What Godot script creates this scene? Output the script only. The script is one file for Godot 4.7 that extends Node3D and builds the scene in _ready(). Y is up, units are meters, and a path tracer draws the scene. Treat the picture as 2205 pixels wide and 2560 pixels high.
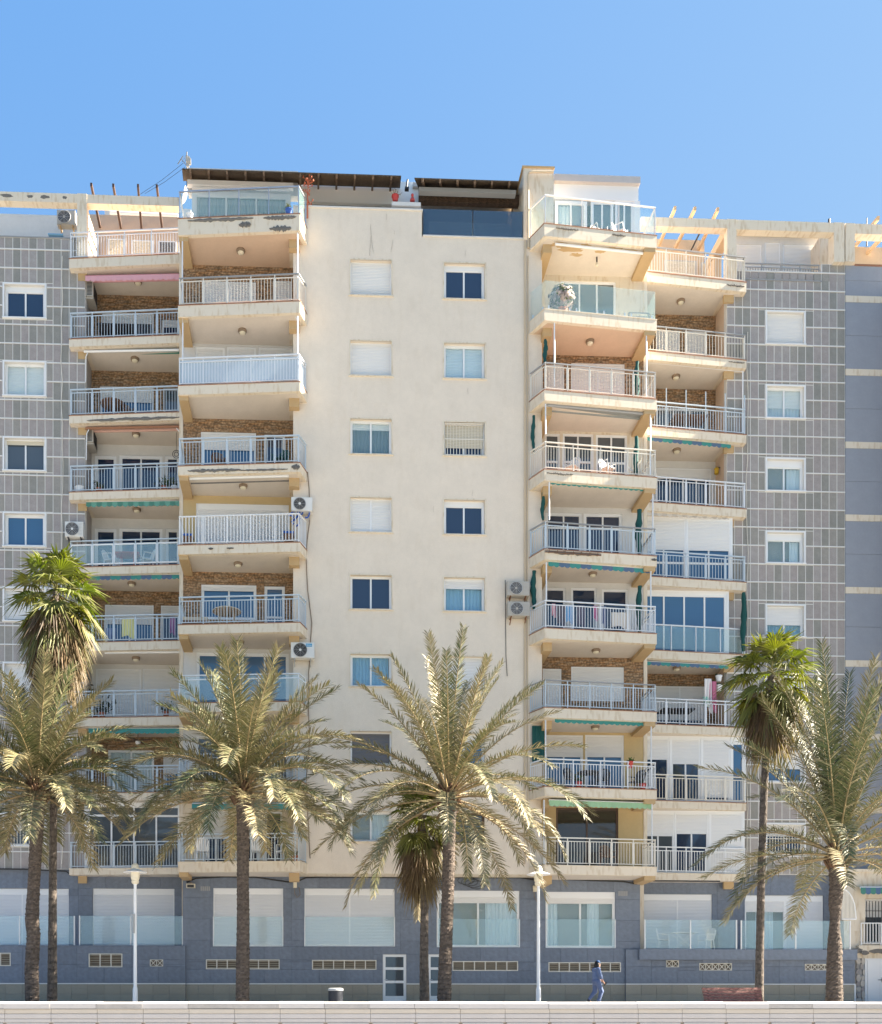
extends Node3D
# A beachfront apartment block behind palms. Facade frame: x along the facade, y up, z out towards the sea; metres.

const F := 2560.0
const PPX := 890.0
const YH := 2513.0
const EYE := Vector3(0, -0.05, 40)
const YAW := 0.041
const EXPOSURE := 6.1
const SUN_ALT := 36.0
const SUN_BACK := 1.2
const LOW := -0.42      # promenade level; the pavement along the building is y = 0

var rng := RandomNumberGenerator.new()
var M := {}
var T := {}
var building: Node3D


# ---------------------------------------------------------------- mesh building
class MB:
	var v := PackedVector3Array()
	var n := PackedVector3Array()
	var c := PackedColorArray()
	var col := Color(1, 1, 1)

	func tri(a: Vector3, b: Vector3, d: Vector3) -> void:
		var m := (b - a).cross(d - a).normalized()
		v.append(a); v.append(d); v.append(b)
		for i in 3:
			n.append(m)
			c.append(col)

	func quad(a: Vector3, b: Vector3, d: Vector3, e: Vector3) -> void:
		tri(a, b, d)
		tri(a, d, e)

	func stri(a: Vector3, b: Vector3, d: Vector3, na: Vector3, nb: Vector3, nd: Vector3) -> void:
		v.append(a); v.append(d); v.append(b)
		n.append(na); n.append(nd); n.append(nb)
		for i in 3:
			c.append(col)

	func obox(t: Transform3D, s: Vector3) -> void:
		var h := s * 0.5
		var p: Array[Vector3] = []
		for i in 8:
			p.append(t * Vector3(h.x if i & 1 else -h.x, h.y if i & 2 else -h.y, h.z if i & 4 else -h.z))
		quad(p[4], p[5], p[7], p[6])
		quad(p[1], p[0], p[2], p[3])
		quad(p[5], p[1], p[3], p[7])
		quad(p[0], p[4], p[6], p[2])
		quad(p[6], p[7], p[3], p[2])
		quad(p[0], p[1], p[5], p[4])

	func box(a: Vector3, b: Vector3) -> void:
		var lo := Vector3(minf(a.x, b.x), minf(a.y, b.y), minf(a.z, b.z))
		var hi := Vector3(maxf(a.x, b.x), maxf(a.y, b.y), maxf(a.z, b.z))
		obox(Transform3D(Basis(), (lo + hi) * 0.5), hi - lo)

	func bar(a: Vector3, b: Vector3, w: float, h: float) -> void:
		var d := b - a
		var l := d.length()
		if l < 1e-5:
			return
		d /= l
		var up := Vector3.UP if absf(d.y) < 0.95 else Vector3.BACK
		var side := d.cross(up).normalized()
		up = side.cross(d)
		obox(Transform3D(Basis(d, up, side), (a + b) * 0.5), Vector3(l, h, w))

	func tube(pts: Array, rads: Array, sides := 8, caps := true) -> void:
		var rings := []
		var norms := []
		var last := Vector3.ZERO
		for i in pts.size():
			var t: Vector3 = (pts[mini(i + 1, pts.size() - 1)] - pts[maxi(i - 1, 0)]).normalized()
			var side := last
			if side == Vector3.ZERO:
				side = t.cross(Vector3.UP if absf(t.y) < 0.9 else Vector3.RIGHT)
			side = (side - t * side.dot(t)).normalized()
			last = side
			var up := t.cross(side)
			var r := []
			var q := []
			for k in sides:
				var a := TAU * k / sides
				var d := side * cos(a) + up * sin(a)
				q.append(d)
				r.append(pts[i] + d * float(rads[i]))
			rings.append(r)
			norms.append(q)
		for i in pts.size() - 1:
			for k in sides:
				var j := (k + 1) % sides
				stri(rings[i][k], rings[i][j], rings[i + 1][j], norms[i][k], norms[i][j], norms[i + 1][j])
				stri(rings[i][k], rings[i + 1][j], rings[i + 1][k], norms[i][k], norms[i + 1][j], norms[i + 1][k])
		if caps:
			for k in range(1, sides - 1):
				tri(rings[0][0], rings[0][k + 1], rings[0][k])
				var e: int = pts.size() - 1
				tri(rings[e][0], rings[e][k], rings[e][k + 1])

	func lathe(at: Vector3, prof: Array, sides := 16) -> void:
		# prof: Vector2(radius, height) from the bottom up
		for i in prof.size() - 1:
			var a: Vector2 = prof[i]
			var b: Vector2 = prof[i + 1]
			var s := Vector2(b.y - a.y, a.x - b.x).normalized()
			for k in sides:
				var u := TAU * k / sides
				var w := TAU * (k + 1) / sides
				var du := Vector3(cos(u), 0, -sin(u))
				var dw := Vector3(cos(w), 0, -sin(w))
				var nu := du * s.x + Vector3.UP * s.y
				var nw := dw * s.x + Vector3.UP * s.y
				var p0 := at + du * a.x + Vector3.UP * a.y
				var p1 := at + dw * a.x + Vector3.UP * a.y
				var p2 := at + dw * b.x + Vector3.UP * b.y
				var p3 := at + du * b.x + Vector3.UP * b.y
				if a.x > 1e-4:
					stri(p0, p1, p2, nu, nw, nw)
				if b.x > 1e-4:
					stri(p0, p2, p3, nu, nw, nu)

	func prism(poly: Array, y0: float, y1: float) -> void:
		var p := PackedVector2Array()
		for q in poly:
			p.append(q)
		var area := 0.0
		for i in p.size():
			var q := p[(i + 1) % p.size()]
			area += p[i].x * q.y - q.x * p[i].y
		if area < 0:
			p.reverse()
		for i in p.size():
			var q := p[(i + 1) % p.size()]
			var a := Vector3(p[i].x, y0, p[i].y)
			var b := Vector3(q.x, y0, q.y)
			var up := Vector3(0, y1 - y0, 0)
			quad(b, a, a + up, b + up)
		var ix := Geometry2D.triangulate_polygon(p)
		for i in range(0, ix.size(), 3):
			var a := p[ix[i]]
			var b := p[ix[i + 1]]
			var d := p[ix[i + 2]]
			if (b - a).cross(d - a) > 0:
				var t := b
				b = d
				d = t
			tri(Vector3(a.x, y1, a.y), Vector3(b.x, y1, b.y), Vector3(d.x, y1, d.y))
			tri(Vector3(a.x, y0, a.y), Vector3(d.x, y0, d.y), Vector3(b.x, y0, b.y))

	# an outline in the x-y plane (counter-clockwise seen from the front), given thickness along z
	func plate(poly: Array, z0: float, z1: float) -> void:
		var p := PackedVector2Array()
		for q in poly:
			p.append(q)
		var area := 0.0
		for i in p.size():
			var q := p[(i + 1) % p.size()]
			area += p[i].x * q.y - q.x * p[i].y
		if area < 0:
			p.reverse()
		for i in p.size():
			var q := p[(i + 1) % p.size()]
			quad(Vector3(p[i].x, p[i].y, minf(z0, z1)), Vector3(q.x, q.y, minf(z0, z1)), Vector3(q.x, q.y, maxf(z0, z1)), Vector3(p[i].x, p[i].y, maxf(z0, z1)))
		var ix := Geometry2D.triangulate_polygon(p)
		for i in range(0, ix.size(), 3):
			var a := p[ix[i]]
			var b := p[ix[i + 1]]
			var d := p[ix[i + 2]]
			if (b - a).cross(d - a) < 0:
				var t := b
				b = d
				d = t
			var f := maxf(z0, z1)
			var k := minf(z0, z1)
			tri(Vector3(a.x, a.y, f), Vector3(b.x, b.y, f), Vector3(d.x, d.y, f))
			tri(Vector3(a.x, a.y, k), Vector3(d.x, d.y, k), Vector3(b.x, b.y, k))

	# a wall that faces +z, with rectangular openings
	func wall(x0: float, x1: float, y0: float, y1: float, z: float, th: float, holes: Array) -> void:
		var xs := [x0, x1]
		var ys := [y0, y1]
		for h in holes:
			xs.append_array([h.position.x, h.end.x])
			ys.append_array([h.position.y, h.end.y])
		xs.sort()
		ys.sort()
		for i in xs.size() - 1:
			var j0 := -1
			for j in ys.size():
				var solid := false
				if j < ys.size() - 1:
					var mid := Vector2((xs[i] + xs[i + 1]) * 0.5, (ys[j] + ys[j + 1]) * 0.5)
					solid = xs[i + 1] - xs[i] > 1e-5
					for h in holes:
						if h.has_point(mid):
							solid = false
				if solid and j0 < 0:
					j0 = j
				if not solid and j0 >= 0:
					var a: float = ys[j0]
					var b: float = ys[j]
					quad(Vector3(xs[i], a, z), Vector3(xs[i + 1], a, z), Vector3(xs[i + 1], b, z), Vector3(xs[i], b, z))
					quad(Vector3(xs[i + 1], a, z - th), Vector3(xs[i], a, z - th), Vector3(xs[i], b, z - th), Vector3(xs[i + 1], b, z - th))
					j0 = -1
		var k := z - th
		for h in holes:
			var a: Vector2 = h.position
			var b: Vector2 = h.end
			quad(Vector3(a.x, a.y, z), Vector3(a.x, a.y, k), Vector3(a.x, b.y, k), Vector3(a.x, b.y, z))
			quad(Vector3(b.x, a.y, k), Vector3(b.x, a.y, z), Vector3(b.x, b.y, z), Vector3(b.x, b.y, k))
			quad(Vector3(a.x, a.y, z), Vector3(b.x, a.y, z), Vector3(b.x, a.y, k), Vector3(a.x, a.y, k))
			quad(Vector3(a.x, b.y, k), Vector3(b.x, b.y, k), Vector3(b.x, b.y, z), Vector3(a.x, b.y, z))
		quad(Vector3(x0, y0, k), Vector3(x0, y0, z), Vector3(x0, y1, z), Vector3(x0, y1, k))
		quad(Vector3(x1, y0, z), Vector3(x1, y0, k), Vector3(x1, y1, k), Vector3(x1, y1, z))
		quad(Vector3(x0, y1, z), Vector3(x1, y1, z), Vector3(x1, y1, k), Vector3(x0, y1, k))
		quad(Vector3(x0, y0, k), Vector3(x1, y0, k), Vector3(x1, y0, z), Vector3(x0, y0, z))

	func mesh(mat: Material) -> ArrayMesh:
		var a := []
		a.resize(Mesh.ARRAY_MAX)
		a[Mesh.ARRAY_VERTEX] = v
		a[Mesh.ARRAY_NORMAL] = n
		a[Mesh.ARRAY_COLOR] = c
		var m := ArrayMesh.new()
		if v.size():
			m.add_surface_from_arrays(Mesh.PRIMITIVE_TRIANGLES, a)
			m.surface_set_material(0, mat)
		return m


func put(parent: Node3D, called: String, b: MB, mat: Material, kind := "") -> MeshInstance3D:
	return put_mesh(parent, called, b.mesh(mat), kind)


func put_mesh(parent: Node3D, called: String, mesh: Mesh, kind := "") -> MeshInstance3D:
	var o := MeshInstance3D.new()
	o.name = called
	o.mesh = mesh
	parent.add_child(o, true)
	if kind:
		o.set_meta("kind", kind)
	return o


func tag(o: Node3D, label: String, category: String, group := "") -> Node3D:
	o.set_meta("label", label)
	o.set_meta("category", category)
	if group:
		o.set_meta("group", group)
	return o


func thing(called: String, where: Vector3, label: String, category: String, group := "") -> Node3D:
	var o := Node3D.new()
	o.name = called
	add_child(o, true)
	o.position = where
	return tag(o, label, category, group)


func bx(parent: Node3D, called: String, a: Vector3, b: Vector3, mat: Material) -> MeshInstance3D:
	var m := MB.new()
	m.box(a, b)
	return put(parent, called, m, mat)


# where a survey line (photo column, row) meets the upright plane at depth z in front of or behind the main facade
func at(px: float, py: float, z: float) -> Vector3:
	var fwd := Vector3(sin(YAW), 0, -cos(YAW))
	var right := Vector3(cos(YAW), 0, sin(YAW))
	var d := fwd * F + right * (px - PPX) + Vector3.UP * (YH - py)
	return EYE + d * ((z - EYE.z) / d.z)


func ax(px: float, z: float) -> float:
	return at(px, YH, z).x


func ay(px: float, py: float, z: float) -> float:
	return at(px, py, z).y


# ---------------------------------------------------------------- materials
func lin(r: float, g: float, b: float) -> Color:
	return Color(r, g, b).linear_to_srgb()


func mat(called: String, c: Color, rough := 0.85, tex := "", scale := 0.5, bump := "", bump_cm := 0.3) -> StandardMaterial3D:
	var m := StandardMaterial3D.new()
	m.resource_name = called
	m.albedo_color = c
	m.roughness = rough
	if tex:
		m.albedo_texture = T[tex]
	if bump:
		m.heightmap_enabled = true
		m.heightmap_texture = T[bump]
		m.heightmap_scale = bump_cm
	if tex or bump:
		m.uv1_triplanar = true
		m.uv1_world_triplanar = true
		m.uv1_scale = Vector3.ONE * scale
	M[called] = m
	return m


func noise(sd: int, freq: float, oct := 3) -> FastNoiseLite:
	var f := FastNoiseLite.new()
	f.seed = sd
	f.noise_type = FastNoiseLite.TYPE_SIMPLEX_SMOOTH
	f.frequency = freq
	f.fractal_octaves = oct
	return f


func gray_tex(called: String, size: int, fn: Callable) -> void:
	var d := PackedByteArray()
	d.resize(size * size)
	for y in size:
		for x in size:
			d[y * size + x] = int(clampf(fn.call(x, y), 0, 1) * 255)
	T[called] = ImageTexture.create_from_image(Image.create_from_data(size, size, false, Image.FORMAT_L8, d))


func make_textures() -> void:
	var S := 512
	var big := noise(3, 0.006, 4).get_seamless_image(S, S)
	var mid := noise(5, 0.03, 4).get_seamless_image(S, S)
	var fine := noise(7, 0.18, 2).get_seamless_image(S, S)
	var bd := big.get_data()
	var md := mid.get_data()
	var fd := fine.get_data()
	rng.seed = 11
	gray_tex("plaster", S, func(x, y):
		var i: int = y * S + x
		return 0.94 + 0.03 * (bd[i] / 255.0 - 0.5) + 0.02 * (md[i] / 255.0 - 0.5) + 0.05 * (fd[i] / 255.0 - 0.5))
	gray_tex("plaster_bump", S, func(x, y):
		var i: int = y * S + x
		return 0.5 + 0.5 * (fd[i] / 255.0 - 0.5) + 0.35 * (md[i] / 255.0 - 0.5))
	gray_tex("tile", S, func(x, y):
		var i: int = y * S + x
		return 0.88 + 0.07 * (bd[i] / 255.0 - 0.5) + 0.06 * (md[i] / 255.0 - 0.5) + 0.05 * (fd[i] / 255.0 - 0.5))
	gray_tex("granite", S, func(x, y):
		var i: int = y * S + x
		return 0.84 + 0.16 * (rng.randf() - 0.5) + 0.14 * (fd[i] / 255.0 - 0.5) + 0.10 * (bd[i] / 255.0 - 0.5))
	gray_tex("speckle", S, func(x, y):
		var i: int = y * S + x
		var r := rng.randf()
		return 0.74 + 0.42 * (r - 0.5) + 0.3 * (fd[i] / 255.0 - 0.5) + (0.2 if r > 0.93 else 0.0))
	# rain streaks and rust runs on painted concrete: ridged along y
	var st := noise(21, 0.02, 3)
	var pat := noise(23, 0.008, 3)
	var streak := PackedByteArray()
	streak.resize(S * S * 3)
	for y in S:
		for x in S:
			var a := st.get_noise_2d(x * 1.6, y * 0.3)
			var b := pat.get_noise_2d(x * 1.0, y * 0.8)
			var k := clampf((a * 1.5 + b * 0.8 - 0.18) * 1.6, 0, 1)
			var f := (fd[y * S + x] / 255.0 - 0.5) * 0.05
			streak[(y * S + x) * 3] = int(clampf(0.97 - 0.06 * k + f, 0, 1) * 255)
			streak[(y * S + x) * 3 + 1] = int(clampf(0.97 - 0.085 * k + f, 0, 1) * 255)
			streak[(y * S + x) * 3 + 2] = int(clampf(0.97 - 0.12 * k + f, 0, 1) * 255)
	T["streak"] = ImageTexture.create_from_image(Image.create_from_data(S, S, false, Image.FORMAT_RGB8, streak))
	for i in streak.size():
		streak[i] = int(lerpf(252.0, streak[i], 0.12))
	T["faint_streak"] = ImageTexture.create_from_image(Image.create_from_data(S, S, false, Image.FORMAT_RGB8, streak))
	# thin ledger stone: long flat pieces, one tile is 2 m
	var col := PackedByteArray()
	col.resize(S * S * 3)
	var hgt := PackedByteArray()
	hgt.resize(S * S)
	rng.seed = 31
	var y0 := 0
	while y0 < S:
		var rh := mini(rng.randi_range(6, 12), S - y0)
		if S - y0 - rh < 6:
			rh = S - y0
		var x0 := 0
		while x0 < S:
			var rw := rng.randi_range(30, 90)
			if S - x0 - rw < 30:
				rw = S - x0
			var tone := rng.randf_range(0.66, 0.95)
			var warm := rng.randf_range(-0.06, 0.06)
			var pr := rng.randf_range(0.5, 0.95)
			for y in range(y0, y0 + rh):
				for x in range(x0, x0 + rw):
					var edge := mini(mini(x - x0, x0 + rw - 1 - x), mini(y - y0, y0 + rh - 1 - y))
					var i := y * S + x
					var g := tone * (0.85 + 0.5 * (md[i] / 255.0 - 0.5) + 0.25 * (fd[i] / 255.0 - 0.5))
					var h := pr + 0.2 * (fd[i] / 255.0 - 0.5)
					if edge < 1:
						h = 0.1
					col[i * 3] = int(clampf(g, 0, 1) * 255)
					col[i * 3 + 1] = int(clampf(g * (0.97 - warm), 0, 1) * 255)
					col[i * 3 + 2] = int(clampf(g * (0.95 - 2.2 * warm), 0, 1) * 255)
					hgt[i] = int(clampf(h, 0, 1) * 255)
			x0 += rw
		y0 += rh
	T["stone"] = ImageTexture.create_from_image(Image.create_from_data(S, S, false, Image.FORMAT_RGB8, col))
	T["stone_bump"] = ImageTexture.create_from_image(Image.create_from_data(S, S, false, Image.FORMAT_L8, hgt))
	# reed matting and weathered timber: fine stripes
	var rd := noise(41, 0.05, 3)
	gray_tex("reed", S, func(x, y):
		return 0.62 + 0.5 * rd.get_noise_2d(x * 0.5, y * 9.0) + 0.35 * rd.get_noise_2d(x * 0.25 + 300, y * 1.5))


func make_materials() -> void:
	mat("wall_paint", lin(0.88, 0.775, 0.65), 0.9, "plaster", 0.22, "plaster_bump", 0.35)
	M.wall_paint.detail_enabled = true
	M.wall_paint.detail_blend_mode = BaseMaterial3D.BLEND_MODE_MUL
	M.wall_paint.detail_albedo = T["faint_streak"]
	M.wall_paint.detail_uv_layer = BaseMaterial3D.DETAIL_UV_2
	M.wall_paint.uv2_triplanar = true
	M.wall_paint.uv2_world_triplanar = true
	M.wall_paint.uv2_scale = Vector3.ONE * 0.17
	mat("cream", lin(0.76, 0.675, 0.55), 0.9, "streak", 0.33, "plaster_bump", 0.3)
	mat("ochre", lin(0.56, 0.40, 0.22), 0.9, "plaster", 0.5)
	mat("yellow_wall", lin(0.62, 0.47, 0.25), 0.9, "plaster", 0.5)
	mat("soffit", lin(0.74, 0.67, 0.59), 0.9, "plaster", 0.4, "plaster_bump", 0.3)
	mat("peach", lin(0.68, 0.51, 0.38), 0.9, "plaster", 0.4, "plaster_bump", 0.3)
	mat("orange_wall", lin(0.72, 0.54, 0.36), 0.9, "plaster", 0.4)
	mat("white_wall", lin(0.74, 0.73, 0.71), 0.85, "plaster", 0.3)
	mat("stone", lin(0.68, 0.47, 0.285), 0.9, "stone", 0.5, "stone_bump", 1.2)
	mat("spall", lin(0.33, 0.31, 0.285), 0.95, "speckle", 1.4, "plaster_bump", 1.0)
	mat("rust", lin(0.22, 0.10, 0.05), 0.9, "plaster", 2.0)
	mat("terracotta", lin(0.35, 0.17, 0.10), 0.8, "plaster", 1.0)
	mat("joint", lin(0.76, 0.74, 0.71), 0.9, "plaster", 0.8)
	mat("strip", lin(0.80, 0.80, 0.79), 0.7, "plaster", 0.8)
	for i in 4:
		var k: float = [0.385, 0.43, 0.345, 0.405][i]
		var w: float = [1.0, 1.02, 0.97, 1.05][i]
		mat("tile_%d" % i, lin(k * w * 1.05, k * 0.98, k * (0.93 if i % 2 else 0.88)), 0.6, "tile", 0.7)
	for i in 3:
		var k: float = [1.0, 1.06, 0.94][i]
		mat("blue_%d" % i, lin(0.235 * k, 0.28 * k, 0.36 * k), 0.62, "granite", 1.1, "plaster_bump", 0.15)
		mat("plinth_%d" % i, lin(0.62 * k, 0.555 * k, 0.44 * k), 0.7, "speckle", 1.3, "plaster_bump", 0.2)
	mat("blue_grout", lin(0.15, 0.175, 0.24), 0.9, "plaster", 1.0)
	mat("neighbour", lin(0.33, 0.355, 0.41), 0.9, "plaster", 0.4, "plaster_bump", 0.3)
	mat("white", lin(0.78, 0.79, 0.80), 0.45)
	mat("frame", lin(0.80, 0.81, 0.82), 0.4)
	mat("frame_grey", lin(0.45, 0.46, 0.47), 0.45)
	mat("frame_brown", lin(0.10, 0.06, 0.04), 0.5)
	mat("shutter", lin(0.74, 0.74, 0.735), 0.55)
	mat("shutter_cool", lin(0.67, 0.69, 0.72), 0.55)
	mat("shutter_cream", lin(0.66, 0.61, 0.50), 0.6)
	mat("shutter_grey", lin(0.17, 0.17, 0.18), 0.6)
	mat("rail_white", lin(0.72, 0.75, 0.79), 0.4)
	mat("rail_blue", lin(0.52, 0.60, 0.67), 0.45)
	mat("rail_cream", lin(0.74, 0.70, 0.62), 0.45)
	var steel := mat("steel", lin(0.55, 0.57, 0.6), 0.3)
	steel.metallic = 0.7
	mat("metal_dark", lin(0.03, 0.03, 0.035), 0.5)
	mat("metal_grey", lin(0.30, 0.31, 0.32), 0.5)
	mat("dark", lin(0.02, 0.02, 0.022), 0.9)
	mat("black", lin(0.006, 0.006, 0.007), 0.9)
	var dg := mat("dark_glass", lin(0.016, 0.032, 0.07), 0.03)
	dg.metallic_specular = 1.0
	var bg := mat("blue_glass", lin(0.04, 0.115, 0.23), 0.03)
	bg.metallic_specular = 1.0
	var gg := mat("grey_glass", lin(0.07, 0.085, 0.10), 0.05)
	gg.metallic_specular = 1.0
	var br := mat("brown_glass", lin(0.05, 0.04, 0.03), 0.05)
	br.metallic_specular = 1.0
	var cg := mat("clear_glass", Color(0.75, 0.93, 0.93, 0.10), 0.02)
	cg.transparency = BaseMaterial3D.TRANSPARENCY_ALPHA
	cg.metallic_specular = 0.85
	var tg := mat("tint_glass", Color(0.80, 0.95, 0.97, 0.13), 0.02)
	tg.transparency = BaseMaterial3D.TRANSPARENCY_ALPHA
	tg.metallic_specular = 0.7
	var ng := mat("navy_glass", Color(0.24, 0.34, 0.43, 0.6), 0.03)
	ng.transparency = BaseMaterial3D.TRANSPARENCY_ALPHA
	ng.metallic_specular = 1.0
	var fg := mat("frosted", Color(0.82, 0.88, 0.93, 0.6), 0.5)
	fg.transparency = BaseMaterial3D.TRANSPARENCY_ALPHA
	mat("curtain", lin(0.62, 0.70, 0.76), 0.9)
	mat("room_wall", lin(0.22, 0.22, 0.22), 0.9)
	mat("room_grey", lin(0.42, 0.44, 0.47), 0.9)
	mat("curtain_blue", lin(0.18, 0.38, 0.58), 0.9)
	mat("curtain_dark", lin(0.10, 0.13, 0.17), 0.9)
	var cv := mat("canvas", Color(1, 1, 1), 0.85)
	cv.vertex_color_use_as_albedo = true
	mat("pink", lin(0.52, 0.17, 0.20), 0.85)
	mat("teal", lin(0.006, 0.07, 0.065), 0.85)
	mat("ac_white", lin(0.72, 0.71, 0.68), 0.5)
	mat("ac_old", lin(0.50, 0.47, 0.42), 0.6, "plaster", 2.0)
	mat("blue_plastic", lin(0.02, 0.10, 0.42), 0.5)
	mat("wood_dark", lin(0.22, 0.14, 0.09), 0.8, "reed", 0.8)
	mat("reed", lin(0.24, 0.165, 0.10), 0.9, "reed", 1.2)
	mat("wood_beam", lin(0.36, 0.24, 0.155), 0.8, "reed", 0.8)
	mat("rafter", lin(0.07, 0.04, 0.03), 0.8)
	mat("rafter_orange", lin(0.62, 0.44, 0.27), 0.8)
	mat("bench_wood", lin(0.56, 0.23, 0.18), 0.6, "reed", 0.9)
	mat("concrete", lin(0.56, 0.54, 0.54), 0.85, "plaster", 0.6, "plaster_bump", 0.4)
	mat("concrete_cream", lin(0.60, 0.55, 0.49), 0.85, "plaster", 0.6, "plaster_bump", 0.4)
	mat("coping", lin(0.62, 0.60, 0.60), 0.8, "plaster", 0.7, "plaster_bump", 0.3)
	mat("coping_worn", lin(0.62, 0.595, 0.58), 0.85, "granite", 0.5, "plaster_bump", 0.5)
	mat("paving", lin(0.55, 0.53, 0.51), 0.85, "granite", 0.5)
	mat("sand", lin(0.53, 0.49, 0.43), 0.95, "granite", 0.2, "plaster_bump", 1.5)
	mat("soil", lin(0.25, 0.2, 0.15), 0.95, "plaster", 0.1)
	var sea := mat("sea", lin(0.02, 0.07, 0.10), 0.12, "", 0.2, "plaster_bump", 6.0)
	sea.metallic_specular = 0.4
	mat("vent_slat", lin(0.40, 0.36, 0.28), 0.7)
	mat("vent_white", lin(0.72, 0.68, 0.60), 0.6)
	mat("lamp_cream", lin(0.70, 0.64, 0.50), 0.5)
	mat("lamp_brown", lin(0.22, 0.16, 0.11), 0.5)
	mat("cable", lin(0.03, 0.03, 0.03), 0.7)
	mat("pipe_cream", lin(0.58, 0.47, 0.33), 0.7)
	var leaf := mat("date_leaf", Color(1, 1, 1), 0.55)
	leaf.vertex_color_use_as_albedo = true
	leaf.backlight_enabled = true
	leaf.backlight = Color(0.16, 0.20, 0.08)
	var fan := mat("fan_leaf", Color(1, 1, 1), 0.6)
	fan.vertex_color_use_as_albedo = true
	fan.backlight_enabled = true
	fan.backlight = Color(0.75, 0.8, 0.22)
	var bark := mat("bark", Color(1, 1, 1), 0.95, "speckle", 1.6, "plaster_bump", 1.5)
	bark.vertex_color_use_as_albedo = true
	var paint := mat("vertex", Color(1, 1, 1), 0.8)
	paint.vertex_color_use_as_albedo = true
	mat("skin", lin(0.42, 0.23, 0.16), 0.6)
	mat("hair", lin(0.008, 0.007, 0.008), 0.5)
	mat("denim", lin(0.135, 0.19, 0.34), 0.9, "plaster", 3.0, "plaster_bump", 0.6)
	mat("denim_trousers", lin(0.115, 0.16, 0.30), 0.9, "plaster", 3.0, "plaster_bump", 0.6)


# ---------------------------------------------------------------- camera, sky, sun
func make_world() -> void:
	var cam := Camera3D.new()
	cam.name = "camera"
	cam.projection = Camera3D.PROJECTION_FRUSTUM
	cam.near = 0.1
	cam.far = 6000
	cam.size = 0.1 * 2560.0 / F
	cam.frustum_offset = Vector2(0.1 * (1102.5 - PPX) / F, 0.1 * (YH - 1280.0) / F)
	cam.position = EYE
	cam.rotation.y = -YAW
	add_child(cam)
	cam.current = true
	var a := deg_to_rad(SUN_ALT)
	var b := deg_to_rad(SUN_BACK)
	var s := Vector3(cos(a) * cos(b), sin(a), -cos(a) * sin(b))
	var sun := DirectionalLight3D.new()
	sun.name = "sun"
	sun.light_color = Color(1.0, 0.95, 0.87)
	sun.light_energy = 1.6
	sun.light_angular_distance = 0.5
	sun.shadow_enabled = true
	add_child(sun)
	sun.look_at_from_position(Vector3.ZERO, -s)
	var W := 512
	var H := 256
	var im := Image.create(W, H, false, Image.FORMAT_RGBF)
	for y in H:
		var el := (0.5 - (y + 0.5) / H) * PI
		for x in W:
			var az := (x + 0.5) / W * TAU      # the left edge of a panorama looks along -z
			var d := Vector3(sin(az) * cos(el), sin(el), -cos(az) * cos(el))
			var h := pow(1.0 - maxf(d.y, 0.0), 1.5)
			var dt := d.dot(s)
			var g := pow(maxf(0.0, (dt - 0.1) / 0.55), 1.5)
			var au := pow(maxf(0.0, dt), 50.0)
			var c := Color(0.115 + 0.38 * h + 0.115 * g + 1.2 * au, 0.37 + 0.36 * h + 0.11 * g + 1.1 * au, 0.88 + 0.05 * h + 0.05 * g + 0.9 * au)
			im.set_pixel(x, y, c)
	var sky := Sky.new()
	var pm := PanoramaSkyMaterial.new()
	pm.panorama = ImageTexture.create_from_image(im)
	sky.sky_material = pm
	var e := Environment.new()
	e.background_mode = Environment.BG_SKY
	e.sky = sky
	e.background_energy_multiplier = 1.0 / EXPOSURE
	e.tonemap_mode = Environment.TONE_MAPPER_LINEAR
	e.tonemap_exposure = EXPOSURE
	e.sdfgi_enabled = true
	e.ssao_enabled = true
	e.ssil_enabled = true
	var we := WorldEnvironment.new()
	we.name = "environment"
	we.environment = e
	add_child(we)


# ---------------------------------------------------------------- windows, shutters, curtains
func shutter_mesh(x0: float, x1: float, y0: float, y1: float, z: float, m: Material) -> ArrayMesh:
	var b := MB.new()
	var rows := maxi(2, int(round((y1 - y0) / 0.06)))
	var p := (y1 - y0) / rows
	for i in rows:
		var a := y0 + p * i
		b.quad(Vector3(x0, a, z + 0.020), Vector3(x1, a, z + 0.020), Vector3(x1, a + p * 0.82, z), Vector3(x0, a + p * 0.82, z))
		b.quad(Vector3(x0, a + p * 0.82, z), Vector3(x1, a + p * 0.82, z), Vector3(x1, a + p, z + 0.020), Vector3(x0, a + p, z + 0.020))
	return b.mesh(m)


func curtain_mesh(x0: float, x1: float, y0: float, y1: float, z: float, m: Material) -> ArrayMesh:
	var b := MB.new()
	var n := maxi(4, int((x1 - x0) / 0.035))
	var ph := rng.randf() * 9.0
	for i in n:
		var a := x0 + (x1 - x0) * i / n
		var d := x0 + (x1 - x0) * (i + 1) / n
		var za := z + 0.03 * sin(a * 38 + ph) + 0.012 * sin(a * 91 + ph)
		var zd := z + 0.03 * sin(d * 38 + ph) + 0.012 * sin(d * 91 + ph)
		b.quad(Vector3(a, y0, za), Vector3(d, y0, zd), Vector3(d, y1, zd), Vector3(a, y1, za))
	return b.mesh(m)


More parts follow.
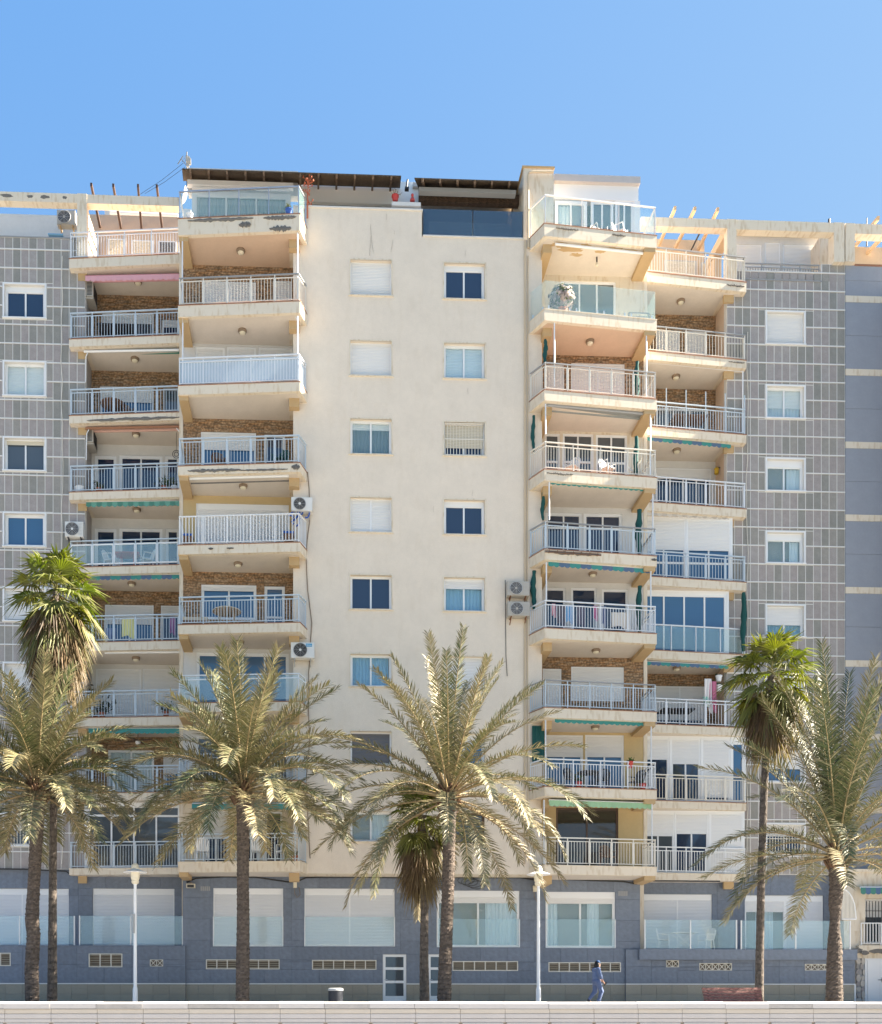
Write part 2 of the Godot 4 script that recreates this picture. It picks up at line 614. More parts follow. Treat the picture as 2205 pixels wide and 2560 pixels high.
# o: n panes, glass, sh(utter share), shm, blind (shutter seen behind the glass), cur(tain), curm, bars, box, frame, fw
func window(parent: Node3D, r: Rect2, z: float, o: Dictionary, called := "window") -> MeshInstance3D:
	var x0 := r.position.x
	var x1 := r.end.x
	var y0 := r.position.y
	var y1 := r.end.y
	var n: int = o.get("n", 2)
	var fw: float = o.get("fw", 0.055)
	var fm: Material = M[o.get("frame", "frame")]
	var f := MB.new()
	f.box(Vector3(x0, y0, z - 0.07), Vector3(x0 + fw, y1, z))
	f.box(Vector3(x1 - fw, y0, z - 0.07), Vector3(x1, y1, z))
	f.box(Vector3(x0 + fw, y0, z - 0.07), Vector3(x1 - fw, y0 + fw, z))
	f.box(Vector3(x0 + fw, y1 - fw, z - 0.07), Vector3(x1 - fw, y1, z))
	var top := y1 - fw
	var w := put(parent, called, f, fm)
	if o.has("box"):
		top -= float(o.box)
		bx(w, "shutter_box", Vector3(x0 + fw * 0.6, top, z - 0.06), Vector3(x1 - fw * 0.6, y1 - fw * 0.8, z + 0.012), M.frame)
	var sh: float = o.get("sh", 0.0)
	var ix0 := x0 + fw
	var ix1 := x1 - fw
	var sy := top - (top - y0 - fw) * sh
	var gz := z - 0.045
	var glass: String = o.get("glass", "dark")
	if o.has("cur") or o.has("blind"):
		glass = "clear"
		var back := MB.new()
		back.box(Vector3(x0, y0, z - 0.25), Vector3(x1, y1, z - 0.23))
		put(w, "room_wall", back, M.room_wall)
	var open: int = o.get("open", -1)
	var pw := (ix1 - ix0) / n
	if sh < 0.99:
		for i in n:
			var a := ix0 + pw * i
			var d := a + pw
			var mul := MB.new()
			var s := 0.032
			if i == open:
				continue
			mul.box(Vector3(a, y0 + fw, gz - 0.015), Vector3(a + s, top, gz + 0.03))
			mul.box(Vector3(d - s, y0 + fw, gz - 0.015), Vector3(d, top, gz + 0.03))
			mul.box(Vector3(a + s, y0 + fw, gz - 0.015), Vector3(d - s, y0 + fw + s, gz + 0.03))
			mul.box(Vector3(a + s, top - s, gz - 0.015), Vector3(d - s, top, gz + 0.03))
			if o.has("mid"):
				var my := y0 + (y1 - y0) * float(o.mid)
				mul.box(Vector3(a + s, my - 0.04, gz - 0.015), Vector3(d - s, my + 0.04, gz + 0.03))
			put(w, "sash", mul, fm)
			bx(w, "pane", Vector3(a + s * 0.5, y0 + fw + s * 0.5, gz - 0.004), Vector3(d - s * 0.5, top - s * 0.5, gz + 0.004), M[glass + "_glass"])
	if sh > 0.0:
		var shn: int = o.get("shn", 1 if sh < 0.99 else n)
		for i in shn:
			var a := ix0 + (ix1 - ix0) * i / shn + (0.03 if i else 0.0)
			var d := ix0 + (ix1 - ix0) * (i + 1) / shn - (0.03 if i < shn - 1 else 0.0)
			put_mesh(w, "shutter", shutter_mesh(a, d, sy, top, z - 0.008 if not o.has("shz") else z + float(o.shz), M[o.get("shm", "shutter")]))
			if i:
				bx(w, "guide_rail", Vector3(a - 0.06, y0 + fw, z - 0.03), Vector3(a, top, z + 0.008), fm)
	if o.has("blind"):
		put_mesh(w, "blind", shutter_mesh(ix0, ix1, top - (top - y0) * float(o.blind), top, z - 0.11, M[o.get("shm", "shutter")]))
	if o.has("cur"):
		for span in o.cur:
			put_mesh(w, "curtain", curtain_mesh(ix0 + (ix1 - ix0) * span[0], ix0 + (ix1 - ix0) * span[1], y0 + 0.02, top, z - 0.17, M[o.get("curm", "curtain")]))
	if o.has("bars"):
		var b := MB.new()
		var k := 13
		for i in k + 1:
			var a := lerpf(x0 + 0.02, x1 - 0.02, float(i) / k)
			b.box(Vector3(a - 0.011, y0, z + 0.10), Vector3(a + 0.011, y1, z + 0.122))
		for q in [0.03, 0.5, 0.97]:
			var yy := lerpf(y0, y1, q)
			b.box(Vector3(x0, yy - 0.015, z + 0.123), Vector3(x1, yy + 0.015, z + 0.135))
		put(w, "window_bars", b, M.rail_cream, "stuff")
	return w


func rect(a: Array, z: float, floor_y := -1000.0) -> Rect2:
	var p := at(a[0], a[3] if a[3] else a[1] + 10, z)
	var q := at(a[2], a[1], z)
	var y0 := p.y if a[3] else floor_y
	return Rect2(p.x, y0, q.x - p.x, q.y - y0)


# a window let into an outside wall: a proud plaster surround and a sill
func facade_window(parent: Node3D, r: Rect2, z: float, o: Dictionary) -> void:
	var w := window(parent, r, z - 0.15, o)
	var b := MB.new()
	var t := 0.055
	b.box(Vector3(r.position.x - t, r.position.y, z - 0.02), Vector3(r.position.x, r.end.y + t, z + 0.016))
	b.box(Vector3(r.end.x, r.position.y, z - 0.02), Vector3(r.end.x + t, r.end.y + t, z + 0.016))
	b.box(Vector3(r.position.x, r.end.y, z - 0.02), Vector3(r.end.x, r.end.y + t, z + 0.016))
	put(w, "surround", b, M.cream if o.get("trim", "") == "" else M[o.trim])
	bx(w, "sill", Vector3(r.position.x - t - 0.02, r.position.y - 0.045, z - 0.15), Vector3(r.end.x + t + 0.02, r.position.y, z + 0.05), M.cream if o.get("trim", "") == "" else M[o.trim])


func minus(r: Rect2, holes: Array) -> Array:
	var out := [r]
	for h in holes:
		var next := []
		for q in out:
			var c: Rect2 = q.intersection(h)
			if c.size.x <= 0.002 or c.size.y <= 0.002:
				next.append(q)
				continue
			if c.position.y - q.position.y > 0.04:
				next.append(Rect2(q.position.x, q.position.y, q.size.x, c.position.y - q.position.y))
			if q.end.y - c.end.y > 0.04:
				next.append(Rect2(q.position.x, c.end.y, q.size.x, q.end.y - c.end.y))
			if c.position.x - q.position.x > 0.04:
				next.append(Rect2(q.position.x, c.position.y, c.position.x - q.position.x, c.size.y))
			if q.end.x - c.end.x > 0.04:
				next.append(Rect2(c.end.x, c.position.y, q.end.x - c.end.x, c.size.y))
		out = next
	return out


var shared := {}


# one facing piece with a small arris; equal sizes share a mesh
func slab_piece(w: float, h: float, d: float, m: Material) -> ArrayMesh:
	var key := "%.3f %.3f %.3f %s" % [w, h, d, m.resource_name]
	if not shared.has(key):
		var b := MB.new()
		var e := minf(0.006, minf(w, h) * 0.2)
		var p := [Vector3(-w / 2, -h / 2, 0), Vector3(w / 2, -h / 2, 0), Vector3(w / 2, h / 2, 0), Vector3(-w / 2, h / 2, 0)]
		var q := []
		var f := []
		for v in p:
			q.append(v + Vector3(0, 0, d - e))
			f.append(Vector3(v.x - signf(v.x) * e, v.y - signf(v.y) * e, d))
		b.quad(f[0], f[1], f[2], f[3])
		for i in 4:
			var j := (i + 1) % 4
			b.quad(q[i], q[j], f[j], f[i])
			b.quad(p[i], p[j], q[j], q[i])
		shared[key] = b.mesh(m)
	return shared[key]


func cladding(parent: Node3D, called: String, x0: float, x1: float, y0: float, y1: float, z: float, pw: float, ph: float, gap: float, mats: Array, holes: Array, left := 100000) -> int:
	if y1 - y0 < 0.04 or x1 - x0 < 0.04:
		return left
	var nx := maxi(1, int(round((x1 - x0) / pw)))
	var ny := maxi(1, int(round((y1 - y0) / ph)))
	var w := (x1 - x0) / nx
	var h := (y1 - y0) / ny
	var rest := {}
	for j in range(ny - 1, -1, -1):
		for i in nx:
			for r in minus(Rect2(x0 + w * i, y0 + h * j, w, h), holes):
				var m: Material = M[mats[rng.randi() % mats.size()]]
				var c: Vector2 = r.get_center()
				var mesh := slab_piece(snappedf(r.size.x - gap, 0.002), snappedf(r.size.y - gap, 0.002), 0.009 if called == "tile" else 0.02, m)
				var pos := Vector3(c.x, c.y, z + rng.randf_range(-0.002, 0.002))
				if left > 0:
					var o := put_mesh(parent, called, mesh)
					o.position = pos
					left -= 1
				else:
					if not rest.has(m):
						rest[m] = SurfaceTool.new()
					rest[m].append_from(mesh, 0, Transform3D(Basis(), pos))
	for m in rest:
		var am: ArrayMesh = rest[m].commit()
		am.surface_set_material(0, m)
		put_mesh(parent, called + "_rows", am, "stuff")
	return left


# ---------------------------------------------------------------- balcony railings
func rail(parent: Node3D, pts: Array, style: String, mn: String, o := {}) -> void:
	var m: Material = M[mn]
	var h: float = o.get("h", 1.06)
	var fr := MB.new()
	var pitch: float = o.get("bay", 0.88)
	for s in pts.size() - 1:
		var a: Vector3 = pts[s]
		var b: Vector3 = pts[s + 1]
		var dir := b - a
		var l := dir.length()
		dir /= l
		var up := Vector3.UP
		var n := maxi(1, int(round(l / pitch)))
		var top: Material = M[o.get("top", mn)]
		if style != "frameless":
			var hr := MB.new()
			hr.bar(a - dir * 0.02 + up * h, b + dir * 0.02 + up * h, 0.055, 0.042)
			put(parent, "handrail", hr, top)
		var bars := MB.new()
		for i in n + 1:
			var p := a + dir * l * i / n
			if i == n and s < pts.size() - 2:
				break
			if style != "frameless":
				fr.bar(p, p + up * (h - 0.02 + float(o.get("tall", 0.0))), 0.036, 0.036)
		if style in ["bars", "thick", "sheet"]:
			var t := 0.03 if style == "thick" else 0.02
			bars.bar(a + up * 0.09, b + up * 0.09, 0.03, 0.03)
			if style != "thick":
				bars.bar(a + up * (h - 0.15), b + up * (h - 0.15), 0.03, 0.03)
			var k := maxi(2, int(round(l / (0.125 if style == "thick" else 0.115))))
			for i in range(1, k):
				var p := a + dir * l * i / k
				bars.bar(p + up * 0.09, p + up * (h if style == "thick" else h - 0.15), t, t)
			put(parent, "railing_bars", bars, m, "stuff")
			if style == "sheet":
				var g := MB.new()
				var off := dir.cross(up) * -0.03
				g.bar(a + off + up * (h * 0.5 + 0.02), b + off + up * (h * 0.5 + 0.02), 0.008, h - 0.16)
				put(parent, "backing_sheet", g, M.frosted)
			continue
		for i in n:
			var p := a + dir * (l * i / n + 0.035)
			var q := a + dir * (l * (i + 1) / n - 0.035)
			var g := MB.new()
			match style:
				"panel":
					var y0 := 0.09
					var y1 := h - 0.13
					g.bar(p + up * y0, q + up * y0, 0.028, 0.028)
					g.bar(p + up * y1, q + up * y1, 0.028, 0.028)
					g.bar(p + up * y0, p + up * y1, 0.026, 0.026)
					g.bar(q + up * y0, q + up * y1, 0.026, 0.026)
					var k := maxi(2, int(round((q - p).length() / 0.125)))
					for j in range(1, k):
						var u := p.lerp(q, float(j) / k)
						g.bar(u + up * y0, u + up * y1, 0.017, 0.017)
					for y in [0.24, h - 0.3]:
						g.bar(p - dir * 0.03 + up * y, p + up * y, 0.02, 0.03)
						g.bar(q + up * y, q + dir * 0.03 + up * y, 0.02, 0.03)
					put(parent, "railing_panel", g, m)
				"frames":
					var y0 := 0.12
					var y1 := h - 0.16
					g.bar(p + up * y0, q + up * y0, 0.03, 0.055)
					g.bar(p + up * y1, q + up * y1, 0.03, 0.055)
					g.bar(p + up * y0, p + up * y1, 0.03, 0.05)
					g.bar(q + up * y0, q + up * y1, 0.03, 0.05)
					put(parent, "railing_frame", g, M.white)
					var gl := MB.new()
					gl.bar(p + up * (y0 + y1) * 0.5, q + up * (y0 + y1) * 0.5, 0.01, y1 - y0)
					put(parent, "glass_panel", gl, M.tint_glass)
				"glass", "rails":
					g.bar(p + up * (h * 0.5 + 0.02), q + up * (h * 0.5 + 0.02), 0.012, h - 0.14)
					put(parent, "glass_panel", g, M[o.get("glass", "clear_glass")])
				"frameless":
					g.bar(p - dir * 0.03 + up * (h * 0.5), q + dir * 0.03 + up * (h * 0.5), 0.016, h)
					put(parent, "glass_panel", g, M[o.get("glass", "clear_glass")])
					for y in [0.06]:
						fr.bar(p + dir * 0.1, p + dir * 0.1 + up * 0.16, 0.05, 0.05)
						fr.bar(q - dir * 0.1, q - dir * 0.1 + up * 0.16, 0.05, 0.05)
		if style == "rails":
			var rr := MB.new()
			rr.bar(a + up * (h - 0.16), b + up * (h - 0.16), 0.03, 0.04)
			put(parent, "middle_rail", rr, m)
	if fr.v.size():
		put(parent, "railing_posts", fr, m, "stuff")


# ---------------------------------------------------------------- balcony columns
# pl / pr: outer plan corners (survey column, depth); inner edge and back of the loggia
var COL := {}


func columns() -> void:
	COL.outer_left = {pl = [173, -1.9], pr = [450, -1.45], side = -1, back = -3.4, face = -2.2, jl = 213, jr = 0, beams = [[191, 213, 0.3, 0.3]]}
	COL.inner_left = {pl = [445, 0.3], pr = [750, 0.75], side = 1, back = -1.25, face = 0.0, br = 768, jr = 733, beams = [[447, 470, 0.06, 0.17], [722, 748, 0.42, 0.33]]}
	COL.inner_right = {pl = [1361, 0.83], pr = [1642, 0.38], side = -1, back = -1.25, face = 0.0, bl = 1322, jl = 1355, beams = [[1364, 1386, 0.42, 0.33], [1612, 1640, 0.06, 0.17]]}
	COL.outer_right = {pl = [1622, -1.45], pr = [1866, -1.9], side = 1, back = -3.4, face = -2.2, jr = 1817, jl = 0, beams = [[1817, 1842, 0.3, 0.3]]}
	for k in COL:
		var c: Dictionary = COL[k]
		c.a = at(c.pl[0], YH, c.pl[1])
		c.b = at(c.pr[0], YH, c.pr[1])
	var xl: float = COL.inner_left.a.x
	var xr: float = COL.inner_right.b.x
	COL.outer_left.b.x = xl - 0.16
	COL.outer_right.a.x = xr + 0.16
	COL.outer_left.x0 = ax(213, -2.2)
	COL.outer_left.x1 = xl - 0.15
	COL.inner_left.x0 = xl
	COL.inner_left.x1 = ax(733, 0)
	COL.inner_right.x0 = ax(1355, 0)
	COL.inner_right.x1 = xr
	COL.outer_right.x0 = xr + 0.15
	COL.outer_right.x1 = ax(1817, -2.2)
	COL.inner_left.e = at(768, YH, 0.0)
	COL.inner_right.e = at(1322, YH, 0.0)


func plan(k: String, inset := 0.0) -> Array:
	var c: Dictionary = COL[k]
	var a := Vector2(c.a.x, c.a.z)
	var b := Vector2(c.b.x, c.b.z)
	var s := inset
	match k:
		"outer_left":
			return [a + Vector2(s, -s), b + Vector2(-s, -s), Vector2(c.x1 - s, c.back - 0.05), Vector2(c.x0 + s, c.back - 0.05), Vector2(c.x0 + s, c.face - 0.02), Vector2(a.x + s, c.face - 0.02)]
		"outer_right":
			return [a + Vector2(s, -s), b + Vector2(-s, -s), Vector2(b.x - s, c.face - 0.02), Vector2(c.x1 - s, c.face - 0.02), Vector2(c.x1 - s, c.back - 0.05), Vector2(c.x0 + s, c.back - 0.05)]
		"inner_left":
			return [a + Vector2(s, -s), b + Vector2(-s, -s), Vector2(c.e.x - s, -0.02), Vector2(c.x1 - s, -0.02), Vector2(c.x1 - s, c.back - 0.05), Vector2(c.x0 + s, c.back - 0.05)]
	return [a + Vector2(s, -s), b + Vector2(-s, -s), Vector2(c.x1 - s, c.back - 0.05), Vector2(c.x0 + s, c.back - 0.05), Vector2(c.x0 + s, -0.02), Vector2(c.e.x + s, -0.02)]


func slab_y(k: String, yl: float, yr: float) -> float:
	var c: Dictionary = COL[k]
	return (ay(c.pl[0], yl, c.pl[1]) + ay(c.pr[0], yr, c.pr[1])) * 0.5


func front_z(k: String, x: float) -> float:
	var c: Dictionary = COL[k]
	return lerpf(c.a.z, c.b.z, (x - c.a.x) / (c.b.x - c.a.x))


# a ragged patch where the render has fallen off, 1 cm proud of what is left of it, with bare rods in it
func spall(parent: Node3D, k: String, y: float, t0: float, t1: float, hgt: float, rods := false) -> void:
	var c: Dictionary = COL[k]
	var b := MB.new()
	var n := 26
	var top := []
	var bot := []
	for i in n + 1:
		var t := lerpf(t0, t1, float(i) / n)
		var env := sqrt(maxf(0.0, sin(PI * i / n)))
		top.append(y + hgt * env * rng.randf_range(0.35, 1.0))
		bot.append(y - hgt * env * rng.randf_range(0.3, 1.0))
	for i in n:
		var ta := lerpf(t0, t1, float(i) / n)
		var tb := lerpf(t0, t1, float(i + 1) / n)
		var pa: Vector3 = c.a.lerp(c.b, ta)
		var pb: Vector3 = c.a.lerp(c.b, tb)
		var oa := Vector3(0, 0, 0.014 + 0.01 * rng.randf())
		var ob := Vector3(0, 0, 0.014 + 0.01 * rng.randf())
		var p0 := Vector3(pa.x, bot[i], pa.z) + oa
		var p1 := Vector3(pb.x, bot[i + 1], pb.z) + ob
		var p2 := Vector3(pb.x, top[i + 1], pb.z) + ob
		var p3 := Vector3(pa.x, top[i], pa.z) + oa
		var m0 := p0.lerp(p3, 0.5) + Vector3(0, rng.randf_range(-0.02, 0.02), 0.02)
		var m1 := p1.lerp(p2, 0.5) + Vector3(0, rng.randf_range(-0.02, 0.02), 0.02)
		b.quad(p0, p1, m1, m0)
		b.quad(m0, m1, p2, p3)
		var bk := Vector3(0, 0, -0.04)
		b.quad(p3, p2, p2 + bk, p3 + bk)
		b.quad(p0 + bk, p1 + bk, p1, p0)
	put(parent, "spalled_concrete", b, M.spall)
	if rods:
		var r := MB.new()
		var a: Vector3 = c.a.lerp(c.b, t0)
		var d: Vector3 = c.a.lerp(c.b, t1)
		for q in [-0.4, 0.3]:
			r.tube([Vector3(a.x, y + hgt * q, a.z + 0.05), Vector3(d.x, y + hgt * q, d.z + 0.05)], [0.012, 0.012], 5)
		for i in 7:
			var u: Vector3 = a.lerp(d, (i + 0.5) / 7.0)
			r.tube([Vector3(u.x, y - hgt * 0.8, u.z + 0.06), Vector3(u.x + 0.02, y + hgt * 0.8, u.z + 0.06)], [0.01, 0.01], 5)
		put(parent, "bare_rods", r, M.rust)


# f: yl, yr, thickness, style, rail material, soffit material; returns the balcony part
func balcony(k: String, f: Dictionary) -> MeshInstance3D:
	var c: Dictionary = COL[k]
	var y := slab_y(k, f.y[0], f.y[1])
	f.top = y
	var th: float = f.get("th", 0.42)
	f.bottom = y - th
	var b := MB.new()
	b.prism(plan(k), y - th, y - 0.03)
	var s := put(building, "balcony", b, M.cream)
	var e := MB.new()
	e.prism(plan(k, -0.015), y - 0.028, y)
	put(s, "edge_tiles", e, M.terracotta if f.get("tile", true) else M.cream)
	var u := MB.new()
	u.prism(plan(k, 0.16), y - th - 0.006, y - th + 0.02)
	put(s, "soffit", u, M[f.get("soffit", "soffit")])
	for q in c.beams:
		if f.get("beam", true):
			var z := front_z(k, ax(q[0], c.pl[1]))
			var x0 := ax(q[0], z)
			var x1 := ax(q[1], z)
			var bm := MB.new()
			var back: float = c.back if x0 >= c.x0 - 0.1 and x1 <= c.x1 + 0.1 else c.face
			if back - 0.02 > z - q[2]:
				back = c.back
			bm.box(Vector3(x0, y - th - q[3], back - 0.02), Vector3(x1, y - th - 0.002, z - q[2]))
			put(s, "beam", bm, M.ochre)
	var a: Vector3 = c.a + Vector3(0.05, 0, -0.06)
	var d: Vector3 = c.b + Vector3(-0.05, 0, -0.06)
	a.y = y
	d.y = y
	var pts := [a, d]
	match k:
		"outer_left":
			pts = [Vector3(a.x, y, c.face + 0.04), a, d]
		"outer_right":
			pts = [a, d, Vector3(d.x, y, c.face + 0.04)]
		"inner_left":
			pts = [Vector3(c.x0 + 0.05, y, c.back + 0.05), a, d, Vector3(c.e.x - 0.06, y, 0.06)]
		"inner_right":
			pts = [Vector3(c.e.x + 0.06, y, 0.06), a, d, Vector3(c.x1 - 0.05, y, c.back + 0.05)]
	if f.get("style", "") != "":
		rail(s, pts, f.style, f.get("rm", "rail_blue"), f.get("ro", {}))
	for q in f.get("spall", []):
		spall(s, k, y - th * q[3], q[0], q[1], q[2], q.size() > 4)
	return s


# the wall at the back of a loggia, from slab to slab, with its doors and windows
func loggia(k: String, f: Dictionary, ceiling: float) -> void:
	var c: Dictionary = COL[k]
	var holes := []
	var z: float = c.back
	for o in f.get("open", []):
		var r := rect(o, z, f.top + 0.03)
		r = r.intersection(Rect2(c.x0 + 0.03, -10, c.x1 - c.x0 - 0.06, 100))
		if r.end.y > ceiling - 0.03:
			r.size.y = ceiling - 0.03 - r.position.y
		holes.append(r)
		window(building, r, z - 0.03, o[4], "balcony_door" if o[3] == 0 else "window")
	var b := MB.new()
	b.wall(c.x0, c.x1, f.top - 0.01, ceiling + 0.01, z, 0.35, holes)
	put(building, "loggia_wall", b, M[f.get("wall", "stone")])


# ---------------------------------------------------------------- the block: floors of each balcony column, from the roof terrace down
var FLOORS := {}


func floor_tables() -> void:
	FLOORS.outer_left = [
		{y = [644, 635.5], th = 0.40, style = "bars", rm = "rail_white", ro = {bay = 1.25}, soffit = "soffit"},
		{y = [845, 838], th = 0.33, style = "panel", wall = "stone", open = [[255, 783, 384, 0, {n = 3, glass = "grey", sh = 0.2}], [404, 800, 447, 0, {n = 1, sh = 0.15}]]},
		{y = [1036, 1031], th = 0.33, style = "panel", wall = "stone", spall = [[0.16, 1.0, 0.09, 0.75]], open = [[250, 968, 384, 0, {n = 3, glass = "blue", sh = 0.3}], [408, 970, 447, 0, {n = 1, frame = "frame_grey", glass = "grey"}]]},
		{y = [1228, 1223], th = 0.33, style = "panel", wall = "white_wall", open = [[237, 1140, 291, 0, {n = 1, fw = 0.09}], [298, 1140, 406, 0, {n = 2, fw = 0.09}], [412, 1140, 449, 0, {n = 1, fw = 0.09}]]},
		{y = [1416, 1412], th = 0.33, style = "frames", wall = "white_wall", open = [[237, 1322, 291, 0, {n = 1, fw = 0.09}], [298, 1322, 406, 0, {n = 2, fw = 0.09}], [414, 1322, 449, 0, {n = 1, fw = 0.09}]]},
		{y = [1604, 1602], th = 0.36, style = "panel", wall = "stone", open = [[262, 1513, 384, 0, {n = 2, glass = "blue", sh = 0.38}], [402, 1514, 449, 0, {n = 1, sh = 0.2}]]},
		{y = [1793.6, 1790], th = 0.36, style = "panel", wall = "white_wall", open = [[240, 1673, 352, 0, {n = 1, sh = 0.93}], [356, 1673, 449, 0, {n = 1, sh = 0.93}]]},
		{y = [1982, 1979], th = 0.33, style = "panel", wall = "stone", open = [[270, 1876, 385, 0, {n = 2, cur = [[0.0, 1.0]]}], [408, 1880, 449, 0, {n = 1, sh = 0.45, glass = "blue"}]]},
		{y = [2169.8, 2169.8], th = 0.27, style = "panel", wall = "white_wall", tile = false},
	]
	FLOORS.inner_left = [
		{y = [545, 533.3], th = 0.66, style = "glass", rm = "steel", ro = {bay = 1.08}, soffit = "peach", spall = [[0.08, 0.62, 0.10, 0.2], [0.70, 0.97, 0.11, 0.22], [0.75, 0.93, 0.14, 0.86], [0.5, 0.6, 0.15, 0.55]]},
		{y = [761, 753], th = 0.46, style = "panel", rm = "rail_cream", ro = {top = "metal_grey", bay = 0.9}, wall = "stone", open = [[508, 705, 640, 0, {n = 2, sh = 0.98, shn = 2}], [682, 702, 728, 0, {n = 1, sh = 0.98}]]},
		{y = [961, 954.6], th = 0.38, style = "sheet", rm = "rail_white", wall = "white_wall", open = [[488, 868, 562, 0, {n = 1, sh = 0.98, fw = 0.08}], [567, 868, 640, 0, {n = 1, sh = 0.98, fw = 0.08}], [646, 870, 731, 0, {n = 1, sh = 0.98, fw = 0.08}]]},
		{y = [1163, 1157], th = 0.36, style = "panel", wall = "stone", soffit = "soffit", spall = [[0.08, 0.52, 0.09, 0.62], [0.5, 0.9, 0.05, 0.72], [0.93, 1.0, 0.13, 0.5]], open = [[502, 1082, 640, 0, {n = 2, glass = "blue", sh = 0.32}], [661, 1087, 712, 0, {n = 1}]]},
		{y = [1361.5, 1355], th = 0.37, style = "thick", rm = "white", ro = {h = 1.1}, wall = "yellow_wall", spall = [[0.25, 0.29, 0.05, 0.5], [0.4, 0.46, 0.04, 0.5]], open = [[490, 1262, 722, 0, {n = 2, sh = 0.99, shn = 2, fw = 0.08, box = 0.16}]]},
		{y = [1561, 1555], th = 0.37, style = "bars", wall = "stone", open = [[503, 1463, 641, 1548, {n = 2, glass = "blue", fw = 0.08, sh = 0.14}], [661, 1466, 712, 0, {n = 1, glass = "blue", mid = 0.42, fw = 0.08}]]},
		{y = [1757, 1752], th = 0.37, style = "rails", rm = "rail_white", ro = {bay = 1.6, glass = "tint_glass"}, wall = "white_wall", open = [[491, 1634, 722, 0, {n = 4, glass = "blue", fw = 0.09}]]},
		{y = [1954, 1950], th = 0.37, style = "bars", wall = "white_wall", open = [[490, 1842, 722, 0, {n = 4, glass = "grey", fw = 0.07}]]},
		{y = [2153.6, 2152.7], th = 0.40, style = "bars", wall = "cream", tile = false, open = [[508, 2028, 572, 0, {n = 2, sh = 0.5}], [612, 2028, 648, 0, {n = 1, sh = 0.5}], [662, 2028, 706, 0, {n = 1}]]},
	]
	FLOORS.inner_right = [
		{y = [557, 588], th = 0.50, style = "glass", rm = "white", ro = {bay = 1.3, h = 1.12}, soffit = "soffit", spall = [[0.1, 0.3, 0.05, 0.3], [0.6, 0.72, 0.05, 0.35]]},
		{y = [770, 799], th = 0.46, style = "frameless", ro = {bay = 1.2, h = 1.12}, wall = "cream", soffit = "peach", tile = false, open = [[1402, 705, 1540, 0, {n = 3, glass = "grey"}]]},
		{y = [971.6, 999], th = 0.43, style = "panel", rm = "rail_cream", ro = {top = "metal_grey"}, wall = "stone", soffit = "soffit", open = [[1428, 910, 1562, 0, {n = 2, sh = 0.98, shn = 2}], [1362, 912, 1410, 0, {n = 1, sh = 0.98}]]},
		{y = [1170.5, 1194], th = 0.45, style = "bars", rm = "rail_cream", ro = {bay = 1.1}, wall = "cream", spall = [[0.02, 0.25, 0.06, 0.35]], open = [[1362, 1084, 1400, 0, {n = 1, glass = "grey", mid = 0.55}], [1407, 1085, 1484, 0, {n = 2, glass = "grey", mid = 0.55}], [1490, 1088, 1568, 0, {n = 2, glass = "grey", mid = 0.55}]]},
		{y = [1369, 1391.5], th = 0.42, style = "panel", ro = {top = "metal_grey"}, wall = "white_wall", spall = [[0.0, 0.5, 0.09, 0.3, 1], [0.95, 1.0, 0.06, 0.4]], open = [[1364, 1283, 1455, 0, {n = 2, fw = 0.08, mid = 0.75}], [1460, 1285, 1555, 0, {n = 2, fw = 0.08, mid = 0.75}]]},
		{y = [1567, 1585], th = 0.42, style = "bars", rm = "rail_white", ro = {bay = 1.2}, wall = "white_wall", open = [[1362, 1470, 1414, 0, {n = 1}], [1428, 1470, 1492, 0, {n = 1}], [1505, 1474, 1570, 0, {n = 1}]]},
		{y = [1766.7, 1780], th = 0.40, style = "bars", ro = {top = "metal_grey"}, wall = "stone", open = [[1357, 1672, 1404, 0, {n = 1, sh = 0.98}], [1428, 1668, 1560, 1752, {n = 1, sh = 0.98, trim = "ochre"}]]},
		{y = [1966, 1973], th = 0.38, style = "bars", rm = "rail_white", ro = {bay = 1.2}, wall = "yellow_wall", open = [[1362, 1838, 1458, 0, {n = 2, sh = 0.35, glass = "blue", fw = 0.07}], [1463, 1838, 1560, 0, {n = 2, sh = 0.35, glass = "blue", fw = 0.07}]]},
		{y = [2162.6, 2166], th = 0.36, style = "panel", rm = "rail_cream", wall = "yellow_wall", tile = false, open = [[1390, 2020, 1546, 0, {n = 2, glass = "brown", frame = "frame_brown"}]]},
	]
	FLOORS.outer_right = [
		{y = [680, 703], th = 0.42, style = "bars", rm = "rail_cream", ro = {top = "metal_grey"}, soffit = "soffit", spall = [[0.8, 0.98, 0.06, 0.5]]},
		{y = [874, 902], th = 0.36, style = "panel", rm = "rail_cream", ro = {top = "metal_grey"}, wall = "stone", spall = [[0.82, 0.98, 0.04, 0.4]], open = [[1640, 826, 1700, 0, {n = 1, sh = 0.98}], [1712, 828, 1768, 0, {n = 1, sh = 0.98}]]},
		{y = [1064, 1087], th = 0.36, style = "bars", ro = {tall = 0.62, bay = 0.9}, wall = "stone", open = [[1640, 1022, 1770, 0, {n = 3, glass = "grey"}]]},
		{y = [1254.7, 1270], th = 0.36, style = "panel", rm = "rail_white", wall = "white_wall", open = [[1640, 1172, 1778, 0, {n = 4, sh = 0.18}]]},
		{y = [1438.5, 1456], th = 0.36, style = "panel", wall = "white_wall"},
		{y = [1625.5, 1634], th = 0.36, style = "glass", rm = "rail_white", ro = {bay = 1.05}, wall = "white_wall"},
		{y = [1809, 1818], th = 0.36, style = "panel", rm = "rail_white", wall = "stone", open = [[1638, 1716, 1762, 0, {n = 2, sh = 0.7, shn = 2}]]},
		{y = [2000, 2006], th = 0.33, style = "panel", rm = "rail_cream", wall = "white_wall"},
		{y = [2182, 2184], th = 0.3, style = "bars", rm = "white", wall = "white_wall", tile = false},
	]


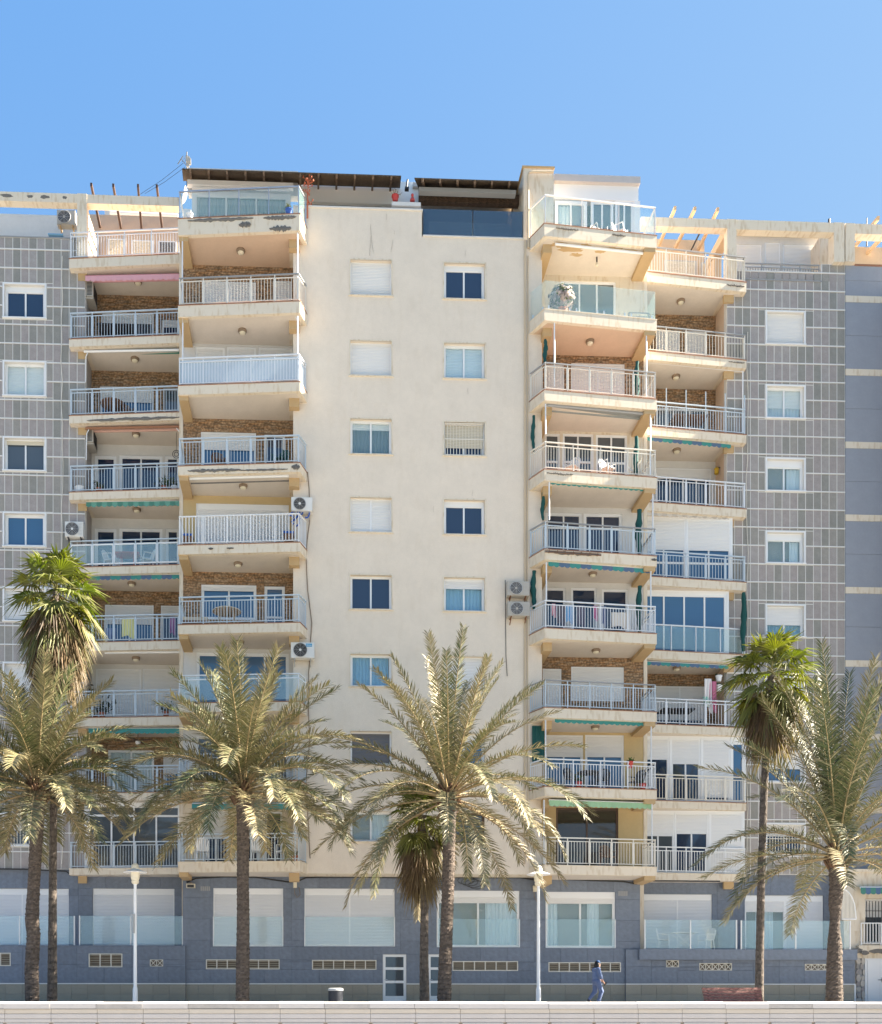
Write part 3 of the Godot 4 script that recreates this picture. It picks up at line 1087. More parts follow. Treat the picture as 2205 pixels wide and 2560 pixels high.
func build_columns() -> void:
	floor_tables()
	for k in FLOORS:
		var fl: Array = FLOORS[k]
		for f in fl:
			balcony(k, f)
		for i in range(1, fl.size()):
			loggia(k, fl[i], fl[i - 1].bottom)
	# glazed-in verandas: outer left first floor; outer right
	var g := [
		["outer_left", 8, -2.05, [[217, 2006, 465, 2166, {n = 4, glass = "grey", mid = 0.83, fw = 0.08}]]],
		["outer_right", 4, -1.98, [[1603, 1291, 1714, 1452, {n = 2, sh = 0.5, glass = "blue", fw = 0.07, mid = 0.3}], [1717, 1293, 1828, 1455, {n = 2, sh = 0.5, glass = "blue", fw = 0.07, mid = 0.3}]]],
		["outer_right", 5, -1.98, [[1603, 1486, 1816, 1630, {n = 4, glass = "blue", fw = 0.08}]]],
		["outer_right", 7, -1.98, [[1612, 1838, 1674, 1998, {n = 1, sh = 0.33, fw = 0.07}], [1677, 1838, 1752, 1998, {n = 2, sh = 0.4, fw = 0.07}], [1755, 1840, 1826, 1998, {n = 1, sh = 0.95, fw = 0.07}], [1829, 1856, 1862, 1998, {n = 1, glass = "blue"}]]],
		["outer_right", 8, -1.98, [[1602, 2024, 1684, 2180, {n = 2, sh = 0.38, fw = 0.06, glass = "grey"}], [1687, 2026, 1772, 2180, {n = 2, sh = 0.34, fw = 0.06}], [1775, 2028, 1858, 2180, {n = 1, sh = 0.98, fw = 0.06}]]],
	]
	for q in g:
		var c: Dictionary = COL[q[0]]
		var f: Dictionary = FLOORS[q[0]][q[1]]
		var holes := []
		for o in q[3]:
			var r := rect(o, q[2])
			r.size.y = minf(r.end.y, FLOORS[q[0]][q[1] - 1].bottom - 0.1) - f.top - 0.02
			r.position.y = f.top + 0.02
			r.position.x = maxf(r.position.x, c.x0 + 0.02)
			r.size.x = minf(r.size.x, c.b.x - r.position.x - 0.05)
			holes.append(r)
			window(building, r, q[2] - 0.02, o[4], "veranda_window")
		var w := MB.new()
		var x1: float = maxf(c.x1, holes[-1].end.x + 0.06)
		w.wall(c.x0 + 0.002, x1, f.top + 0.003, FLOORS[q[0]][q[1] - 1].bottom - 0.008, q[2], 0.12, holes)
		put(building, "veranda_front", w, M.frame)


func build_walls() -> void:
	# the projecting middle of the block
	var xs := ax(1055, 0)
	var x0 := ax(733, 0)
	var x1 := ax(1355, 0)
	var ybot := ay(1000, 2184, 0)
	var left := [[650, 739], [852, 940], [1047, 1136], [1243, 1331], [1437, 1524], [1634, 1717], [1827, 1913], [2027, 2105]]
	var right := [[658, 748], [858, 947], [1055, 1140], [1249, 1337], [1443, 1529], [1640, 1725], [1833, 1920], [2030, 2110]]
	var lo := [
		{n = 1, sh = 0.98, fw = 0.05}, {n = 1, sh = 0.98, fw = 0.05}, {n = 2, cur = [[0.0, 1.0]], curm = "curtain_dark", blind = 0.2}, {n = 2, sh = 0.97, shn = 2, fw = 0.05},
		{n = 2, fw = 0.05}, {n = 2, cur = [[0.0, 0.96]], curm = "curtain_blue"}, {n = 1, sh = 0.97, shm = "shutter_grey", fw = 0.07}, {n = 2, cur = [[0.5, 1.0]], glass = "blue"}]
	var ro := [
		{n = 2, box = 0.13, fw = 0.07}, {n = 2, blind = 0.97, shm = "curtain", fw = 0.06}, {n = 2, sh = 0.75, shm = "shutter_cream", bars = 1}, {n = 2, box = 0.13, fw = 0.07},
		{n = 2, sh = 0.26, box = 0.04, cur = [[0.0, 1.0]], curm = "curtain_blue", fw = 0.06}, {n = 1, sh = 0.97}, {n = 2, sh = 0.3, glass = "blue", fw = 0.07}, {n = 2, frame = "frame_brown", glass = "grey"}]
	var hl := []
	var hr := []
	for i in 8:
		var a := rect([876, left[i][0] + 2, 979, left[i][1] - 2], 0.0)
		var b := rect([1110, right[i][0] + 2, 1212, right[i][1] - 2], 0.0)
		hl.append(a)
		hr.append(b)
		facade_window(building, a, 0.0, lo[i])
		facade_window(building, b, 0.0, ro[i])
	var ytl := ay(910, 523, 0)
	var ytr := ay(1180, 595, 0)
	var w := MB.new()
	w.wall(x0, xs, ybot, ytl, 0.0, 0.3, hl)
	put(building, "rendered_wall", w, M.wall_paint)
	w = MB.new()
	w.wall(xs, x1, ybot, ytr, 0.0, 0.3, hr)
	put(building, "rendered_wall", w, M.wall_paint)
	bx(building, "parapet_coping", Vector3(x0, ytl, -0.35), Vector3(xs + 0.03, ytl + 0.05, 0.05), M.white_wall)
	bx(building, "parapet_coping", Vector3(xs + 0.03, ytr, -0.35), Vector3(ax(1308, 0), ytr + 0.04, 0.05), M.white_wall)
	# hairline and wider cracks in the render
	rng.seed = 63
	for q in [[927, 560, 640], [929, 590, 630], [966, 535, 550], [982, 600, 630], [1165, 625, 640], [985, 575, 582], [1182, 1225, 1240], [1084, 1265, 1280], [873, 1425, 1440], [1170, 970, 985]]:
		var cr := MB.new()
		var y: float = q[1]
		var x: float = q[0]
		while y < q[2]:
			var x2 := x + rng.randf_range(-1.3, 1.3)
			cr.bar(at(x, y, 0.001), at(x2, y + 5, 0.001), 0.004, rng.randf_range(0.012, 0.028))
			x = x2
			y += 5
		put(building, "crack", cr, M.lamp_brown)
	# jambs of the inner loggias, cross walls, floor over the set-back ground storey
	bx(building, "jamb_wall", Vector3(x0, ybot, -1.3), Vector3(x0 + 0.25, ytl - 1.0, -0.3), M.cream)
	bx(building, "jamb_wall", Vector3(x1 - 0.25, ybot, -1.3), Vector3(x1, ytr - 0.5, -0.3), M.cream)
	var xl: float = COL.inner_left.x0
	var xr: float = COL.inner_right.x1
	var yt: float = FLOORS.inner_left[0].top
	var ytR: float = FLOORS.inner_right[0].top
	bx(building, "cross_wall", Vector3(xl - 0.15, ybot, -4.0), Vector3(xl, yt, -1.22), M.cream)
	bx(building, "cross_wall", Vector3(xr, ybot, -4.0), Vector3(xr + 0.15, ytR, -1.22), M.cream)
	bx(building, "overhang_floor", Vector3(xl - 0.1, ybot - 0.02, -1.4), Vector3(xr + 0.1, ybot + 0.2, -0.305), M.cream)
	bx(building, "overhang_lip", Vector3(x0, ybot - 0.015, -0.31), Vector3(x1, ybot + 0.02, -0.003), M.cream)
	# tiled wings
	tile_wing(-150, 213, 588, 588, 2172, true)
	tile_wing(1817, 2112, 700, 661, 2186, false)
	var c: Dictionary = COL.outer_left
	bx(building, "recess_side", Vector3(c.x0 - 0.25, ay(100, 2172, -2.2), -3.75), Vector3(c.x0, FLOORS.outer_left[0].bottom, -2.505), M.tile_1)
	c = COL.outer_right
	bx(building, "recess_side", Vector3(c.x1, ay(1900, 2186, -2.2), -3.75), Vector3(c.x1 + 0.25, FLOORS.outer_right[0].bottom, -2.505), M.peach)


func tile_wing(p0: int, p1: int, t0: float, t1: float, bot: float, left: bool) -> void:
	var z := -2.2
	var x0 := ax(p0, z)
	var x1 := ax(p1, z)
	var y0 := ay(p0 + 100, bot, z)
	var y1 := ay(p0 if left else p1 - 250, t0, z)
	var rows: Array
	var opts: Array
	var wx: Array
	if left:
		wx = [11, 112]
		rows = [[713, 793], [907, 988], [1097, 1175], [1285, 1364], [1472, 1551], [1660, 1740], [1850, 1928], [2037, 2113]]
		opts = [{n = 2, box = 0.16, fw = 0.07}, {n = 2, blind = 0.97, shm = "shutter"}, {n = 2, frame = "frame", glass = "grey", sh = 0.14, shm = "shutter_cream"}, {n = 2, glass = "blue", fw = 0.08},
			{n = 1, sh = 0.97}, {n = 1, sh = 0.97}, {n = 2, sh = 0.5}, {n = 2, sh = 0.48, shm = "shutter_cream", bars = 1, glass = "grey"}]
	else:
		wx = [1917, 2010]
		rows = [[782, 859], [967, 1044], [1149, 1226], [1332, 1407], [1515, 1590], [1695, 1770], [1882, 1954], [2062, 2132]]
		opts = [{n = 1, sh = 0.97}, {n = 2, blind = 0.6, cur = [[0.0, 1.0]]}, {n = 2, box = 0.22, cur = [[0.62, 1.0]], fw = 0.07}, {n = 2, box = 0.2, cur = [[0.7, 1.0]], fw = 0.08},
			{n = 2, sh = 0.62, cur = [[0.0, 1.0]], curm = "curtain_blue"}, {n = 1, sh = 0.97}, {n = 2, sh = 0.55, glass = "blue"}, {n = 2, sh = 0.4, bars = 1, glass = "dark"}]
	var holes := []
	for i in 8:
		var r := rect([wx[0], rows[i][0], wx[1], rows[i][1]], z)
		holes.append(r)
		facade_window(building, r, z + 0.02, opts[i].merged({trim = "white"}))
	var w := MB.new()
	w.wall(x0, x1, y0, y1, z, 0.3, holes)
	if not left:
		bx(building, "corner_upstand", Vector3(ax(2053, z), y1, z - 0.3), Vector3(x1, ay(2080, t1, z), z), M.joint)
	var back := put(building, "tiled_wall", w, M.joint)
	# white cross strips every course, then one upright tile in each cell between them
	var pitch := 0.766
	var s0 := ay(0, 622, z)
	var grown := []
	for h in holes:
		grown.append(h.grow(0.075))
	var c: Dictionary = COL.outer_left if left else COL.outer_right
	var strips := []
	var ys := s0
	while ys + pitch < y1 - 0.1:
		ys += pitch
	var budget := 150
	var prev := y1
	while prev > y0 + 0.05:
		var lowy := maxf(ys, y0)
		var vis0 := x0
		budget = cladding(back, "tile", vis0, x1, lowy + 0.006, prev - (0.006 if prev < y1 else 0.0), z, 0.333, prev - lowy, 0.03, ["tile_0", "tile_1", "tile_2", "tile_3"], grown, budget)
		if ys > y0 + 0.1:
			for r in minus(Rect2(x0, ys - 0.022, x1 - x0, 0.044), grown):
				bx(back, "white_strip", Vector3(r.position.x, r.position.y, z), Vector3(r.end.x, r.end.y, z + 0.034), M.strip)
		prev = lowy
		ys -= pitch
	if not left:
		cladding(back, "tile", ax(2055, z), x1, y1 + 0.03, ay(2080, t1, z) - 0.01, z, 0.333, 0.6, 0.022, ["tile_0", "tile_2"], [], 6)
	bx(building, "wing_coping", Vector3(x0, y1, z - 0.32), Vector3(x1 if left else ax(2053, z), y1 + 0.04, z + 0.04), M.metal_grey)


# ---------------------------------------------------------------- ground storey in blue-grey granite
func build_ground_storey() -> void:
	var zc := -1.0
	var zw := -2.4
	var zb := -0.9
	var xl := ax(457, zc)
	var xr := ax(1600, zc)
	var ytop := ay(1000, 2184, 0) - 0.02
	var yb := ay(1000, 2460, zc)
	var mats := ["blue_0", "blue_1", "blue_2"]
	# middle
	var wins := [[533, 2221, 708, 2366], [761, 2222, 987, 2366], [1092, 2227, 1299, 2368], [1364, 2230, 1538, 2370]]
	var opts := [{n = 2, sh = 0.985, shm = "shutter_cool", shn = 2, fw = 0.06, box = 0.18}, {n = 2, sh = 0.985, shm = "shutter_cool", shn = 2, fw = 0.06, box = 0.2},
		{n = 2, sh = 0.13, box = 0.18, fw = 0.07, cur = [[0.6, 1.0]]}, {n = 2, sh = 0.12, box = 0.18, fw = 0.07, cur = [[0.0, 0.17], [0.62, 0.8]]}]
	var holes := []
	for i in 4:
		var r := rect(wins[i], zc)
		holes.append(r)
		window(building, r, zc - 0.04, opts[i], "shop_window")
		var g := thing("glass_balustrade", Vector3.ZERO, ["clear glass half balustrade across the shuttered window left of the lamp cables", "wide glass half balustrade before the two-part closed shutter", "glass half balustrade before the window with sheer curtains behind the tall palm", "glass half balustrade before the window with two small ceiling lights"][i], "balustrade", "glass balustrades of the ground floor")
		var y1 := ay(1000, 2293 if i < 2 else 2297, zc)
		bx(g, "glass_panel", Vector3(r.position.x + 0.02, r.position.y + 0.03, zc + 0.02), Vector3(r.end.x - 0.02, y1, zc + 0.032), M.tint_glass)
		bx(g, "post", Vector3(r.position.x - 0.005, r.position.y, zc + 0.002), Vector3(r.position.x + 0.025, y1, zc + 0.045), M.white)
		bx(g, "post", Vector3(r.end.x - 0.025, r.position.y, zc + 0.002), Vector3(r.end.x + 0.005, y1, zc + 0.045), M.white)
	var doors := [[957, 2386, 1016, 2506], [1070, 2386, 1128, 2506]]
	for d in doors:
		var r := rect(d, zc)
		r.size.y = r.end.y
		r.position.y = 0.0
		holes.append(r)
		door(r, zc - 0.03)
	var vents := [[515, 2399, 699, 2423, 7], [780, 2400, 941, 2424, 6], [1131, 2403, 1295, 2427, 6], [1371, 2406, 1552, 2430, 7]]
	for v in vents:
		holes.append(rect(v, zc))
		vent(rect(v, zc), zc, v[4], 4)
	for v in [[501, 2216, 526, 2227], [992, 2220, 1018, 2233], [1545, 2228, 1569, 2240]]:
		var r := rect(v, zc)
		var m := MB.new()
		for i in 5:
			m.box(Vector3(r.position.x + r.size.x * i / 5 + 0.01, r.position.y, zc + 0.0), Vector3(r.position.x + r.size.x * (i + 1) / 5 - 0.01, r.end.y, zc + 0.028))
		put(building, "air_brick", m, M.metal_grey, "stuff")
	blue_wall(xl, ax(1600, zc), 0.0, ytop, zc, yb, holes, mats, 46)
	# wings: set back behind a terrace, with the terrace block and its glass in front
	for side in 2:
		var L := side == 0
		var x0 := ax(-150, zw) if L else ax(1590, zw)
		var x1 := ax(470, zw) if L else ax(2126, zw)
		var yt := ay(100, 2172, zw) if L else ay(1900, 2187, zw)
		var yled := ay(200, 2365, zb) if L else ay(1800, 2374, zb)
		var hw := []
		var ww := [[-62, 2222, 172, 2362], [232, 2222, 436, 2362]] if L else [[1608, 2236, 1780, 2370], [1862, 2239, 2058, 2370]]
		for i in 2:
			var r := rect(ww[i], zw)
			r.size.y = r.end.y - yled - 0.02
			r.position.y = yled + 0.02
			hw.append(r)
			if L or i == 0:
				window(building, r, zw - 0.04, {n = 2, sh = 0.985, shm = "shutter_cool", shn = 2, fw = 0.05, box = 0.2}, "terrace_window")
			else:
				var q := Rect2(r.position.x, r.position.y, r.size.x * 0.52, r.size.y)
				window(building, q, zw - 0.04, {n = 1, sh = 0.22, box = 0.2, fw = 0.05, cur = [[0.3, 0.75]], curm = "curtain"}, "terrace_window")
				q = Rect2(r.position.x + r.size.x * 0.52, r.position.y, r.size.x * 0.48, r.size.y)
				window(building, q, zw - 0.04, {n = 1, sh = 0.985, shm = "shutter_cool", fw = 0.05, box = 0.2}, "terrace_window")
		var w := MB.new()
		w.wall(x0, x1, yled, yt, zw, 0.3, hw)
		var o := put(building, "terrace_wall", w, M.blue_grout)
		cladding(o, "granite_panel", x0, x1, yled, yt, zw, 1.15, 0.95, 0.005, mats, hw, 60)
		# terrace block
		var bx0 := ax(-150, zb) if L else ax(1564, zb)
		var bx1 := ax(464, zb) if L else ax(2137, zb)
		var hb := []
		if L:
			for v in [[-25, 2382, 27, 2415, 2, 5], [222, 2384, 306, 2418, 3, 5]]:
				hb.append(rect(v, zb))
				vent(rect(v, zb), zb, v[4], v[5])
			hb.append(rect([375, 2399, 408, 2416], zb))
			star_vent(rect([375, 2399, 408, 2416], zb), zb, 2)
		else:
			for v in [[1665, 2401, 1697, 2418, 2], [1748, 2408, 1829, 2426, 5], [2012, 2410, 2078, 2426, 4]]:
				hb.append(rect(v, zb))
				star_vent(rect(v, zb), zb, v[4])
		bx(building, "terrace_floor", Vector3(bx0, yled - 0.2, zw), Vector3(bx1, yled - 0.02, zb - 0.31), M.concrete)
		blue_wall(bx0, bx1, 0.0, yled, zb, yb, hb, mats, 40)
		if not L:
			bx(building, "terrace_ledge", Vector3(ax(1595, zb), ay(1800, 2400, zb), zb + 0.025), Vector3(bx1, yled + 0.004, zb + 0.2), M.blue_1)
		else:
			bx(building, "terrace_ledge", Vector3(bx0, yled, zb - 0.3), Vector3(bx1, yled + 0.03, zb + 0.03), M.blue_1)
		# terrace balustrades
		var runs := [[-60, 49, 186], [199, 327, 457]] if L else [[1612, 1726, 1841], [1853, 1989, 2125]]
		var names := ["glass balustrade of the left terrace behind the first two palm trunks", "glass balustrade of the left terrace behind the lamp post", "glass balustrade of the right terrace with white chairs behind it", "glass balustrade of the right terrace behind the big palm trunk"]
		for i in 2:
			var g := thing("glass_balustrade", Vector3.ZERO, names[i + (0 if L else 2)], "balustrade", "glass balustrades of the ground floor")
			var z := zb - 0.12 if L else zb + 0.14
			var y0 := yled + (0.03 if L else 0.004)
			var y1 := ay(runs[i][1], 2290 if L else 2300 + i * 2, z)
			for j in 3:
				var x := ax(runs[i][j], z)
				bx(g, "post", Vector3(x - 0.022, y0, z - 0.02), Vector3(x + 0.022, y1 + 0.01, z + 0.025), M.white)
				if j < 2:
					bx(g, "glass_panel", Vector3(x + 0.03, y0 + 0.04, z - 0.006), Vector3(ax(runs[i][j + 1], z) - 0.03, y1, z + 0.006), M.tint_glass)
	# drain pipe in the corner of the right block
	bx(building, "corner_trim", Vector3(ax(2135, zb), 0, zb - 0.1), Vector3(ax(2139, zb), ay(2137, 2460, zb), zb + 0.03), M.strip)


func blue_wall(x0: float, x1: float, y0: float, y1: float, z: float, yb: float, holes: Array, mats: Array, budget: int) -> void:
	var w := MB.new()
	w.wall(x0, x1, y0, y1, z, 0.3, holes)
	var o := put(building, "granite_wall", w, M.blue_grout)
	cladding(o, "granite_panel", x0, x1, yb + 0.03, y1, z, 1.1, 0.86, 0.005, mats, holes, budget)
	for r in minus(Rect2(x0, yb - 0.02, x1 - x0, 0.045), holes):
		bx(o, "white_band", Vector3(r.position.x, r.position.y, z), Vector3(r.end.x, r.end.y, z + 0.032), M.strip)
	cladding(o, "plinth_tile", x0, x1, y0, yb - 0.022, z, 0.62, 0.36, 0.006, ["plinth_0", "plinth_1", "plinth_2"], holes, 80)


func vent(r: Rect2, z: float, n: int, rows: int) -> void:
	var b := MB.new()
	var t := 0.035
	b.box(Vector3(r.position.x, r.position.y, z - 0.06), Vector3(r.end.x, r.position.y + t, z + 0.03))
	b.box(Vector3(r.position.x, r.end.y - t, z - 0.06), Vector3(r.end.x, r.end.y, z + 0.03))
	for i in n + 1:
		var x := lerpf(r.position.x, r.end.x - t, float(i) / n)
		b.box(Vector3(x, r.position.y + t, z - 0.06), Vector3(x + t, r.end.y - t, z + 0.028))
	var o := put(building, "vent_frame", b, M.vent_white)
	var s := MB.new()
	for i in rows:
		var y := lerpf(r.position.y + t, r.end.y - t, (i + 0.5) / rows)
		s.bar(Vector3(r.position.x + 0.02, y, z - 0.02), Vector3(r.end.x - 0.02, y, z - 0.02), 0.05, 0.026)
	put(o, "vent_slats", s, M.vent_slat, "stuff")
	bx(o, "duct", Vector3(r.position.x, r.position.y, z - 0.29), Vector3(r.end.x, r.end.y, z - 0.27), M.lamp_brown)


func star_vent(r: Rect2, z: float, n: int) -> void:
	var b := MB.new()
	var t := 0.022
	b.box(Vector3(r.position.x, r.position.y, z - 0.05), Vector3(r.end.x, r.position.y + t, z + 0.025))
	b.box(Vector3(r.position.x, r.end.y - t, z - 0.05), Vector3(r.end.x, r.end.y, z + 0.025))
	var w := r.size.x / n
	for i in n + 1:
		var x := clampf(r.position.x + w * i - t / 2, r.position.x, r.end.x - t)
		b.box(Vector3(x, r.position.y + t, z - 0.05), Vector3(x + t, r.end.y - t, z + 0.024))
	for i in n:
		var a := Vector3(r.position.x + w * i, r.position.y, z - 0.01)
		b.bar(a + Vector3(t, t, 0), a + Vector3(w - t, r.size.y - t, 0), 0.05, 0.024)
		b.bar(a + Vector3(w - t, t, 0), a + Vector3(t, r.size.y - t, 0), 0.044, 0.024)
	var o := put(building, "star_vent", b, M.vent_white)
	bx(o, "duct", Vector3(r.position.x, r.position.y, z - 0.29), Vector3(r.end.x, r.end.y, z - 0.27), M.lamp_brown)


func door(r: Rect2, z: float) -> void:
	var b := MB.new()
	var x0 := r.position.x
	var x1 := r.end.x
	var y1 := r.end.y
	var t := 0.11
	b.box(Vector3(x0, 0, z - 0.06), Vector3(x0 + t, y1, z))
	b.box(Vector3(x1 - t, 0, z - 0.06), Vector3(x1, y1, z))
	var ys := [0.0, 0.32, y1 * 0.47, y1 * 0.74, y1]
	b.box(Vector3(x0 + t, 0, z - 0.05), Vector3(x1 - t, ys[1], z - 0.01))
	for i in range(2, 5):
		b.box(Vector3(x0 + t, ys[i] - 0.10, z - 0.06), Vector3(x1 - t, ys[i], z))
	var o := put(building, "street_door", b, M.white)
	for i in 3:
		bx(o, "pane", Vector3(x0 + t - 0.01, ys[i + 1] - 0.01, z - 0.04), Vector3(x1 - t + 0.01, ys[i + 2] - 0.09, z - 0.03), M.grey_glass)
	var h := MB.new()
	h.tube([Vector3(x0 + 0.07, 0.98, z), Vector3(x0 + 0.07, 0.98, z + 0.05), Vector3(x0 + 0.18, 0.98, z + 0.05)], [0.014, 0.012, 0.012], 6)
	put(o, "handle", h, M.steel)


# ---------------------------------------------------------------- roof terraces, pergolas, penthouses
func beam_px(called: String, a: Array, b: Array, z: float, depth: float, hgt: float, m: Material, parent: Node3D = null) -> void:
	# a: column, top row at the left end; b: at the right end
	var p := at(a[0], a[1], z)
	var q := at(b[0], b[1], z)
	var y := (p.y + q.y) * 0.5
	bx(parent if parent else building, called, Vector3(p.x, y - hgt, z - depth), Vector3(q.x, y, z), m)


func build_roof() -> void:
	var zl := -2.0
	var yT: float = FLOORS.outer_left[0].top
	var yR: float = FLOORS.outer_right[0].top
	# cores of the block, closed to the sun
	var xl: float = COL.inner_left.x0
	var xr: float = COL.inner_right.x1
	bx(building, "block_core", Vector3(ax(-150, -3.8), 0, -16), Vector3(xl - 0.15, yT - 0.05, -3.76), M.cream)
	var m0 := ax(1046, -1.2)
	var m1 := ax(1310, -0.1)
	var ysunk := ay(1180, 598, 0) - 0.31
	bx(building, "block_core", Vector3(xl - 0.14, 0, -16), Vector3(m0, FLOORS.inner_left[0].top - 0.1, -1.92), M.cream)
	bx(building, "block_core", Vector3(m0 + 0.01, 0, -16), Vector3(m1 - 0.01, ysunk, -1.62), M.cream)
	bx(building, "block_core", Vector3(m1, 0, -16), Vector3(xr + 0.14, FLOORS.inner_right[0].top - 0.1, -1.62), M.cream)
	bx(building, "block_core", Vector3(xr + 0.15, 0, -16), Vector3(ax(2112, -2.2), yR - 0.05, -3.76), M.cream)
	# left pergola
	var bt := ay(330, 489, zl)
	var bh := 0.37
	var pl := ax(217, zl)
	bx(building, "pergola_beam", Vector3(ax(-150, zl), bt - bh, zl - 0.35), Vector3(ax(193, zl), bt, zl), M.cream)
	bx(building, "pergola_post", Vector3(ax(193, zl), yT, zl - 0.35), Vector3(pl, bt + 0.012, zl + 0.012), M.cream)
	bx(building, "pergola_beam", Vector3(pl, bt - bh, zl - 0.35), Vector3(xl - 0.17, bt - 0.01, zl), M.cream)
	bx(building, "pergola_wall", Vector3(pl - 0.3, yT, -4.0), Vector3(pl - 0.02, bt - bh - 0.01, zl - 0.36), M.cream)
	var sp := MB.new()
	for q in [[0.10, 0.35], [0.42, 0.16], [0.62, 0.28], [0.9, 0.1]]:
		var px: float = lerpf(ax(0, zl), ax(180, zl), q[0])
		var pts := []
		for i in 11:
			var t := TAU * i / 11
			pts.append(Vector2(px + cos(t) * q[1] * rng.randf_range(0.5, 1.0), bt - 0.17 + sin(t) * 0.09 * rng.randf_range(0.4, 1.0)))
		sp.plate(pts, zl - 0.01, zl + 0.006)
	put(building, "spalled_concrete", sp, M.spall)
	for q in [[228, 461, 251, 570], [283, 463, 303, 572], [345, 464, 354, 573], [392, 465, 406, 574]]:
		var b := MB.new()
		var p := at(q[0], q[1], -1.9)
		var e := at(q[2], q[3], -4.6)
		b.bar(p, e, 0.085, 0.13)
		put(building, "rafter", b, M.rafter)
	var zb := -4.5
	var ybk := at(300, 545, zb).y
	bx(building, "terrace_back_wall", Vector3(ax(224, zb), yT - 0.1, zb - 0.3), Vector3(xl - 0.16, ybk + 0.12, zb), M.peach)
	bx(building, "upper_parapet", Vector3(ax(262, -5.2), yT, -5.5), Vector3(xl - 0.16, ay(300, 517, -5.2), -5.2), M.white_wall)
	var tb := MB.new()
	tb.tube([at(275, 533, -4.9), at(445, 541, -4.9)], [0.1, 0.1], 10)
	put(building, "rolled_awning", tb, M.white)
	for q in [[270, 600, 312], [330, 604, 384], [395, 606, 441]]:
		var r := rect([q[0], q[1], q[2], 0], zb, yT + 0.02)
		window(building, r, zb + 0.06, {n = 1, sh = 0.6 if q[0] > 300 else 0.98, glass = "grey", shm = "shutter_cream" if q[0] < 390 else "shutter_grey"}, "terrace_door")
	var ww := MB.new()
	ww.wall(ax(-150, -4.4), ax(200, -4.4), yT - 0.3, ay(100, 537, -4.4), -4.4, 0.3, [])
	put(building, "rooftop_wall", ww, M.white_wall)
	# penthouse over the inner left column, and its reed-and-timber lean-to
	var yp: float = FLOORS.inner_left[0].top
	var zp := -1.25
	var r := rect([480, 488, 726, 0], zp, yp + 0.02)
	var yband := ay(740, 503, -1.6)
	var ytop := ay(740, 464, -1.6)
	window(building, r, zp + 0.05, {n = 3, fw = 0.16, cur = [[0.0, 1.0]], curm = "room_grey"}, "penthouse_front")
	bx(building, "penthouse_wall", Vector3(ax(470, zp), r.end.y - 0.03, zp - 0.3), Vector3(ax(745, zp), ytop + 0.3, zp), M.white_wall)
	bx(building, "penthouse_wall", Vector3(ax(745, zp), yband, -1.9), Vector3(ax(1046, -1.6), ytop + 0.3, -1.6), M.frame)
	bx(building, "penthouse_glazing", Vector3(ax(745, zp), yp - 0.3, -1.9), Vector3(ax(1046, -1.7), yband - 0.002, -1.75), M.grey_glass)
	bx(building, "awning_cassette", at(470, 470, -0.95), at(733, 457, -0.75) + Vector3(0, 0, 0), M.white)
	bx(building, "awning_cassette", at(480, 474, -0.9), at(562, 469, -0.82), M.white)
	bx(building, "awning_cassette", at(640, 477, -0.9), at(722, 473, -0.82), M.white)
	lean_to("reed_canopy", [455, 426], [1003, 440], [458, 452], [1000, 471], 0.15, -1.55, 12, "long reed canopy on dark timber rafters over the left roof terrace")
	lean_to("reed_canopy", [1036, 446], [1297, 457], [1046, 472], [1292, 476], 0.12, -1.4, 6, "shorter reed canopy beside the chimney over the dark roof terrace")
	# the sunken terrace behind the smoked glass
	var yg := ay(1180, 598, 0)
	var zk := -6.0
	var yroof := ay(1180, 473, -1.5)
	bx(building, "terrace_back_wall", Vector3(m0, ysunk, zk - 0.3), Vector3(m1, yroof, zk), M.cream)
	bx(building, "terrace_roof", Vector3(m0 - 0.2, yroof, zk - 0.4), Vector3(m1, yroof + 0.16, -1.45), M.concrete)
	bx(building, "terrace_floor", Vector3(m0, ysunk, zk), Vector3(m1, yg - 0.03, -0.31), M.concrete)
	bx(building, "terrace_inner_wall", Vector3(m0 - 0.2, ysunk, zk), Vector3(m0, yroof, -2.61), M.cream)
	bx(building, "terrace_inner_wall", Vector3(m1 - 0.15, ysunk, zk), Vector3(m1, yroof, -2.65), M.cream)
	put_mesh(building, "shutter", shutter_mesh(ax(1072, -2.3), ax(1278, -2.3), yg - 0.02, ay(1180, 556, -2.3), -2.33, M.shutter))
	bx(building, "terrace_side_wall", Vector3(ax(1050, 0) - 0.25, yg - 0.1, -2.6), Vector3(ax(1055, 0), ay(1055, 500, 0), -0.36), M.white_wall)
	bx(building, "timber_beam", at(1046, 514, -1.2), at(1298, 487, -0.95), M.wood_dark)
	bx(building, "awning_cassette", at(1046, 489, -0.55), at(1290, 475, -0.3), M.metal_grey)
	for q in [[1058, 1181], [1183, 1306]]:
		bx(building, "smoked_glass_panel", Vector3(ax(q[0], -0.12), yg - 0.03, -0.13), Vector3(ax(q[1], -0.12), ay(1180, 526, -0.12), -0.115), M.navy_glass)
	bx(building, "parapet_block", at(978, 527, -0.3), at(1052, 506, -0.02), M.white_wall)
	# chimney block with its pipe
	var yc := ay(1345, 421, -0.1)
	bx(building, "chimney_block", Vector3(ax(1309, -0.1), yg - 0.2, -2.6), Vector3(ax(1384, -0.1), yc, -0.1), M.cream)
	bx(building, "chimney_cap", Vector3(ax(1307, -0.1) - 0.03, yc, -2.65), Vector3(ax(1385, -0.1) + 0.02, yc + 0.06, -0.05), M.ochre)
	var pp := MB.new()
	pp.tube([at(1321, 620, 0.06), at(1320, 440, 0.06), at(1322, 432, 0.06), at(1330, 430, 0.06), at(1384, 430, 0.06)], [0.045, 0.045, 0.045, 0.045, 0.045], 8)
	put(building, "vent_pipe", pp, M.pipe_cream)
	# right penthouse
	var zr := -1.2
	var yq: float = FLOORS.inner_right[0].top
	var yw := ay(1500, 500, zr)
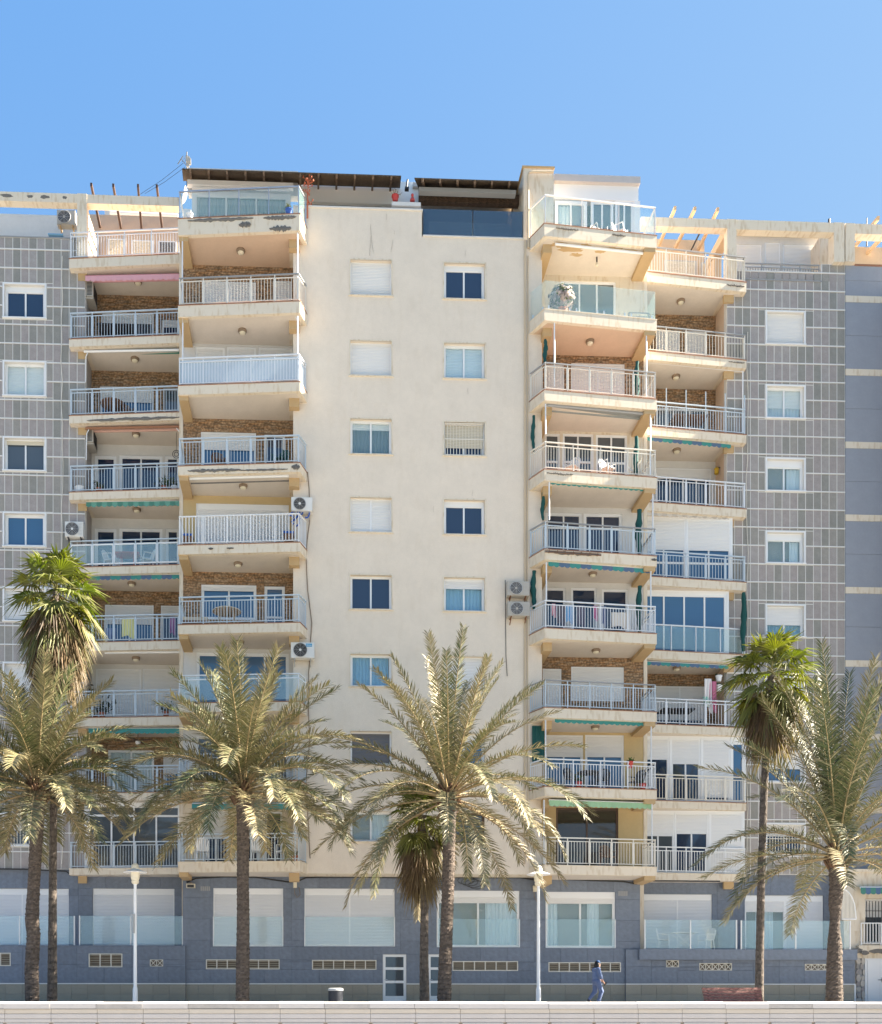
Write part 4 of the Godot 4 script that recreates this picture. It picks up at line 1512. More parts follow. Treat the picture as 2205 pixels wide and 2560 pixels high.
	bx(building, "penthouse_wall", Vector3(ax(1385, zr), yw, zr - 3), Vector3(ax(1596, zr), ay(1500, 463, zr), zr), M.white)
	bx(building, "penthouse_roof", Vector3(ax(1384, zr), ay(1500, 463, zr) + 0.003, zr - 3.2), Vector3(ax(1598, zr), ay(1500, 446, zr), zr + 0.16), M.concrete)
	for q in [[1388, 1468], [1478, 1534], [1538, 1585]]:
		window(building, rect([q[0], 503, q[1], 0], zr, yq + 0.02), zr - 0.02, {n = 2, glass = "grey", fw = 0.1, cur = [[0.0, 0.5]]} if q[0] < 1470 else {n = 2, glass = "grey", fw = 0.08}, "penthouse_door")
	bx(building, "penthouse_wall", Vector3(ax(1585, zr), yq, zr - 3), Vector3(ax(1600, zr), yw - 0.002, zr + 0.02), M.white)
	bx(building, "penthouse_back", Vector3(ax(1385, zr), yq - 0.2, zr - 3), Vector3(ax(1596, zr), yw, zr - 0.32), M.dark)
	# right pergola
	var zr2 := -2.0
	var bt2 := ay(1740, 546, zr2)
	var p0 := ax(1818, zr2)
	var p1 := ax(1841, zr2)
	bx(building, "pergola_beam", Vector3(xr + 0.16, bt2 - 0.37, zr2 - 0.35), Vector3(p0, bt2, zr2), M.cream)
	bx(building, "pergola_post", Vector3(p0, yR, zr2 - 0.35), Vector3(p1, bt2 + 0.01, zr2 + 0.012), M.cream)
	bx(building, "pergola_beam", Vector3(p1, bt2 - 0.40, zr2 - 0.35), Vector3(ax(2085, zr2), bt2 + 0.005, zr2), M.cream)
	bx(building, "pergola_post", Vector3(ax(2085, zr2), ay(2100, 664, -2.2), zr2 - 0.5), Vector3(ax(2111, zr2), bt2 + 0.014, zr2 + 0.01), M.cream)
	bx(building, "cross_beam", Vector3(p0 + 0.02, bt2 - 0.42, -4.7), Vector3(p1 - 0.02, bt2 - 0.02, zr2 - 0.36), M.orange_wall)
	bx(building, "pergola_wall", Vector3(p0 + 0.05, yR, -4.7), Vector3(p1 - 0.02, bt2 - 0.43, -3.5), M.orange_wall)
	for q in [[1688, 520, 1645, 618], [1738, 521, 1687, 622], [1795, 523, 1746, 624]]:
		var b := MB.new()
		b.bar(at(q[0], q[1], -1.9), at(q[2], q[3], -4.6), 0.10, 0.15)
		put(building, "rafter", b, M.rafter_orange)
	var mt := MB.new()
	mt.bar(at(1752, 577, -2.4), at(1726, 629, -4.6), 0.05, 0.05)
	put(building, "metal_strut", mt, M.metal_dark)
	bx(building, "terrace_back_wall", Vector3(xr + 0.16, yR - 0.1, -4.9), Vector3(p0 + 0.04, ay(1700, 599, -4.6), -4.6), M.orange_wall)
	for q in [[1660, 655, 1740], [1752, 660, 1800]]:
		window(building, rect([q[0], q[1], q[2], 0], -4.6, yR + 0.02), -4.53, {n = 2, sh = 0.5, glass = "grey", frame = "frame_grey", shm = "shutter_cream"}, "terrace_door")
	# white roof room on the right wing and its low railing
	var zs := -4.0
	var ys := ay(1950, 593, zs)
	var hs := []
	for q in [[1838, 612, 1904, {n = 1, sh = 0.98}], [1912, 606, 1951, {n = 1, sh = 0.98}], [1958, 613, 2038, {n = 2, sh = 0.98, shn = 1}]]:
		var rr := rect([q[0], q[1], q[2], 0], zs, ay(1950, 697, zs) - 0.6)
		hs.append(rr)
		window(building, rr, zs - 0.03, q[3], "roof_room_window")
	var w := MB.new()
	w.wall(ax(1832, zs), ax(2046, zs), ay(1950, 697, zs) - 1.2, ys, zs, 0.2, hs)
	put(building, "roof_room_wall", w, M.white_wall)
	bx(building, "roof_room_eave", Vector3(ax(1830, zs), ys, zs - 1.0), Vector3(ax(2052, zs), ys + 0.09, zs + 0.35), M.ochre)
	bx(building, "roof_room_return", Vector3(ax(2050, -3.2), ay(2060, 664, -3.2) - 0.4, -4.2), Vector3(ax(2086, -3.2), ay(2060, 592, -3.2), -3.2), M.cream)
	# flaking ochre undercoat on the soffit of the right roof terrace
	rng.seed = 41
	var ys0: float = FLOORS.inner_right[0].bottom - 0.007
	for q in [[1400, 0.42, 0.5, 0.2], [1428, 0.2, 0.62, 0.22], [1462, 0.36, 0.4, 0.16], [1440, -0.1, 0.3, 0.12], [1530, 0.25, 0.55, 0.13], [1572, 0.2, 0.45, 0.1], [1500, 0.1, 0.3, 0.1]]:
		var pl2 := []
		var c0 := ax(q[0], q[1])
		for i in 18:
			var t := TAU * i / 18
			var k := rng.randf_range(0.5, 1.0)
			pl2.append(Vector2(c0 + cos(t) * q[2] * k, q[1] + sin(t) * q[3] * k))
		var fl := MB.new()
		fl.prism(pl2, ys0 - 0.004, ys0 + 0.004)
		put(building, "peeled_patch", fl, M.ochre)
	var rv := thing("roof_vent", at(1722 + 316, 590, -4.3) + Vector3(0, 0.08, 0), "squat grey roof vent above the white roof room on the right wing", "roof vent")
	var vm := MB.new()
	vm.lathe(Vector3.ZERO, [Vector2(0.2, -0.1), Vector2(0.2, 0.1), Vector2(0.34, 0.12), Vector2(0.36, 0.2), Vector2(0.3, 0.3), Vector2(0.1, 0.36), Vector2(0, 0.36)], 16)
	put(rv, "cowl", vm, M.metal_grey)
	bx(rv, "curb", Vector3(-0.25, -0.2, -0.25), Vector3(0.25, -0.06, 0.25), M.metal_dark)
	vm = MB.new()
	vm.tube([at(2073, 560, -2.2), at(2073, 548, -2.2)], [0.05, 0.05], 8)
	tag(put(self, "roof_pipe", vm, M.metal_dark), "short black pipe on top of the right pergola beam", "pipe")
	vm = MB.new()
	var a0 := at(2167, 615, -4.2)
	vm.tube([a0, at(2167, 545, -4.2)], [0.03, 0.02], 5)
	for i in 4:
		vm.bar(at(2158, 600 - i * 6, -4.2), at(2178, 600 - i * 6, -4.2), 0.03, 0.03)
	tag(put(self, "roof_antenna", vm, M.metal_dark), "small dark antenna behind the orange terrace wall of the house next door", "antenna")
	bx(self, "window_box", at(122, 592, -2.3), at(157, 584, -2.15), M.curtain_blue)
	tag(get_node("window_box") as Node3D, "shallow blue-grey trough lying on the left tiled parapet", "trough")
	var g := thing("terrace_railing", Vector3.ZERO, "low grey metal railing along the roof edge of the right tiled wing", "railing")
	var yrr := ay(1950, 700, -2.2) + 0.045
	rail(g, [Vector3(ax(1858, -2.2), yrr, -2.3), Vector3(ax(2050, -2.2), yrr, -2.3)], "bars", "metal_grey", {h = 0.68})


func lean_to(called: String, a: Array, b: Array, c: Array, d: Array, zf: float, zb: float, n: int, label: String) -> void:
	# front edge a-b, back edge c-d, seen from below; the roof falls towards the sea
	var A := at(a[0], a[1], zf)
	var B := at(b[0], b[1], zf)
	var Cc := at(c[0], c[1], zb)
	var D := at(d[0], d[1], zb)
	var ym := (A.y + B.y) * 0.5
	A.y = ym
	B.y = ym
	ym = (Cc.y + D.y) * 0.5
	Cc.y = ym
	D.y = ym
	var o := thing(called, Vector3.ZERO, label, "canopy")
	var up := Vector3(0, 0.05, 0)
	var m := MB.new()
	m.quad(B, A, Cc, D)
	m.quad(A + up, B + up, D + up, Cc + up)
	m.quad(A, B, B + up, A + up)
	m.quad(B, D, D + up, B + up)
	m.quad(Cc, A, A + up, Cc + up)
	m.quad(D, Cc, Cc + up, D + up)
	put(o, "reed_matting", m, M.reed)
	for i in n:
		var t := (i + 0.45) / n
		var r := MB.new()
		var dn := Vector3(0, -0.075, 0)
		r.bar(A.lerp(B, t) + dn + Vector3(0, 0, 0.04), Cc.lerp(D, t) + dn, 0.075, 0.13)
		put(o, "rafter", r, M.wood_beam)


# ---------------------------------------------------------------- the house next door
func build_neighbour() -> void:
	var h := thing("neighbour_building", Vector3.ZERO, "blue-grey rendered building with cream bands beside the tiled wing", "building")
	var z := -2.22
	var x0 := ax(2113, z)
	var x1 := ax(2420, z)
	var top := ay(2150, 664, z)
	var base := ay(2150, 2184, z)
	bx(h, "wall_backing", Vector3(x0, base, -16), Vector3(x1, top - 0.02, z - 0.03), M.metal_grey)
	var bands := [748, 931, 1113, 1295, 1476, 1659, 1842, 2025]
	var prev := top
	for k in bands.size() + 1:
		var yb := base if k == bands.size() else ay(2150, bands[k] - 8.0, z)
		var mid := (prev + yb) * 0.5
		bx(h, "render_panel", Vector3(x0, mid + 0.006, z - 0.03), Vector3(x1, prev - 0.003, z), M.neighbour)
		bx(h, "render_panel", Vector3(x0, yb + 0.003, z - 0.03), Vector3(x1, mid - 0.006, z), M.neighbour)
		if k < bands.size():
			prev = ay(2150, bands[k] + 8.0, z)
			bx(h, "cream_band", Vector3(x0 + 0.01, prev, z - 0.03), Vector3(x1, yb, z + 0.012), M.cream)
	# bay added out of view to keep the low sun off the lower floors
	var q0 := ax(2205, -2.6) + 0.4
	bx(h, "added_bay_wall", Vector3(q0 + 0.25, 0, -2.4), Vector3(q0 + 9.3, 2.5, 0.1), M.blue_1)
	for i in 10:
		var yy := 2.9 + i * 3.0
		bx(h, "added_bay_slab", Vector3(q0, yy - 0.4, -2.4), Vector3(q0 + 9.6, yy, 0.9), M.cream)
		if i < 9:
			bx(h, "added_bay_wall", Vector3(q0 + 0.25, yy, -2.4), Vector3(q0 + 9.3, yy + 2.6, 0.3), M.neighbour)
			bx(h, "added_bay_parapet", Vector3(q0, yy, 0.75), Vector3(q0 + 9.6, yy + 1.0, 0.9), M.cream)
	# roof frame
	var zt := -2.0
	var bt := ay(2150, 559, zt)
	bx(h, "roof_post", Vector3(ax(2114, zt), top, zt - 0.4), Vector3(ax(2137, zt), bt + 0.01, zt), M.cream)
	bx(h, "roof_beam", Vector3(ax(2137, zt), bt - 0.42, zt - 0.4), Vector3(x1, bt, zt - 0.01), M.cream)
	bx(h, "roof_wall", Vector3(ax(2130, -4.5), top - 0.5, -4.8), Vector3(x1, ay(2150, 617, -4.5), -4.5), M.orange_wall)
	bx(h, "roof_coping", Vector3(ax(2137, z), top - 0.02, z - 0.3), Vector3(x1, top + 0.05, z + 0.03), M.terracotta)
	for q in [[2196, 545, 2140, 612], [2250, 548, 2165, 636]]:
		var b := MB.new()
		b.bar(at(q[0], q[1], -1.9), at(q[2], q[3], -4.6), 0.10, 0.15)
		put(h, "rafter", b, M.rafter_orange)
	# street level
	var zg := -1.6
	var g := Rect2(ax(2163, zg), ay(2200, 2358, zg), 3.2, ay(2200, 2246, zg) - ay(2200, 2358, zg))
	var d := Rect2(ax(2163, zg), 0, 2.2, ay(2200, 2394, zg))
	var w := MB.new()
	w.wall(ax(2110, zg), x1, ay(2200, 2396, zg), base + 0.12, zg, 0.5, [g])
	put(h, "cream_wall", w, M.cream)
	bx(h, "side_wall", Vector3(ax(2110, zg), ay(2200, 2396, zg) + 0.02, -2.6), Vector3(ax(2110, zg) + 0.2, base - 0.02, zg - 0.51), M.cream)
	bx(h, "eave", Vector3(ax(2108, zg), base - 0.02, -2.6), Vector3(x1, base + 0.1, zg + 0.06), M.cream)
	window(h, Rect2(g.position.x + 0.1, g.position.y, g.size.x, g.size.y), zg - 0.35, {n = 4, sh = 0.4, glass = "grey", frame = "frame"}, "window")
	var bars := MB.new()
	for i in 24:
		var x := g.position.x + 0.1 + i * 0.13
		bars.box(Vector3(x, g.position.y, zg - 0.12), Vector3(x + 0.022, g.end.y - 0.1, zg - 0.098))
	for q in [0.35, 0.72]:
		bars.box(Vector3(g.position.x, g.position.y + g.size.y * q, zg - 0.125), Vector3(g.end.x, g.position.y + g.size.y * q + 0.025, zg - 0.1))
	put(h, "iron_bars", bars, M.metal_dark, "stuff")
	var yr := ay(2200, 2364, zg)
	rail(h, [Vector3(ax(2149, zg), yr, zg + 0.12), Vector3(x1, yr, zg + 0.12)], "thick", "white", {h = 0.92})
	bx(h, "ledge", Vector3(ax(2141, zg), ay(2200, 2382, zg), zg - 0.1), Vector3(x1, yr, zg + 0.2), M.cream)
	var sp := MB.new()
	for q in [[2143, 2377, 20, 9], [2162, 2381, 16, 8], [2195, 2378, 30, 8]]:
		var c := at(q[0], q[1], zg + 0.2)
		var pts := []
		for i in 12:
			var t := TAU * i / 12
			pts.append(Vector2(c.x + cos(t) * q[2] / 64.0 * rng.randf_range(0.5, 1.0), c.y + sin(t) * q[3] / 64.0 * rng.randf_range(0.5, 1.0)))
		sp.plate(pts, zg + 0.18, zg + 0.207)
	put(h, "spalled_concrete", sp, M.spall)
	# random stone facing and the white door
	var sw := ax(2140, zg)
	bx(h, "stone_backing", Vector3(sw, 0, zg - 0.3), Vector3(x1, ay(2200, 2396, zg) - 0.004, zg - 0.04), M.metal_grey)
	var yy := 0.02
	while yy < d.end.y - 0.12:
		var xx := sw + 0.01
		while xx < d.position.x - 0.06:
			var ww := minf(rng.randf_range(0.14, 0.26), d.position.x - 0.02 - xx)
			var hh := rng.randf_range(0.18, 0.3)
			var cx := xx + ww / 2
			var cy := yy + 0.12
			var pts := []
			var n := rng.randi_range(5, 7)
			for i in n:
				var t := TAU * (i + rng.randf_range(-0.25, 0.25)) / n
				pts.append(Vector2(cx + cos(t) * ww * 0.56, clampf(cy + sin(t) * hh * 0.56, 0.0, d.end.y - 0.01)))
			var s := MB.new()
			s.plate(pts, zg - 0.05, zg + rng.randf_range(0.0, 0.02))
			put(h, "stone", s, M["tile_%d" % (rng.randi() % 4)] if rng.randf() < 0.5 else M.concrete_cream)
			xx += ww + 0.02
		yy += 0.235
	bx(h, "door_frame", Vector3(d.position.x, 0, zg - 0.06), Vector3(d.end.x, d.end.y, zg - 0.01), M.white)
	var dr := bx(h, "door", Vector3(d.position.x + 0.1, 0.02, zg - 0.05), Vector3(d.end.x - 0.1, d.end.y - 0.1, zg + 0.02), M.frame)
	var hd := MB.new()
	hd.tube([Vector3(d.position.x + 0.72, 1.0, zg + 0.06), Vector3(d.position.x + 0.52, 1.0, zg + 0.06)], [0.014, 0.012], 6)
	hd.box(Vector3(d.position.x + 0.69, 0.9, zg + 0.02), Vector3(d.position.x + 0.74, 1.1, zg + 0.055))
	put(dr, "handle", hd, M.metal_dark)
	# ribbed quarter-round privacy screen at the end of the terrace
	var s := thing("privacy_screen", Vector3.ZERO, "white ribbed quarter-round screen at the right end of the terrace", "screen")
	var c := at(2104, 2298, -0.85)
	var rw := ax(2140, -0.85) - c.x
	var rh := ay(2104, 2223, -0.85) - c.y
	var ribs := MB.new()
	var n := 11
	for i in n:
		var t0 := float(i) / n
		var t1 := (i + 0.62) / n
		var h0 := rh * pow(1.0 - pow(t0, 2.2), 0.5)
		var h1 := rh * pow(1.0 - pow(t1, 2.2), 0.5)
		ribs.plate([Vector2(c.x + rw * t0, c.y), Vector2(c.x + rw * t1, c.y), Vector2(c.x + rw * t1, c.y + h1), Vector2(c.x + rw * t0, c.y + h0)], -0.86, -0.83)
	put(s, "ribs", ribs, M.rail_cream, "stuff")
	var bk := MB.new()
	var rim := []
	var outl := [Vector2(c.x, c.y)]
	for i in 15:
		var t := i / 14.0
		var p := Vector2(c.x + rw * t, c.y + rh * pow(maxf(0.0, 1.0 - pow(t, 2.2)), 0.5))
		rim.append(Vector3(p.x, p.y, -0.845))
		if i < 14:
			outl.append(p)
	outl.append(Vector2(c.x + rw, c.y))
	outl.remove_at(0)
	outl.insert(0, Vector2(c.x, c.y))
	bk.plate(outl, -0.875, -0.862)
	put(s, "backing", bk, M.frame_grey)
	var rm := MB.new()
	var rr := []
	for p in rim:
		rr.append(0.028)
	rm.tube(rim, rr, 6)
	rm.tube([Vector3(c.x, c.y, -0.845), Vector3(c.x + rw, c.y, -0.845)], [0.03, 0.03], 6)
	put(s, "rim", rm, M.white)


# ---------------------------------------------------------------- ground, promenade, beach, sea
func build_setting() -> void:
	var S := func(called: String, a: Vector3, b: Vector3, m: Material) -> void:
		var o := bx(self, called, a, b, m)
		o.set_meta("kind", "structure")
	S.call("ground", Vector3(-2500, -3.2, -2500), Vector3(2500, -2.6, 2500), M.soil)
	S.call("pavement", Vector3(-120, -2.0, -18), Vector3(120, 0, 4.0), M.paving)
	S.call("promenade", Vector3(-120, -2.0, 4.0), Vector3(120, LOW, 16.6), M.paving)
	S.call("beach", Vector3(-300, -2.5, 17.6), Vector3(300, -1.72, 66), M.sand)
	var sm := PlaneMesh.new()
	sm.size = Vector2(5000, 2400)
	sm.material = M.sea
	var sea := put_mesh(self, "sea", sm, "structure")
	sea.position = Vector3(0, -1.98, 66 + 1200 - 2)
	# stepped sea wall of precast blocks; its coping stands at the level of the upper pavement
	var w := thing("sea_wall", Vector3.ZERO, "pale concrete sea wall of stepped block courses along the bottom of the view", "wall")
	var zw := 17.4
	bx(w, "wall_core", Vector3(-40, ay(890, 2557, zw), zw - 0.9), Vector3(40, -0.06, zw - 0.07), M.concrete)
	bx(w, "wall_footing", Vector3(-40, -2.4, zw - 0.9), Vector3(40, ay(890, 2557, zw) - 0.002, zw - 0.6), M.concrete)
	var per := 113.0 / 2560.0 * (40 - zw)
	var courses := [[2522.3, 2533.9, 0.0, "concrete_cream"], [2534.6, 2546.1, 0.004, "concrete"], [2546.9, 2555.8, 0.0, "concrete"], [2556.6, 2572, 0.006, "concrete"], [2573, 2600, 0.0, "concrete"]]
	var off := ax(12.0, zw)
	var y_top := ay(890, 2504, zw)
	var y_ch := ay(890, 2509.5, zw)
	var y_b := ay(890, 2521.6, zw)
	var cop := MB.new()
	var L := per - 0.006
	var pr := [Vector3(0, y_b, zw + 0.02), Vector3(0, y_ch, zw + 0.02), Vector3(0, y_ch + 0.012, zw + 0.012), Vector3(0, y_top - 0.012, zw - 0.075), Vector3(0, y_top, zw - 0.11), Vector3(0, y_top, zw - 0.8)]
	for i in pr.size() - 1:
		var dx := Vector3(L, 0, 0)
		cop.quad(pr[i], pr[i] + dx, pr[i + 1] + dx, pr[i + 1])
	for e in [0.0, L]:
		var f := Vector3(e, 0, 0)
		for i in range(1, pr.size() - 1):
			if e == 0.0:
				cop.tri(pr[0] + f, pr[i] + f, pr[i + 1] + f)
			else:
				cop.tri(pr[0] + f, pr[i + 1] + f, pr[i] + f)
	var cm := cop.mesh(M.coping)
	var cm2 := cop.mesh(M.coping_worn)
	for i in range(-5, 26):
		var o := put_mesh(w, "coping_block", cm if rng.randf() < 0.65 else cm2)
		o.position = Vector3(off + per * (i - 0.02) + rng.randf_range(-0.003, 0.003), rng.randf_range(-0.006, 0.006), rng.randf_range(-0.01, 0.01))
	for k in courses.size():
		var q: Array = courses[k]
		var y1 := ay(890, q[0], zw)
		var y0 := ay(890, q[1], zw)
		for v in 2:
			pass
		for i in range(-5, 26):
			var gap := 0.08 if k >= 3 else 0.006
			var m: Material = M[q[3]]
			var o := put_mesh(w, "wall_block", slab_piece(snappedf(per - gap, 0.002), snappedf(y1 - y0, 0.002), 0.08, m))
			o.position = Vector3(off + per * (i + 0.5), (y0 + y1) * 0.5, zw - 0.075 + q[2] + rng.randf_range(-0.004, 0.004))



# ---------------------------------------------------------------- things on and around the block
func awning(label: String, k: String, a: Array, b: Array, drop: float, cols: Array, o := {}) -> void:
	var c: Dictionary = COL[k] if k else {}
	var za: float = front_z(k, ax(a[0], c.pl[1])) - 0.22 if k else -1.3
	var zb: float = front_z(k, ax(b[0], c.pr[1])) - 0.22 if k else -1.3
	var A := at(a[0], a[1], za)
	var B := at(b[0], b[1], zb)
	var t := thing("awning", Vector3.ZERO, label, "awning", "awnings of the balconies")
	var up := Vector3.UP
	var tb := MB.new()
	tb.tube([A, B], [0.05, 0.05], 8)
	put(t, "front_bar", tb, M[o.get("bar", "white")])
	var fw := MB.new()
	var hi := 0.09 if not o.has("roll") else float(o.roll)
	if hi > 0:
		# the rolled cloth and the short slope of fabric up to the soffit
		var n := 1
		fw.col = cols[0]
		var back := Vector3(0, hi * 1.2, -0.42)
		fw.quad(A + up * 0.03, B + up * 0.03, B + back, A + back)
		fw.tube([A + back, B + back], [0.055, 0.055], 8)
		put(t, "rolled_cloth", fw, M.canvas)
	if drop > 0:
		var v := MB.new()
		var l := A.distance_to(B)
		var n := int(l / 0.21)
		var steps := 6
		var dz := Vector3(0, 0, 0.052)
		for i in n:
			v.col = cols[(i / int(o.get("each", 1))) % cols.size()]
			for j in steps:
				var u0 := (i + float(j) / steps) / n
				var u1 := (i + float(j + 1) / steps) / n
				var d0 := drop - 0.045 * (1.0 - sin(PI * j / steps))
				var d1 := drop - 0.045 * (1.0 - sin(PI * (j + 1) / steps))
				var w0 := dz + Vector3(0, 0, 0.012 * sin(u0 * n * 3.1))
				var w1 := dz + Vector3(0, 0, 0.012 * sin(u1 * n * 3.1))
				var p := A.lerp(B, u0)
				var q := A.lerp(B, u1)
				v.quad(p + w0 * 1.3 - up * d0, q + w1 * 1.3 - up * d1, q + dz, p + dz)
		put(t, "valance", v, M.canvas)
	for q in o.get("poles", []):
		var z: float = front_z(k, ax(q[0], c.pl[1])) - 0.1
		var m := MB.new()
		m.tube([at(q[0], q[1], z), at(q[0], q[2], z)], [0.028, 0.028], 7)
		put(t, "pole", m, M.rail_white)
	for q in o.get("arms", []):
		var z: float = front_z(k, ax(q[0], c.pl[1])) - 0.16
		var m := MB.new()
		m.tube([at(q[0], q[1], z), at(q[0] + q[3], q[1] + 10, z - 0.05), at(q[0] + q[3] * 1.3, q[2], z - 0.1)], [0.02, 0.022, 0.02], 6)
		put(t, "arm", m, M.white)


func build_awnings() -> void:
	var G := lin(0.006, 0.04, 0.028)
	var G2 := lin(0.014, 0.085, 0.06)
	var TL := lin(0.004, 0.055, 0.055)
	var NV := lin(0.008, 0.02, 0.06)
	var DG := lin(0.01, 0.05, 0.035)
	var GY := lin(0.22, 0.2, 0.18)
	var GY2 := lin(0.32, 0.30, 0.27)
	var PK := lin(0.42, 0.11, 0.14)
	var LG := lin(0.085, 0.24, 0.085)
	var L := "outer_left"
	awning("faded pink awning with a wavy edge, top left balcony", L, [214, 692], [448, 687], 0.24, [PK], {bar = "pink"})
	awning("rolled dark green awning with white front bar under the second left balcony", L, [210, 879], [447, 875], 0.0, [DG], {roll = 0.14, arms = [[219, 882, 956, -4]]})
	awning("rolled brick-red awning under the broken slab edge, far left column", L, [214, 1071], [455, 1066], 0.0, [lin(0.3, 0.12, 0.09)], {bar = "terracotta", arms = [[222, 1074, 1150, -5], [441, 1070, 1088, 8]]})
	awning("green striped awning over the balcony with glass-filled square frames", L, [216, 1257], [452, 1254], 0.21, [G, G2], {each = 1})
	awning("blue and green striped awning half hidden by the left fan palm", L, [226, 1441], [456, 1438], 0.19, [TL, NV], {each = 2})
	awning("bare white awning bar without cloth above the closed white shutters", L, [262, 1632], [456, 1630], 0.0, [GY2], {roll = 0.0, arms = [[452, 1634, 1660, 4]]})
	awning("teal awning above the ceiling fan, behind the palm fronds", L, [222, 1822], [452, 1822], 0.22, [TL], {})
	L = "inner_left"
	awning("white awning bar with thin dark green roll above the balcony backed with a pale sheet", L, [458, 797], [739, 787], 0.0, [DG], {roll = 0.05, poles = [[457, 797, 960], [744, 790, 955]], arms = [[739, 792, 850, 5]]})
	awning("rolled black awning with white bar under the broken slab edge of the inner left column", L, [474, 1197], [722, 1190], 0.0, [lin(0.02, 0.02, 0.02)], {roll = 0.05})
	awning("teal awning with white bar above the lowest balcony with white chairs", L, [480, 2010], [738, 2010], 0.24, [TL, lin(0.005, 0.065, 0.06)], {each = 3, poles = [[738, 2012, 2152]]})
	awning("pair of pale blue poles left standing under the peeling top slab", L, [459, 592], [744, 581], 0.0, [GY2], {roll = 0.0, bar = "ochre", poles = [[456, 590, 759], [744, 582, 753]]})
	L = "inner_right"
	awning("long white awning tube under the peeling soffit of the right roof terrace", L, [1388, 610], [1612, 634], 0.0, [GY2], {roll = 0.0})
	awning("thin rolled dark green awning over the peach soffit balcony", L, [1390, 807], [1612, 827], 0.07, [TL, DG], {each = 2, poles = [[1386, 806, 968], [1616, 828, 994]]})
	awning("rolled dark grey awning above the cream railing with white chairs", L, [1368, 1013], [1624, 1036], 0.0, [lin(0.05, 0.06, 0.06)], {roll = 0.05, bar = "metal_grey", poles = [[1364, 1010, 1085], [1626, 1036, 1188]]})
	awning("plain teal awning with scalloped edge above the rusting slab", L, [1375, 1203], [1634, 1222], 0.17, [TL, lin(0.005, 0.065, 0.06)], {each = 3, poles = [[1373, 1204, 1300], [1632, 1222, 1386]]})
	awning("teal and navy striped awning above the balcony hung with laundry", L, [1370, 1406], [1624, 1424], 0.19, [TL, NV], {each = 2, poles = [[1366, 1406, 1500], [1627, 1424, 1578]]})
	awning("teal awning above the balcony with red flower pots", L, [1386, 1798], [1629, 1808], 0.16, [TL], {poles = [[1364, 1800, 1960], [1628, 1810, 1968]]})
	awning("light green awning above the brown sliding window", L, [1372, 2001], [1630, 2009], 0.24, [LG, lin(0.075, 0.21, 0.075)], {each = 4, poles = [[1360, 2000, 2160], [1630, 2010, 2160]]})
	L = "outer_right"
	awning("rolled green awning with white bar above the posts rising over the railing", L, [1606, 903], [1856, 927], 0.0, [G], {roll = 0.05, poles = [[1857, 928, 1084]]})
	awning("striped teal and navy awning above the yellow wall lantern", L, [1606, 1093], [1826, 1113], 0.18, [TL, NV], {each = 2})
	awning("faded grey striped awning above the glazed-in veranda with big shutters", L, [1604, 1279], [1828, 1291], 0.18, [GY, GY2], {each = 1})
	awning("bare awning rail with clips above the blue glass doors", L, [1604, 1461], [1862, 1474], 0.0, [GY2], {roll = 0.0, bar = "ochre"})
	awning("striped teal and navy awning left of the right fan palm", L, [1602, 1654], [1820, 1665], 0.16, [TL, NV], {each = 2})
	awning("green and navy striped awning over the barred opening of the house next door", "", [2150, 2219], [2300, 2219], 0.29, [G, NV], {each = 1})


func roll_curtain(label: String, px: float, y0: float, y1: float, z: float, w: float, m: Material) -> void:
	var t := MB.new()
	var pts := []
	var rad := []
	for i in 11:
		var u := i / 10.0
		var p := at(px, lerpf(y0, y1, u), z)
		pts.append(p + Vector3(0.02 * sin(u * 7 + px), 0, 0.02 * cos(u * 5)))
		rad.append(w * (0.55 + 0.45 * sin(PI * clampf(u * 1.05, 0.05, 1.0))) * (1.0 + 0.18 * sin(u * 23 + px)))
	t.tube(pts, rad, 9)
	var o := put(self, "side_curtain", t, m)
	tag(o, label, "curtain", "rolled side curtains of the balconies")


func build_curtains() -> void:
	roll_curtain("dark green side curtain bundled left on the peach soffit balcony", 1363, 850, 908, 0.35, 0.09, M.teal)
	roll_curtain("dark green side curtain bundled right on the peach soffit balcony", 1592, 905, 996, 0.1, 0.10, M.teal)
	roll_curtain("thin teal side curtain left of the cream railing with chairs", 1333, 1040, 1128, 0.15, 0.08, M.teal)
	roll_curtain("teal side curtain knotted right above the cream railing with chairs", 1590, 1092, 1190, 0.1, 0.10, M.teal)
	roll_curtain("narrow teal side curtain beside the rusting slab balcony, left", 1357, 1232, 1300, 0.2, 0.08, M.teal)
	roll_curtain("mottled green side curtain bundled right of the rusting slab balcony", 1597, 1275, 1386, 0.1, 0.13, M.teal)
	roll_curtain("blue-green side curtain left of the laundry balcony", 1334, 1428, 1522, 0.15, 0.11, M.teal)
	roll_curtain("blue-green side curtain right of the laundry balcony", 1598, 1466, 1580, 0.1, 0.12, M.teal)
	roll_curtain("tall teal curtain tied at the end of the blue glass doors", 1859, 1482, 1628, -1.75, 0.12, M.teal)
	var p := at(1330, 1905, 0.12)
	var q := at(1361, 1815, 0.12)
	var b := MB.new()
	var n := 9
	for i in n:
		var x0 := lerpf(p.x, q.x, float(i) / n)
		var x1 := lerpf(p.x, q.x, float(i + 1) / n)
		b.quad(Vector3(x0, p.y, 0.12 + 0.02 * (i % 2)), Vector3(x1, p.y, 0.12 + 0.02 * ((i + 1) % 2)), Vector3(x1, q.y, 0.12 + 0.02 * ((i + 1) % 2)), Vector3(x0, q.y, 0.12 + 0.02 * (i % 2)))
	tag(put(self, "side_curtain", b, M.teal), "flat green side curtain hanging left of the balcony with red pots", "curtain", "rolled side curtains of the balconies")


